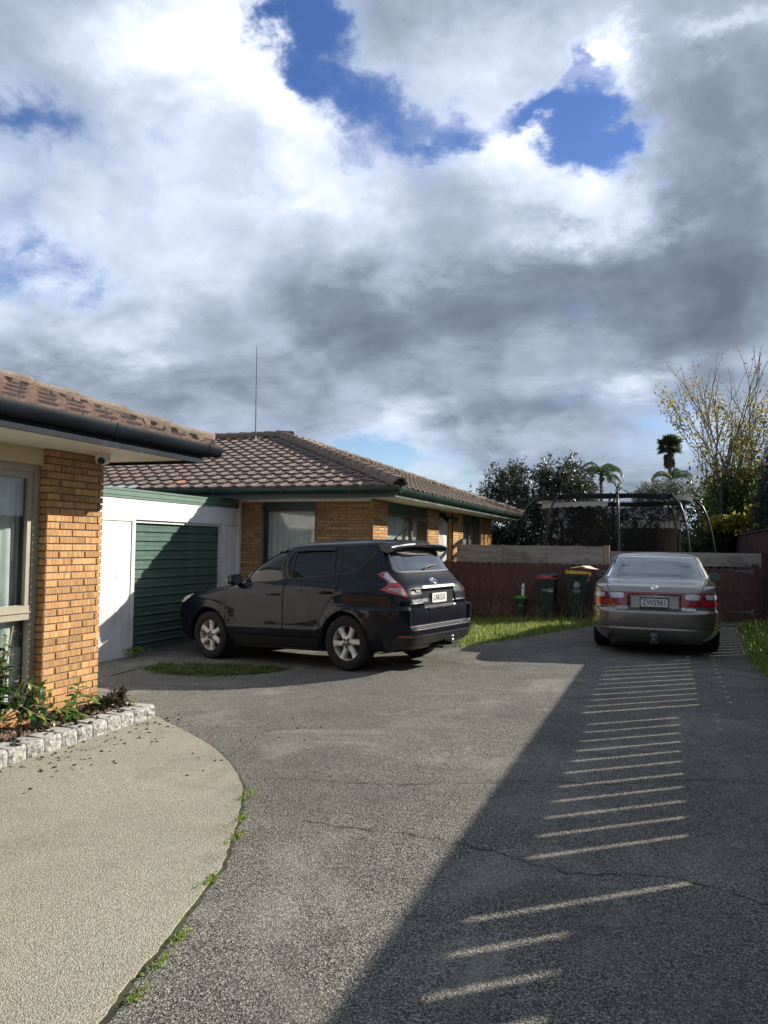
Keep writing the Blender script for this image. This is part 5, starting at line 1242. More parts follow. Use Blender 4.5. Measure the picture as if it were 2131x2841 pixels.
# bark mulch in the bed and bits of it spilt on the concrete
M_bark = mat('bark', (.075, .045, .032), .9, col2=(.17, .115, .085), scale=12, spec=.3)
M_barkd = mat('bark_dark', (.022, .016, .014), .8)
def chips(name, pts, s0, s1, m, flat=.5):
    n = len(pts); r_ = np.random.default_rng(4); V = np.zeros((n, 8, 3)); F = np.zeros((n, 6, 4), int)
    cube = np.array([(x, y, z) for z in (-.5, .5) for y in (-.5, .5) for x in (-.5, .5)]); cf = np.array([(0, 2, 3, 1), (4, 5, 7, 6), (0, 1, 5, 4), (2, 6, 7, 3), (0, 4, 6, 2), (1, 3, 7, 5)])
    for k, p in enumerate(pts):
        s = r_.uniform(s0, s1); d = np.array([s, s * r_.uniform(.3, .7), s * .22]) ; q = cube * d * (1 + r_.uniform(-.25, .25, (8, 3)))
        M = np.array(Matrix.Rotation(r_.uniform(0, 6.28), 3, 'Z') @ Matrix.Rotation(r_.normal(0, flat), 3, 'X') @ Matrix.Rotation(r_.normal(0, flat), 3, 'Y'))
        V[k] = q @ M.T + np.array(p) + np.array([0, 0, s * .12]); F[k] = cf + 8 * k
    return tag(np_obj(name, V.reshape(-1, 3), F.reshape(-1, 4), m), kind='stuff')
chips('bark_mulch', [(rnd.uniform(-4.72, -4.37), rnd.uniform(1.5, 5.62), .095 + rnd.uniform(0, .015)) for _ in range(2600)], .015, .05, M_bark)
sp = []
for _ in range(120):
    y = rnd.uniform(3.4, 5.7); d = abs(rnd.gauss(0, .25)) + .02; sp.append((-4.16 + d, y, .013))
for _ in range(45): sp.append((rnd.uniform(-4.1, -2.6), rnd.uniform(4.3, 6.2), .013))
chips('bark_litter', [(x, y, (.014 if y < 5.5 else gz(x, y) + .004)) for x, y, z in sp], .006, .024, M_barkd, .2)
chips('bark_litter', [(rnd.uniform(-4.36, -4.19), rnd.uniform(3.6, 5.6), .116) for _ in range(45)], .012, .04, M_barkd, .15)

# ---------------------------------------------------------------- wheelie bins
M_bin = mat('bin_green', (.011, .030, .022), .45, col2=(.013, .035, .026), scale=4)
M_lidr = mat('lid_red', (.36, .025, .03), .45); M_lidy = mat('lid_yellow', (.62, .36, .02), .45); M_lidg = mat('lid_green', (.045, .22, .03), .45)
M_print = mat('white_print', (.62, .64, .62), .6)
def wbin(name, label, x, y, W, D, H, lidm, yaw, cat='bin'):
    t = thing(name, label, cat, (x, y, 0), (0, 0, yaw), None)
    b = MB(); n = 2
    def ring(w, d, z, c=.06):
        w /= 2; d /= 2
        return [(-w + c, -d, z), (w - c, -d, z), (w, -d + c, z), (w, d - c, z), (w - c, d, z), (-w + c, d, z), (-w, d - c, z), (-w, -d + c, z)]
    R_ = [ring(W * .78, D * .70, .04), ring(W * .80, D * .74, .12), ring(W * .97, D * .93, H * .86), ring(W * .985, D * .95, H * .905), ring(W * 1.06, D * 1.02, H * .91), ring(W * 1.06, D * 1.02, H * .955), ring(W * 1.0, D * .97, H * .956)]
    vs = [v for r_ in R_ for v in r_]; fs = [(i * 8 + k, i * 8 + (k + 1) % 8, (i + 1) * 8 + (k + 1) % 8, (i + 1) * 8 + k) for i in range(len(R_) - 1) for k in range(8)]
    fs += [tuple(range(8))[::-1], tuple(range(len(vs) - 8, len(vs)))]; b.add(vs, fs)
    b.obj('body', M_bin, t, angle=35, world=False)
    b = MB()
    L = [ring(W * 1.02, D * 1.0, H * .957), ring(W * 1.02, D * 1.0, H * .985), ring(W * .9, D * .86, H * 1.02, .08), ring(W * .5, D * .4, H * 1.035, .05)]
    vs = [v for r_ in L for v in r_]; fs = [(i * 8 + k, i * 8 + (k + 1) % 8, (i + 1) * 8 + (k + 1) % 8, (i + 1) * 8 + k) for i in range(len(L) - 1) for k in range(8)] + [tuple(range(24, 32))]
    b.add(vs, fs); b.box(-W * .52, -W * .42, -D * .54, -D * .46, H * .965, H * 1.03); b.box(W * .42, W * .52, -D * .54, -D * .46, H * .965, H * 1.0)
    b.obj('lid', lidm, t, angle=35, world=False)
    for s in (-1, 1):
        w = MB(); w.lathe([(.001, -.03), (.09, -.03), (.10, 0), (.09, .03), (.001, .03)], 20, Matrix.Translation((s * W * .42, D * .42, .10)) @ Matrix.Rotation(math.pi / 2, 4, 'Y')); w.obj('wheel', M_black, t, world=False)
    h = MB(); h.tube([(-W * .40, D * .5, H * .93), (-W * .40, D * .58, H * .96), (W * .40, D * .58, H * .96), (W * .40, D * .5, H * .93)], .014, 6); h.obj('handle', M_bin, t, world=False)
    return t
def on_face(t, me, x, z, W, D, H, name='print'):
    """flat lettering on the sloping front face"""
    k = (z - .12) / (H * .86 - .12); yf = -(D * .74 + (D * .93 - D * .74) * k) / 2 - .004
    sl = math.atan((D * .93 - D * .74) / 2 / (H * .86 - .12))
    return local(name, me, t, (x, yf, z), (math.pi / 2 + sl, 0, 0))
W1, D1, H1 = .50, .56, 1.03
yb = wbin('wheelie_bin', 'large green wheelie bin with yellow lid and flattened cardboard on top', -1.79, 16.95, W1, D1, H1, M_lidy, R(8))
def crest():
    b = MB(); s = .052
    sh = [(-.62, .62), (.62, .62), (.62, .05), (.35, -.5), (0, -.82), (-.35, -.5), (-.62, .05)]
    def ringp(inner, outer):
        n = len(inner); b.add([(x * s, y * s, 0) for x, y in outer] + [(x * s, y * s, 0) for x, y in inner], [(i, (i + 1) % n, n + (i + 1) % n, n + i) for i in range(n)])
    ringp([(x * .8, y * .8) for x, y in sh], sh)
    for sgn in (1, -1):
        a = [(.86, .7), (1.12, .3), (1.1, -.3), (.78, -.95), (.2, -1.25), (.1, -1.05), (.55, -.75), (.82, -.25), (.85, .25)]
        b.add([(sgn * x * s, y * s, 0) for x, y in a], [tuple(range(9)) if sgn < 0 else tuple(range(9))[::-1]])
    b.add([(x * s, y * s, 0) for x, y in ((-.7, .9), (.7, .9), (.5, 1.15), (-.5, 1.15))], [(0, 1, 2, 3)])
    for cx, cy, r_ in ((0, 0, .26), (-.3, .3, .15), (.3, .3, .15), (-.25, -.28, .13), (.25, -.28, .13)):
        b.add([(s * (cx + r_ * math.cos(k * 1.047)), s * (cy + r_ * math.sin(k * 1.047)), 0) for k in range(6)], [tuple(range(6))])
    return b.mesh('crest', M_print)
on_face(yb, crest(), -.035, .76, W1, D1, H1, 'crest')
for z, s, sz in ((.655, 'Te Kaunihera', .026), (.620, 'MANUKAU', .032), (.588, 'City Council', .024)): on_face(yb, text_mesh('lettering', s, sz, M_print), -.035, z, W1, D1, H1, 'lettering')
W2, D2, H2 = .43, .45, .90
rb = wbin('wheelie_bin', 'green wheelie bin with dark red lid and grey plastic bag on it', -2.44, 17.0, W2, D2, H2, M_lidr, R(4))
for z, s, x in ((.632, 'Auckland', .015), (.603, 'Council', .025)): on_face(rb, text_mesh('lettering', s, .036, M_print), x - .055, z, W2, D2, H2, 'lettering')
q = MB(); 
for a in ((-.05, .05, .03, .036), (-.05, .05, -.012, -.006), (-.05, -.044, -.006, .03), (.044, .05, -.006, .03), (-.05, .05, -.036, -.022)): q.add([(a[0], a[2], 0), (a[1], a[2], 0), (a[1], a[3], 0), (a[0], a[3], 0)], [(0, 1, 2, 3)])
for k in range(3): q.add([(-.034 + k * .026, -.002, 0), (-.016 + k * .026, -.002, 0), (-.025 + k * .026, .02, 0)], [(0, 1, 2)])
on_face(rb, q.mesh('emblem', M_print), .078, .618, W2, D2, H2, 'emblem')
W3, D3, H3 = .255, .28, .40
fb = thing('food_bin', 'small dark green food scraps bin with bright green lid by the fence', 'bin', (-3.03, 17.1, .02), (0, 0, R(3)))
def small_bin(t):
    b = MB()
    def ring(w, d, z, c=.03):
        w /= 2; d /= 2
        return [(-w + c, -d, z), (w - c, -d, z), (w, -d + c, z), (w, d - c, z), (w - c, d, z), (-w + c, d, z), (-w, d - c, z), (-w, -d + c, z)]
    R_ = [ring(.19, .2, 0), ring(.24, .26, .36), ring(.255, .28, .365), ring(.255, .28, .39)]
    vs = [v for r_ in R_ for v in r_]; fs = [(i * 8 + k, i * 8 + (k + 1) % 8, (i + 1) * 8 + (k + 1) % 8, (i + 1) * 8 + k) for i in range(3) for k in range(8)] + [tuple(range(8))[::-1]]; b.add(vs, fs); b.obj('body', M_bin, t, angle=35, world=False)
    b = MB(); R_ = [ring(.265, .29, .385), ring(.265, .29, .405), ring(.19, .21, .43), ring(.12, .14, .445)]
    vs = [v for r_ in R_ for v in r_]; fs = [(i * 8 + k, i * 8 + (k + 1) % 8, (i + 1) * 8 + (k + 1) % 8, (i + 1) * 8 + k) for i in range(3) for k in range(8)] + [tuple(range(24, 32))]; b.add(vs, fs); b.obj('lid', M_lidg, t, angle=35, world=False)
    b = MB(); b.tube([(.125, 0, .36), (.15, -.02, .3), (.15, -.04, .15), (.12, -.05, .05)], .008, 6); b.obj('handle', M_black, t, world=False)
small_bin(fb)
for z, s in ((.255, 'Auckland'), (.222, 'Food Scraps')): local('lettering', text_mesh('lettering', s, .026, M_print), fb, (-.01, -.10 - (z - 0) * .085 - .004, z), (math.pi / 2 + .083, 0, 0))
for o in (yb, rb): o['group'] = 'wheelie bins along the fence'
# things lying on the bins
def rumple(name, label, cat, loc, sx, sy, m, h, seed, nx=14, ny=8, group=None):
    r_ = random.Random(seed); b = MB(); vs = []; ph = [r_.uniform(0, 6) for _ in range(6)]
    for j in range(ny + 1):
        for i in range(nx + 1):
            u, v = i / nx - .5, j / ny - .5
            z = h * (.5 + .35 * math.sin(u * 9 + ph[0] + 2 * v) + .35 * math.sin(v * 11 + ph[1] + u * 5) + .2 * math.sin(u * 23 + ph[2]))
            edge = max(abs(u), abs(v)) * 2; z = max(0.001, z) * (1 - .7 * edge ** 4) - .03 * max(0, edge - .8)
            vs.append((u * sx * (1 + .12 * math.sin(v * 9 + ph[3])), v * sy * (1 + .12 * math.sin(u * 8 + ph[4])), z))
    b.add(vs, [(j * (nx + 1) + i, j * (nx + 1) + i + 1, (j + 1) * (nx + 1) + i + 1, (j + 1) * (nx + 1) + i) for j in range(ny) for i in range(nx)])
    o = b.obj(name, m, None, smooth=True, loc=loc); return tag(o, label, cat, group)
rumple('plastic_bag', 'crumpled grey plastic bag lying on the red bin lid', 'bag', (-2.40, 16.98, .925), .40, .34, mat('grey_film', (.035, .045, .05), .3), .055, 2)
M_card = mat('cardboard', (.40, .27, .16), .9, col2=(.33, .22, .13), scale=6); M_cardw = mat('card_pale', (.62, .56, .46), .9, col2=(.5, .42, .32), scale=8); M_cardd = mat('card_dark', (.13, .085, .06), .9)
for k, (dx, sx, sy, z, rz, m, lab) in enumerate(((.06, .62, .5, 1.068, .1, M_card, 'lowest flattened cardboard sheet lying on the yellow bin lid'), (.02, .52, .42, 1.083, -.12, M_cardd, 'dark brown cardboard sheet between two others on the yellow bin'), (.10, .50, .36, 1.098, .22, M_card, 'topmost brown cardboard sheet on the yellow bin'), (.24, .28, .34, 1.112, -.3, M_cardw, 'pale torn cardboard piece overhanging the right of the yellow bin'))):
    b = MB(); n = 10; vs = []
    for i in range(n + 1):
        u = i / n - .5
        for v in (-.5, .5): vs.append((u * sx + .02 * v, v * sy, .03 * math.sin(u * 4 + k) + .02 * abs(u) * (k % 2) - .05 * max(0, u - .3)))
    vs += [(x, y, z_ + .006) for x, y, z_ in vs]; m_ = 2 * (n + 1)
    fs = [(2 * i, 2 * i + 1, 2 * i + 3, 2 * i + 2) for i in range(n)] + [(m_ + 2 * i, m_ + 2 * i + 2, m_ + 2 * i + 3, m_ + 2 * i + 1) for i in range(n)] + [(2 * i, 2 * i + 2, m_ + 2 * i + 2, m_ + 2 * i) for i in range(n)]
    b.add(vs, fs); o = b.obj('cardboard', m, None, loc=(-1.79 + dx, 16.95, z)); o.rotation_euler = (0, 0, rz); tag(o, lab, 'cardboard', 'cardboard sheets on the yellow bin')
bo = thing('spray_bottle', 'white plastic bottle standing on the green food bin lid', 'bottle', (-2.985, 17.1, .465))
q = MB(); q.lathe([(.001, 0), (.036, 0), (.038, .02), (.038, .13), (.036, .135), (.036, .14), (.038, .145), (.038, .20), (.03, .225)], 16); q.obj('body', mat('bottle_white', (.68, .70, .70), .35), bo, angle=40, world=False)
q = MB(); q.lathe([(.03, .225), (.026, .25), (.012, .268), (.001, .27)], 16); q.obj('cap', mat('cap_white', (.75, .76, .76), .35), bo, angle=40, world=False)
q = MB()
for a0, z0, z1 in ((-2.0, .15, .19), (-1.75, .16, .205), (-1.2, .04, .10)): q.add([(.0388 * math.cos(a0 + k * .18), .0388 * math.sin(a0 + k * .18), z) for z in (z0, z1) for k in range(3)], [(0, 1, 4, 3), (1, 2, 5, 4)])
q.obj('print', M_black, bo, world=False)
q = MB(); q.tube([(-3.72 + .72 * t + 0, 17.3 - .1 * t, .10 + 1.6 * t * (1.02 - t) * 1.35 + .33 * t) for t in [i / 14 for i in range(15)]], .006, 5)
hz = q.obj('hose', mat('hose', (.16, .12, .12), .6)); tag(hz, 'thin brown hose arching from the grass to the food bin', 'hose')

# ---------------------------------------------------------------- trampoline behind the fence
TC = Vector((-1.36, 21.2, 0)); TR = 1.98
tr = thing('trampoline', 'large round trampoline with curved black poles and dark safety net behind the fence', 'trampoline', TC)
M_pole = mat('pole_black', (.012, .013, .015), .35, spec=.4); M_pad = mat('pad_black', (.009, .010, .012), .7, spec=.2)
def netmat():
    m = bpy.data.materials.new('safety_net'); m.use_nodes = True; t = NT(m.node_tree); b = t.n['Principled BSDF']; b.inputs['Base Color'].default_value = (.020, .018, .016, 1); b.inputs['Roughness'].default_value = 1; b.inputs['Specular IOR Level'].default_value = 0
    tr_ = t.new('ShaderNodeBsdfTransparent'); mx = t.new('ShaderNodeMixShader'); mx.inputs[0].default_value = .66
    t.l.new(tr_.outputs[0], mx.inputs[1]); t.l.new(b.outputs[0], mx.inputs[2]); t.l.new(mx.outputs[0], t.n['Material Output'].inputs[0]); return m
PH = [R(a) for a in (-177, -126, -83, -42, 3, 48, 93, 138)]
for a in PH:
    d = Vector((math.cos(a), math.sin(a), 0)); pts = []
    for i in range(13):
        u = i / 12; r_ = TR + .62 * (1 - u) ** .55 * (1 if u < 1 else 0) if u < 1 else TR
        r_ = TR + .60 * math.sin(math.acos(min(1, u))) ; pts.append(TC + d * r_ + Vector((0, 0, .25 + 2.60 * u)))
    q = MB(); q.tube(pts, .032, 8); po = q.obj('pole', M_pole, tr, smooth=True)
    q = MB(); q.sphere(pts[-1] + Vector((0, 0, .02)), .045, 8, 6); q.obj('pole_cap', M_pole, po)
q = MB(); n = 48; vs = []
for k in range(n):
    a = 2 * math.pi * k / n; sag = .012 * math.sin(a * 9)
    for r_, z in ((TR + .01, 2.86), (TR + .01, 2.74 + sag), (TR - .02, 2.74 + sag), (TR - .02, 2.86)): vs.append(TC + Vector((r_ * math.cos(a), r_ * math.sin(a), z)))
q.add(vs, [(k * 4 + j, k * 4 + (j + 1) % 4, ((k + 1) % n) * 4 + (j + 1) % 4, ((k + 1) % n) * 4 + j) for k in range(n) for j in range(4)]); q.obj('top_band', M_pad, tr)
q = MB(); n = 72; vs = []; H_ = 8
for j in range(H_ + 1):
    for k in range(n):
        a = 2 * math.pi * k / n; z = .85 + 1.83 * j / H_; r_ = 1.80 - .10 * math.sin(math.pi * j / H_) + .012 * math.sin(a * 20) * (j / H_)
        vs.append(TC + Vector((r_ * math.cos(a), r_ * math.sin(a), z)))
q.add(vs, [(j * n + k, j * n + (k + 1) % n, (j + 1) * n + (k + 1) % n, (j + 1) * n + k) for j in range(H_) for k in range(n)]); q.obj('safety_net', netmat(), tr, smooth=True)
q = MB(); vs = []; 
for k in range(30):
    a = R(-165 + k * 2.6)
    for z in (2.56 + .02 * math.sin(k * 2.2), 2.68): vs.append(TC + Vector((1.83 * math.cos(a), 1.83 * math.sin(a), z)))
q.add(vs, [(2 * i, 2 * i + 2, 2 * i + 3, 2 * i + 1) for i in range(29)]); q.obj('net_hem', mat('net_hem', (.42, .42, .42), .8), tr)
q = MB(); q.lathe([(TR + .1, .80), (TR + .12, .86), (1.75, .88), (1.72, .84)], 40, Matrix.Translation(TC)); q.obj('edge_pad', M_pad, tr)
q = MB(); q.lathe([(1.74, .855), (.001, .845)], 40, Matrix.Translation(TC)); q.obj('jump_mat', M_black, tr)

# ---------------------------------------------------------------- plants
RG = np.random.default_rng(11)
M_grass = leafmat('grass_blade', (.15, .25, .035), (.29, .36, .07), .5, .5)
M_grass_shaded = leafmat('short_grass_shaded', (.07, .13, .022), (.14, .17, .04), .5, .4)  # short grass in a darker copy, shade on the garage strip painted in
M_grassd = leafmat('grass_blade_dry', (.10, .12, .03), (.26, .22, .09), .6, .35)
M_seed = leafmat('seed_head', (.36, .26, .15), (.22, .15, .10), .7, .3)
M_cam = leafmat('camellia_leaf', (.014, .045, .010), (.030, .075, .014), .22, .12, spec=.6)
M_camy = leafmat('young_leaf', (.14, .20, .03), (.24, .27, .05), .32, .35)
M_hyd = leafmat('hydrangea_leaf', (.07, .15, .03), (.13, .22, .05), .42, .35)
M_drk = leafmat('bronze_leaf', (.028, .045, .018), (.085, .06, .03), .35, .2)
M_stem = mat('green_stem', (.16, .17, .07), .7, col2=(.12, .09, .05), scale=12)
M_bark2 = mat('tree_bark', (.17, .15, .13), .9, col2=(.09, .075, .065), scale=6, stretch=(1, 1, .3), bump=.3)
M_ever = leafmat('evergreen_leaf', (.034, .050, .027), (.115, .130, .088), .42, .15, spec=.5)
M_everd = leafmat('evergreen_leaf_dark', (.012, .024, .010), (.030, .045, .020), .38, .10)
M_aut1 = leafmat('leaf_green', (.035, .075, .018), (.085, .125, .025), .5, .5)
M_aut2 = leafmat('leaf_yellow', (.36, .30, .05), (.20, .21, .035), .5, .6)
M_aut3 = leafmat('leaf_brown', (.20, .12, .045), (.30, .20, .06), .6, .4)
M_con = leafmat('cypress_leaf', (.012, .024, .022), (.028, .045, .042), .7, .08)
M_olive = leafmat('olive_leaf', (.085, .105, .060), (.15, .17, .11), .5, .2)
M_palm = leafmat('palm_leaf', (.035, .065, .018), (.085, .115, .035), .4, .25)
M_palmd = leafmat('palm_dead', (.16, .115, .06), (.10, .075, .045), .8, .1)

def blades(name, inside, box, n, h0, h1, w, m, zf, lean=.5, kind='stuff', hfun=None):
    x0, x1, y0, y1 = box; P = []
    while len(P) < n:
        X = RG.uniform(x0, x1, n); Y = RG.uniform(y0, y1, n); k = inside(X, Y); P += list(zip(X[k], Y[k]))
    P = np.array(P[:n]); H = RG.uniform(h0, h1, n) * (1 if hfun is None else hfun(P[:, 0], P[:, 1])); A = RG.uniform(0, 6.283, n); L = RG.normal(0, lean, n)
    d = np.stack([np.cos(A), np.sin(A)], -1); s = np.stack([-np.sin(A), np.cos(A)], -1); z = zf(P[:, 0], P[:, 1]); V = np.zeros((n, 5, 3)); ww = w * RG.uniform(.6, 1.4, n)
    for i, (hh, ld, wd) in enumerate(((0, 0, 1), (0, 0, -1), (.55, .35, -.8), (.55, .35, .8), (1, 1, 0))):
        V[:, i, :2] = P + d * (L * H * ld)[:, None] + s * (ww * wd / 2)[:, None]; V[:, i, 2] = z + H * hh * np.cos(np.minimum(np.abs(L), 1.2) * ld)
    b = np.arange(n)[:, None] * 5; F = np.concatenate([b + np.array([0, 1, 2]), b + np.array([0, 2, 3]), b + np.array([3, 2, 4])], 0)
    o = np_obj(name, V.reshape(-1, 3), F, m); o['kind'] = kind; return o
def in_poly(poly): return lambda X, Y: pip(poly, X, Y)
G1 = [(-4.95, 11.9), (-3.95, 11.95), (-3.31, 12.12), (-3.0, 12.45), (-2.6, 13.15), (-2.15, 14.15), (-1.66, 15.4), (-1.42, 15.95), (-1.2, 17.42), (-4.95, 17.42)]
G2 = [(1.42, 17.4), (1.36, 16.4), (1.33, 15.3), (1.28, 14.2), (1.22, 13.2), (1.15, 12.2), (1.12, 11.2), (1.2, 10.3), (1.45, 9.6), (2.08, 9.4), (2.08, 17.4)]
G3 = [(-6.85, 9.0), (-6.5, 8.78), (-6.1, 8.72), (-5.6, 8.82), (-5.15, 9.05), (-4.9, 9.45), (-5.15, 9.62), (-5.6, 9.66), (-6.2, 9.5), (-6.7, 9.32)]
def soil_patch(name, poly, m, dz=.004, rag=.03):
    P = [Vector(p) for p in smooth_poly(poly + poly[:1], 5)][:-1]; P = [p + Vector((rnd.gauss(0, rag), rnd.gauss(0, rag))) for p in P]
    b = MB(); c = sum(P, Vector((0, 0))) / len(P); n = len(P)
    for k in range(6):
        for p in P: q = c.lerp(p, 1 - k / 6); b.v.append((q.x, q.y, gz(q.x, q.y) + dz + (.03 if dz > .003 else .012) * min(1, k / 3)))
    b.v.append((c.x, c.y, gz(c.x, c.y) + dz + .03))
    fs = [(k * n + i, k * n + (i + 1) % n, (k + 1) * n + (i + 1) % n, (k + 1) * n + i) for k in range(5) for i in range(n)] + [(5 * n + i, 5 * n + (i + 1) % n, 6 * n) for i in range(n)]
    b.f = fs; b.m = [0] * len(fs); return tag(b.obj(name, m), kind='structure')
soil_patch('grass_verge', G1, M_lawn, .006); soil_patch('grass_verge', G2, M_lawn, .006); soil_patch('grass_verge', G3, M_lawn, .002, .05)
blades('grass', in_poly(G1), (-5, -1, 11.8, 17.5), 15000, .05, .13, .014, M_grass, gnz, .8)
blades('grass', in_poly(G1), (-5, -1, 11.8, 17.5), 2500, .08, .20, .010, M_grassd, gnz, .6, hfun=lambda X, Y: np.where(Y > 16, 1.4, .9))
blades('grass', in_poly(G2), (1, 2.1, 9.3, 17.5), 6500, .06, .19, .020, M_grass, gnz, .9, hfun=lambda X, Y: .8 + .9 * np.clip(X - 1.3, 0, 1))
blades('grass', in_poly(G3), (-6.9, -4.8, 8.6, 9.7), 6500, .025, .06, .011, M_grass_shaded, gnz, .9, hfun=lambda X, Y: .55 + .9 * (np.sin(X * 9) * np.sin(Y * 13) > -.3))
# the fringe that creeps over the edge of the paving
def fringe(poly, n, spread):
    P = smooth_poly(poly, 8); pts = [P[int(RG.integers(len(P)))] for _ in range(n)]
    return np.array([(p.x + RG.normal(0, spread), p.y + RG.normal(0, spread)) for p in pts])
fr_ = fringe(G1[:8], 1500, .07)
def at_pts(name, P, h0, h1, w, m, lean):
    it = iter([P]); return blades(name, lambda X, Y: np.ones(len(X), bool), (0, 1, 0, 1), 0, h0, h1, w, m, gnz, lean) if False else _at(name, P, h0, h1, w, m, lean)
def _at(name, P, h0, h1, w, m, lean):
    n = len(P); global RG; H = RG.uniform(h0, h1, n); A = RG.uniform(0, 6.283, n); L = RG.normal(0, lean, n); d = np.stack([np.cos(A), np.sin(A)], -1); s = np.stack([-np.sin(A), np.cos(A)], -1); z = gnz(P[:, 0], P[:, 1]); V = np.zeros((n, 3, 3))
    for i, (hh, ld, wd) in enumerate(((0, 0, 1), (0, 0, -1), (1, 1, 0))):
        V[:, i, :2] = P + d * (L * H * ld)[:, None] + s * (w * wd / 2); V[:, i, 2] = z + H * hh * .8
    return tag(np_obj(name, V.reshape(-1, 3), np.arange(n * 3).reshape(n, 3), m), kind='stuff')
_at('grass', fr_, .03, .09, .014, M_grass, 1.0); _at('grass', fringe(G3 + G3[:1], 1500, .075), .015, .045, .010, M_grass_shaded, 1.1); _at('grass', fringe(G2[:8], 700, .05), .04, .12, .018, M_grass, 1.0)
# tall grasses gone to seed along the foot of the fence
def seed_grass(name, n, box, h0, h1):
    b = MB(); sd = MB()
    for _ in range(n):
        x, y = rnd.uniform(*box[:2]), rnd.uniform(*box[2:]); h = rnd.uniform(h0, h1); a = rnd.uniform(0, 6.28); l = rnd.uniform(.1, .7) * h; z = gz(x, y); pts = [Vector((x + math.cos(a) * l * t * t, y + math.sin(a) * l * t * t, z + h * (t - .25 * t * t * l / h))) for t in (0, .35, .7, 1)]
        b.tube(pts, [.003, .0026, .002, .0012], 3, False); d = (pts[3] - pts[2]).normalized()
        for k in range(7): p = pts[3] - d * (k * .012); o = Vector((rnd.gauss(0, .008), rnd.gauss(0, .008), rnd.gauss(0, .004))); e = d * .02 + o; sd.add([p, p + e * .5 + Vector((.004, .003, 0)), p + e, p + e * .5 - Vector((.004, .003, 0))], [(0, 1, 2, 3)])
    o = b.obj(name, M_seed); o['kind'] = 'stuff'; o2 = sd.obj('seed_head', M_seed, o); o2['kind'] = 'stuff'
seed_grass('seeding_grass', 120, (-4.6, -1.4, 16.35, 16.85), .22, .50); seed_grass('seeding_grass', 40, (1.6, 2.05, 12, 17), .25, .55)

def leaf_mesh(name, m, L=.075, W=.036, fold=.25, curl=.2):
    b = MB(); st = [(0, 0), (.12, .45), (.35, .95), (.6, 1.0), (.82, .62), (1, 0)]; vs = []
    for u, w in st:
        z = -curl * L * u * u
        vs += [(-w * W / 2, u * L, z + fold * w * W / 2), (0, u * L, z), (w * W / 2, u * L, z + fold * w * W / 2)]
    b.add(vs, [(i * 3 + j, i * 3 + j + 1, i * 3 + j + 4, i * 3 + j + 3) for i in range(5) for j in (0, 1)]); me = b.mesh(name, m, smooth=True); return me
def put_leaf(me, par, p, d, up=Vector((0, 0, 1)), s=1.0, roll=0.0):
    d = d.normalized(); x = d.cross(up);
    if x.length < .05: x = Vector((1, 0, 0))
    x.normalize(); z = x.cross(d); Mx = Matrix((x, d, z)).transposed() @ Matrix.Rotation(roll, 3, 'Y')
    o = bpy.data.objects.new('leaf', me); link(o, par, p); o.rotation_euler = Mx.to_euler(); o.scale = (s, s, s); return o
def shrub(name, label, cat, base, shoots, me_list, per, spread, stem_r=.006, group=None, stem_m=None):
    """shoots: polylines; leaves (each a part) set round them"""
    t = thing(name, label, cat, base, None, group); st = MB()
    for sh_ in shoots:
        P = [Vector(p) for p in sh_]; st.tube(P, [stem_r] + [stem_r * .7] * (len(P) - 2) + [stem_r * .35], 5)
    st.obj('stem', stem_m or M_stem, t)
    for si, sh_ in enumerate(shoots):
        P = [Vector(p) for p in sh_]; n = per if not hasattr(per, '__len__') else per[si]; a0 = rnd.uniform(0, 6)
        for k in range(n):
            u = (.25 + .75 * (k + 1) / n) * (len(P) - 1); i = min(int(u), len(P) - 2); p = P[i].lerp(P[i + 1], u - i); ax = (P[i + 1] - P[i]).normalized()
            a = a0 + k * 2.4; o = ax.orthogonal().normalized(); rd = (Matrix.Rotation(a, 3, ax) @ o); d = rd * spread + ax * (.25 + .5 * (k == n - 1)) + Vector((0, 0, rnd.uniform(-.15, .25)))
            put_leaf(me_list[min(len(me_list) - 1, 0 if rnd.random() < .8 or len(me_list) == 1 else 1)] if k < n - 2 or len(me_list) == 1 else me_list[-1], t, p, d, s=rnd.uniform(.7, 1.2) * (1 if k < n - 2 else .8), roll=rnd.gauss(0, .25))
    return t
lf_cam = leaf_mesh('leaf', M_cam, .088, .052, .22, .25); lf_camy = leaf_mesh('leaf', M_camy, .07, .036, .2, .3); lf_hyd = leaf_mesh('leaf', M_hyd, .11, .06, .18, .35)
cb = Vector((-4.54, 4.30, .09)); sts = []
for k in range(9):
    h = rnd.uniform(.50, .86); oy = rnd.uniform(-.03, .12); sts.append([cb, cb + Vector((.02, oy * .6, h * .5)), cb + Vector((rnd.uniform(-.02, .07), oy, h))])
for k in range(13):
    a = rnd.uniform(0, 6.28); h = rnd.uniform(.30, .68); r2 = rnd.uniform(.04, .13)
    sts.append([cb, cb + Vector((math.cos(a) * r2 * .4, math.sin(a) * r2 * .8, h * .5)), cb + Vector((math.cos(a) * r2 * .9, math.sin(a) * r2 * 1.3, h))])
for dy, dx, h in ((.42, .06, .20), (.50, .02, .26), (.36, .10, .30), (.58, .10, .10), (.30, .12, .12), (.62, .04, .03), (.45, .13, .05)):
    sts.append([cb + Vector((0, .02, .12)), cb + Vector((dx * .6, dy * .5, h + .10)), cb + Vector((dx, dy, h))])
shrub('camellia', 'glossy dark green camellia tied to a cane under the near window', 'shrub', cb, sts, [lf_cam, lf_camy], [17] * 9 + [10] * 13 + [13] * 7, .95)
q = MB(); q.tube([(-4.51, 4.26, .1), (-4.48, 4.37, .90)], .005, 6); tag(q.obj('garden_cane', mat('cane', (.42, .34, .20), .8)), 'thin pale bamboo cane standing in the camellia', 'cane')
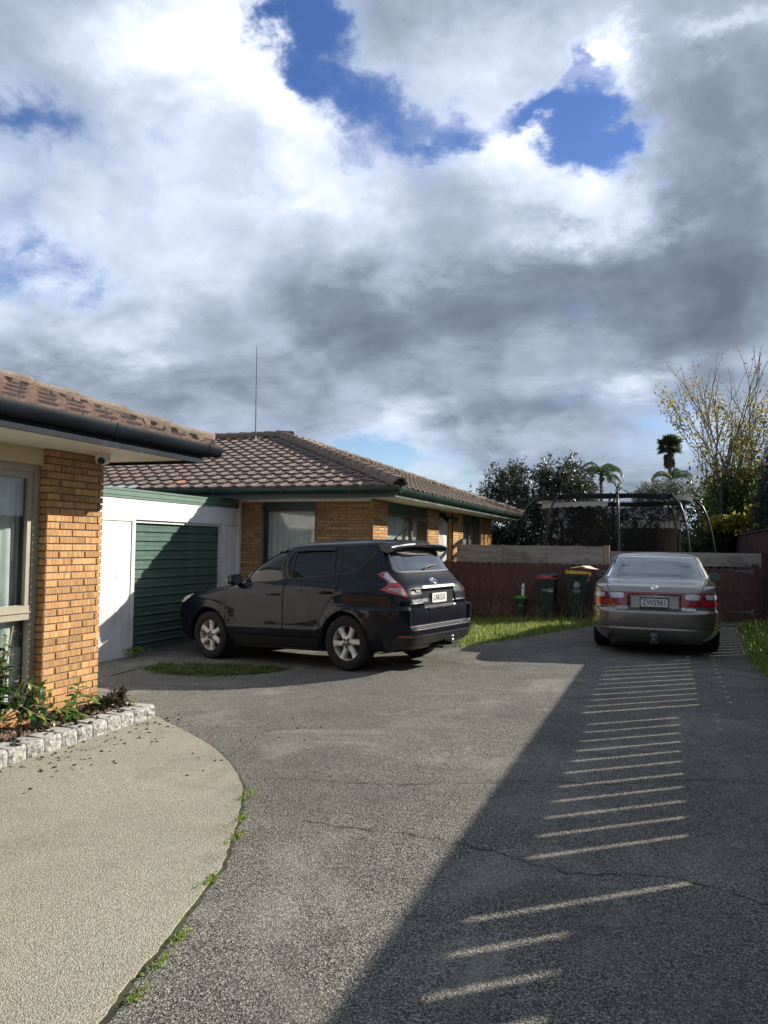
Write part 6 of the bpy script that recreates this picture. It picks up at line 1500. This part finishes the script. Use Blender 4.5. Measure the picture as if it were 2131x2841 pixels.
b1 = Vector((-4.53, 5.11, .09)); shrub('hydrangea', 'young bright leaved plant standing tall against the lit brick pier', 'plant', b1, [[b1, b1 + Vector((-.01, .0, .16)), b1 + Vector((-.01, .03, .29))], ], [lf_hyd], [13], 1.0, .007)
b2 = Vector((-4.48, 4.99, .09)); shrub('hydrangea', 'low broad leaved plant in the mulch in front of the brick pier', 'plant', b2, [[b2, b2 + Vector((.01, -.02, .08)), b2 + Vector((.02, -.03, .16))], [b2, b2 + Vector((.05, -.04, .03)), b2 + Vector((.08, -.05, .07))]], [lf_hyd], [12, 8], 1.0, .006)
b3 = Vector((-4.52, 5.23, .09)); shrub('hydrangea', 'small round leaved seedling nearest the dark bronze shrub', 'plant', b3, [[b3, b3 + Vector((.0, .0, .10)), b3 + Vector((.02, .03, .18))]], [lf_hyd], [10], 1.0, .006)
b4 = Vector((-4.35, 5.60, .10)); shrub('seedling', 'tiny pale green seedling beside the edging blocks', 'plant', b4, [[b4, b4 + Vector((0, 0, .03)), b4 + Vector((.0, .0, .06))]], [leaf_mesh('leaf', M_camy, .05, .04, .15, .3)], [7], 1.0, .004)

# leaf clouds for crowns: thousands of small leaf faces
def leaf_quads(P, D, L, W, curl=.15):
    n = len(P); R1 = RG.normal(size=(n, 3)); S_ = np.cross(D, R1); S_ /= np.linalg.norm(S_, axis=1, keepdims=True) + 1e-9; N_ = np.cross(S_, D)
    L = L * RG.uniform(.65, 1.25, n); W = W * RG.uniform(.7, 1.2, n); V = np.zeros((n, 4, 3))
    V[:, 0] = P; V[:, 1] = P + D * (L * .5)[:, None] + S_ * (W / 2)[:, None] + N_ * (L * curl)[:, None]; V[:, 2] = P + D * L[:, None]; V[:, 3] = P + D * (L * .5)[:, None] - S_ * (W / 2)[:, None] + N_ * (L * curl)[:, None]
    return V.reshape(-1, 3), np.arange(n * 4).reshape(n, 4)
def unit(v): return v / (np.linalg.norm(v, axis=1, keepdims=True) + 1e-9)
def shell_twigs(lobes, n, rough=.22, up=.35, inner=.5):
    """twig tips over a union of lumpy lobes, denser near their surface"""
    w = np.array([l[3] * l[4] * l[5] for l in lobes]) ** .67; idx = RG.choice(len(lobes), n, p=w / w.sum()); Lb = np.array(lobes)[idx]; d = unit(RG.normal(size=(n, 3)) + np.array([0, 0, .25]))
    f = inner + (1 - inner) * RG.uniform(0, 1, n) ** .4 + RG.normal(0, rough * .4, n); lump = 1 + rough * (np.sin(d[:, 0] * 7 + idx) * np.sin(d[:, 1] * 6 + 2 * idx) + .6 * np.sin(d[:, 2] * 11 + idx * 3))
    P = Lb[:, :3] + d * Lb[:, 3:6] * (f * lump)[:, None]; D = unit(d + np.array([0, 0, up]) + RG.normal(0, .35, (n, 3))); k = P[:, 2] > .1; return P[k], D[k]
def crown(name, tw, per, tl, L, W, m, par, flat=.6):
    P, D = tw; n = len(P); t = RG.uniform(0, 1, (n, per)); PP = (P[:, None] - D[:, None] * (t * tl)[..., None]).reshape(-1, 3) + RG.normal(0, tl * .10, (n * per, 3)); DD = unit(np.repeat(D, per, 0) * .5 + RG.normal(0, flat, (n * per, 3)))
    V, F = leaf_quads(PP, DD, L, W); return np_obj(name, V, F, m, par)
def trunk(par, pts, rs, m=None, name='trunk'):
    b = MB(); b.tube(pts, rs, 8); return b.obj(name, m or M_bark2, par, smooth=True)
def at(px, py, Y):
    k = 2131 / 1659; d = CF * FPX + CR * (px * k - 1065.5) - CU * (py * k - 1420.5); t = Y / d.y; return Vector((0, 0, CAMH)) + d * t

def evergreen(label, base, lobes, n, per, m, L=.12, W=.055, tl=.35, name='evergreen_tree', cat='tree', group=None):
    t = thing(name, label, cat, base, None, group); trunk(t, [base, Vector(base) + Vector((.05, 0, 1.2)), Vector(base) + Vector((0, .1, 2.4))], [.12, .10, .05])
    crown('crown', shell_twigs(lobes, n), per, tl, L, W, m, t); return t
evergreen('rounded grey green evergreen tree rising behind the end of the brick house roof', (-5.0, 26.2, 0), [(-5.05, 26, 2.3, 1.15, 1.2, 2.0), (-5.6, 26, 1.9, .95, 1.1, 1.7), (-4.8, 26, 3.6, .45, .5, .85), (-5.3, 26, 3.5, .35, .4, .75), (-6.1, 25.6, 1.5, .7, .8, 1.5), (-6.3, 25.8, 2.2, .75, .8, 1.2)], 1700, 11, M_ever)
evergreen('largest leathery evergreen tree above the left side of the trampoline', (-3.3, 26.2, 0), [(-3.3, 26, 2.4, 1.25, 1.3, 2.05), (-3.8, 26, 3.5, .45, .5, .95), (-3.1, 26, 3.7, .5, .5, .85), (-2.6, 26, 3.1, .55, .6, .95), (-2.3, 25.6, 2.0, .7, .8, 1.4), (-4.2, 25.6, 2.2, .7, .9, 1.5)], 1900, 11, M_ever)
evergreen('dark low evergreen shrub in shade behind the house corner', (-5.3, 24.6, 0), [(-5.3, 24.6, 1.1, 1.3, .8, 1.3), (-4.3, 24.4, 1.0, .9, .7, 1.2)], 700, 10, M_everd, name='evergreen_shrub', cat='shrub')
evergreen('leafy evergreen shrub seen through the trampoline net', (-.9, 24.6, 0), [(-1.0, 24.6, 1.2, 1.0, .6, 1.3), (-.2, 24.4, .9, .8, .6, 1.1), (-2.0, 24.5, 1.1, .8, .6, 1.2)], 800, 10, M_ever, name='evergreen_shrub', cat='shrub')
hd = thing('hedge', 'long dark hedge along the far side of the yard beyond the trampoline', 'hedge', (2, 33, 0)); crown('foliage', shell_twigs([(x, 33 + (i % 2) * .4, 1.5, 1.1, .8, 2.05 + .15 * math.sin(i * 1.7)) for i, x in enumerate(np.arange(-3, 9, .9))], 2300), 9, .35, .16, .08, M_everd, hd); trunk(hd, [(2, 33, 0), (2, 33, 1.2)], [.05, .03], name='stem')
evergreen('pale olive green bush with fine leaves beyond the right of the trampoline', (.1, 36, 0), [tuple(at(1425, 1068, 36)) + (.95, .9, .75), tuple(at(1395, 1078, 36)) + (.7, .8, .6), tuple(at(1470, 1066, 36)) + (.9, .9, .65), (-.2, 36, 1.4, 1.5, .9, 1.5)], 1300, 11, M_olive, .13, .035, .3, name='olive_bush', cat='bush')

# palms far behind
def pinnate(par, c, az, el, L, m, n=26, droop=1.2, ll=.5, name='frond'):
    b = MB(); pts = []; p = Vector(c); e = el
    for i in range(13): pts.append(p.copy()); p = p + Vector((math.cos(az) * math.cos(e), math.sin(az) * math.cos(e), math.sin(e))) * (L / 12); e -= droop / 12 * (1 + i / 8)
    b.tube(pts, [.05 * L / 3 * (1 - i / 14) for i in range(13)], 4)
    for k in range(n * 2):
        u = (.15 + .85 * (k // 2) / n) * 11.9; i = int(u); q = pts[i].lerp(pts[i + 1], u - i); t = (pts[i + 1] - pts[i]).normalized(); s_ = t.cross(Vector((0, 0, 1))).normalized() * (1 if k % 2 else -1); l = ll * math.sin(.35 + 2.5 * u / 12) * rnd.uniform(.85, 1.1)
        d = (s_ * .8 + t * .55 + Vector((0, 0, -.35))).normalized() * l; w = t * .045 * L / 3
        b.add([q - w, q + w, q + d * .6 + w * .7 + Vector((0, 0, -.03)), q + d + Vector((0, 0, -.10 * l)), q + d * .6 - w * .7 + Vector((0, 0, -.03))], [(0, 1, 2, 3, 4)])
    return b.obj(name, m, par)
qc = at(1298, 1028, 80); qp = thing('queen_palm', 'feathery palm with arching fronds beside the evergreen tree', 'palm', (qc.x, 80, 0)); trunk(qp, [(qc.x, 80, 0), (qc.x + .1, 80, qc.z * .6), qc], [.22, .18, .16])
for k, (az, el) in enumerate(((0, .9), (.5, 1.2), (1.3, 1.1), (2.2, 1.3), (3.0, .95), (3.6, .6), (4.4, 1.1), (5.2, .8), (5.8, .4), (.25, .45), (2.8, 1.5), (1.0, 1.45))): pinnate(qp, qc, az, el, 3.4, M_palm, 30, 1.9, .85)
b = MB(); b.tube([qc, qc + Vector((.7, 0, .05)), qc + Vector((1.35, 0, -.75)), qc + Vector((1.75, 0, -1.9))], .045, 5); b.obj('bare_stalk', M_palmd, qp)
b = MB(); b.sphere(qc + Vector((.1, -.2, -.35)), .3, 8, 6, (1, 1, .9)); b.obj('fruit_cluster', M_palmd, qp)
fc = at(1446, 965, 105); fp = thing('fan_palm', 'tall fan palm standing highest on the skyline beside the bare tree', 'palm', (fc.x, 105, 0)); trunk(fp, [(fc.x + .3, 105, 0), (fc.x + .1, 105, fc.z * .6), fc], [.35, .26, .24])
def fan(b, c, d, r):
    d = d.normalized(); s_ = d.cross(Vector((.1, .2, 1))).normalized(); u_ = s_.cross(d); st = c + d * r * .8; b.tube([c, st], .03, 3, False)
    for k in range(9):
        a = -1.3 + 2.6 * k / 8; e = (d * math.cos(a) + s_ * math.sin(a)).normalized(); w = e.cross(u_).normalized() * .10 * r; tip = st + e * r * (1 - .25 * abs(a) / 1.3) + Vector((0, 0, -.12 * r)); md = st + e * r * .5 + u_ * .05; b.add([st, md - w, tip, md + w], [(0, 1, 2, 3)])
gb_, db_ = MB(), MB()
for k in range(110):
    a = rnd.uniform(0, 6.28); e = rnd.uniform(-.6, 1.5); fan(gb_, fc, Vector((math.cos(a) * math.cos(e), math.sin(a) * math.cos(e), math.sin(e))), rnd.uniform(.85, 1.2))
for k in range(60): a = rnd.uniform(0, 6.28); fan(db_, fc + Vector((0, 0, -.4 - 1.5 * rnd.random())), Vector((math.cos(a) * .55, math.sin(a) * .55, -1)), rnd.uniform(.6, .85))
gb_.obj('crown', M_palm, fp); db_.obj('dead_skirt', M_palmd, fp)
sc_ = at(1452, 1036, 70); sp2 = thing('queen_palm', 'small drooping palm directly below the tall fan palm', 'palm', (sc_.x, 70, 0)); trunk(sp2, [(sc_.x, 70, 0), (sc_.x, 70, sc_.z)], [.2, .15])
for k, (az, el) in enumerate(((0, .8), (.4, 1.1), (1.4, 1.2), (2.6, 1.1), (3.1, .8), (3.7, 1.0), (5.0, 1.2), (5.9, .6))): pinnate(sp2, sc_, az, el, 2.7, M_palm, 24, 1.8, .65)

# bare-topped autumn trees on the right
def branchy(par, base, stems, lv=3, leaf=None):
    tips = []; b = MB()
    def grow(p, d, L, r, k):
        n = 4; pts = [p]; dd = d.copy()
        for i in range(n): dd = (dd + Vector((rnd.gauss(0, .10), rnd.gauss(0, .10), .05))).normalized(); pts.append(pts[-1] + dd * (L / n))
        b.tube(pts, [r * (1 - .55 * i / n) for i in range(n + 1)], 5 if k > 0 else 4, False)
        for q in pts[1:]: tips.append((q, dd, k))
        if k > 0:
            m = rnd.choice((2, 3, 3)) if k > 1 else rnd.choice((2, 3, 4))
            for j in range(m):
                q = pts[rnd.choice((2, 3, 4))] if j else pts[-1]; a = rnd.uniform(0, 6.28); o = Matrix.Rotation(a, 3, dd) @ dd.orthogonal().normalized(); nd = (dd + o * rnd.uniform(.18, .42) + Vector((0, 0, .22))).normalized()
                grow(q, nd, L * rnd.uniform(.55, .78), r * (.62 if j else .55), k - 1)
    for p, d, L, r in stems: grow(Vector(p), Vector(d).normalized(), L, r, lv)
    b.obj('trunk', M_bark2, par, smooth=True); return tips
def tree_leaves(par, tips, zlo, zhi, n, L, W, m, name='crown', k_max=3, jit=.12):
    c = [(p, d) for p, d, k in tips if zlo <= p.z <= zhi and k <= k_max]
    if not c: return
    ii = RG.integers(len(c), size=n); P = np.array([c[i][0] for i in ii]) + RG.normal(0, jit, (n, 3)); D = unit(RG.normal(0, 1, (n, 3)) + np.array([0, 0, -.5])); V, F = leaf_quads(P, D, L, W); return np_obj(name, V, F, m, par)
def stems_to(base, targets, Y, frac=.55):
    out = []
    for px, py, r in targets: p = at(px, py, Y + rnd.uniform(-.4, .4)); v = p - Vector(base); out.append((base, v, v.length * frac, r))
    return out
ta = thing('autumn_tree', 'slender half bare tree with pale branches left of its yellow neighbour', 'tree', (1.75, 26, 0)); tp_ = branchy(ta, None, stems_to((1.75, 26, .2), ((1538, 890, .06), (1552, 860, .055), (1580, 910, .05), (1545, 980, .04), (1565, 820, .055)), 26, .47))
tree_leaves(ta, tp_, 0, 3.4, 1500, .17, .075, M_aut1, jit=.32); tree_leaves(ta, tp_, 1.6, 5.2, 800, .14, .05, M_aut2, 'crown', 1, .12); tree_leaves(ta, tp_, 3.0, 9, 260, .12, .045, M_aut3, 'crown', 1, .08)
tb = thing('autumn_tree', 'tall tree with yellow and brown autumn leaves at the right edge', 'tree', (2.25, 26.6, 0)); tp2 = branchy(tb, None, stems_to((2.2, 26.6, .2), ((1605, 840, .06), (1630, 800, .06), (1660, 800, .06), (1700, 820, .05), (1595, 950, .04), (1645, 900, .05), (1615, 790, .04)), 26.6, .46))
tree_leaves(tb, tp2, 0, 3.8, 2100, .18, .08, M_aut1, jit=.34); tree_leaves(tb, tp2, 2.2, 7.0, 2300, .15, .055, M_aut2, 'crown', 1, .14); tree_leaves(tb, tp2, 3.6, 10, 1300, .12, .05, M_aut3, 'crown', 1, .10)
evergreen('sunlit yellow green shrub glowing below the autumn trees', (2.2, 24.9, 0), [tuple(at(1590, 1130, 24.8)) + (.42, .3, .24), tuple(at(1632, 1112, 25.0)) + (.16, .25, .26), tuple(at(1548, 1130, 25)) + (.3, .3, .2)], 230, 7, M_aut2, .17, .12, .22, name='yellow_shrub', cat='shrub')
evergreen('dark green leafy shrub filling the gap under the bare tree', (1.3, 25.6, 0), [(1.3, 25.6, 1.2, .8, .6, 1.3), (2.2, 25.8, 1.1, .7, .6, 1.4), (.8, 25.2, 1.0, .6, .5, 1.0)], 700, 9, M_aut1, .17, .08, .3, name='leafy_shrub', cat='shrub')
# cypress at the right edge
cy = thing('cypress', 'dense blue green cypress tree at the right edge behind the side fence', 'tree', (2.75, 24.2, 0)); trunk(cy, [(2.8, 24.2, 0), (2.8, 24.2, 3.5)], [.12, .04])
crown('crown', shell_twigs([(2.85, 24.2, 1.6, .60, .9, 1.9), (2.75, 24.2, 2.8, .42, .7, 1.5), (3.2, 24.4, 2.6, .7, .8, 2.0), (2.5, 24.4, 1.6, .35, .5, 1.3), (3.05, 24.3, 3.6, .4, .6, 1.5), (2.62, 24.3, 2.4, .35, .5, 1.2)], 2600, .15, .9, .6), 10, .30, .10, .022, M_con, cy, .35)

# neighbours' buildings beyond the yard
nb = thing('neighbour_house', 'distant house with brown tiled roof half hidden behind the autumn trees', 'house', (4, 42, 0)); b = MB(); e0, e1 = at(1497, 1069, 41.5), at(1700, 1072, 41.5)
zb = e0.z; b.box(e0.x + .4, e1.x + 3, 42, 48, 0, zb); b.obj('wall', mat('neighbour_brick', (.22, .13, .09), .9, col2=(.17, .10, .07), scale=6), nb)
r = MB(); rows = 11
for i in range(rows):
    y0, z0 = 41.4 + i * .36, zb + i * .15; x0 = e0.x + i * .12 if i < 20 else 0; n_ = 34
    for k in range(n_):
        xa = x0 + k * .33; r.add([(xa, y0, z0 + .03), (xa + .12, y0, z0 + .075), (xa + .22, y0, z0 + .075), (xa + .33, y0, z0 + .03), (xa, y0 + .40, z0 + .16), (xa + .12, y0 + .40, z0 + .205), (xa + .22, y0 + .40, z0 + .205), (xa + .33, y0 + .40, z0 + .16), (xa, y0, z0 - .02), (xa + .33, y0, z0 - .02)], [(0, 1, 5, 4), (1, 2, 6, 5), (2, 3, 7, 6), (8, 9, 3, 0), (0, 3, 2, 1)])
o = r.obj('roof', mat('neighbour_tile', (.21, .13, .095), .9, col2=(.14, .085, .065), scale=4), nb); 
g = MB(); g.box(e0.x - .05, e1.x + 3, 41.28, 41.40, zb - .10, zb + .04); g.obj('gutter', mat('neighbour_gutter', (.30, .28, .25), .5), nb)
sd_ = thing('garden_shed', 'grey garden shed with pale corrugated roof seen through the safety net', 'shed', (-.6, 30, 0)); p0, p1 = at(1336, 1140, 30), at(1470, 1140, 30)
b = MB(); b.box(p0.x + .15, p1.x - .1, 30.2, 32, 0, p0.z - .06); b.obj('wall', mat('shed_wall', (.045, .038, .032), .9, col2=(.035, .03, .025), scale=5), sd_)
b = MB(); n_ = 40; vs = []
for k in range(n_ + 1):
    x = p0.x + (p1.x - p0.x) * k / n_; z = p0.z + .010 * math.sin(k * 2.1)
    vs += [(x, 30.0, z), (x, 32.2, z + .35)]
b.add(vs, [(2 * k, 2 * k + 2, 2 * k + 3, 2 * k + 1) for k in range(n_)]); b.obj('roof', mat('shed_roof', (.30, .30, .29), .6, col2=(.22, .22, .21), scale=3), sd_)
b = MB(); b.box(p0.x, p1.x, 30.02, 30.06, p0.z - .16, p0.z - .03); b.obj('fascia', mat('shed_fascia', (.05, .045, .04), .8), sd_)
q = MB(); w0, w1 = at(1338, 1053, 50), at(1380, 1075, 50); q.tube([w0, (w0 + w1) / 2 - Vector((0, 0, .02)), w1], .02, 4); tag(q.obj('overhead_wire', M_black), 'short thin wire against the sky above the trampoline', 'wire')

# low bronze shrub at the end of the bed, weeds in the joints
bs = thing('bronze_shrub', 'low bushy bronze leaved shrub at the end of the mulch bed', 'shrub', (-4.47, 5.48, .09)); lb = [(-4.51, 5.37, .13, .08, .11, .07), (-4.48, 5.48, .15, .08, .09, .09), (-4.47, 5.58, .18, .05, .05, .10), (-4.52, 5.28, .11, .06, .07, .05)]
crown('foliage', shell_twigs(lb, 330, .2, .6, .35), 7, .05, .030, .014, M_drk, bs); st = MB()
for k in range(7): a = k * .9; st.tube([(-4.48, 5.47, .09), (-4.48 + .05 * math.cos(a), 5.47 + .10 * math.sin(a), .18)], .004, 4)
st.obj('stem', M_stem, bs)
weeds = [(-2.40, 4.14, .085, 'mossy weed tuft at the widest bulge of the concrete curve'), (-2.24, 3.79, .06, 'long weed tuft in the joint just below the bulge'), (-2.12, 3.55, .06, 'scruffy weed strung along the upper joint'), (-1.965, 3.06, .05, 'small weed halfway down the curved joint'), (-1.79, 2.59, .05, 'low weed sprig in the lower half of the curved joint'), (-1.75, 2.39, .06, 'bright round weed near the bottom of the curved joint'), (-1.70, 2.21, .045, 'weed next to the bottom edge in the curved joint')]
for x, y, s_, lab in weeds:
    x += .03
    n = 60; P = np.stack([x + RG.normal(0, s_ * .17, n), y + RG.normal(0, s_ * .75, n), RG.uniform(.006, s_ * .28, n)], -1); D = unit(RG.normal(0, 1, (n, 3)) + np.array([0, 0, .9])); V, F = leaf_quads(P, D, .019, .009); o = np_obj('weed', V, F, M_grass); tag(o, lab, 'weed', 'weeds in the joint of the concrete pad')
n = 130; P = np.stack([-7.62 + RG.normal(0, .05, n), 9.80 + RG.normal(0, .12, n), gz(-7.6, 9.8) + RG.uniform(.0, .12, n)], -1); V, F = leaf_quads(P, unit(RG.normal(0, 1, (n, 3)) + np.array([0, 0, .8])), .07, .02); tag(np_obj('weed', V, F, M_grass), 'weed growing at the foot of the white garage post', 'weed')
q = MB()
for k in range(9): q.sphere((-2.98, 12.62, gz(-2.98, 12.62) + .10), .018, 6, 4) if k == 0 else None
tag(q.obj('dandelion', mat('dandelion_yellow', (.75, .45, .02), .7)), 'single yellow dandelion flower at the edge of the grass', 'flower')
q = MB(); vs = [(-6.84, 8.3), (-6.80, 8.3), (-6.83, 8.85), (-6.88, 8.85)]; q.add([(x, y, gz(x, y) + .006) for x, y in vs], [(0, 1, 2, 3)]); tag(q.obj('drain_gap', mat('rust_gap', (.05, .03, .025), .9)), kind='structure')
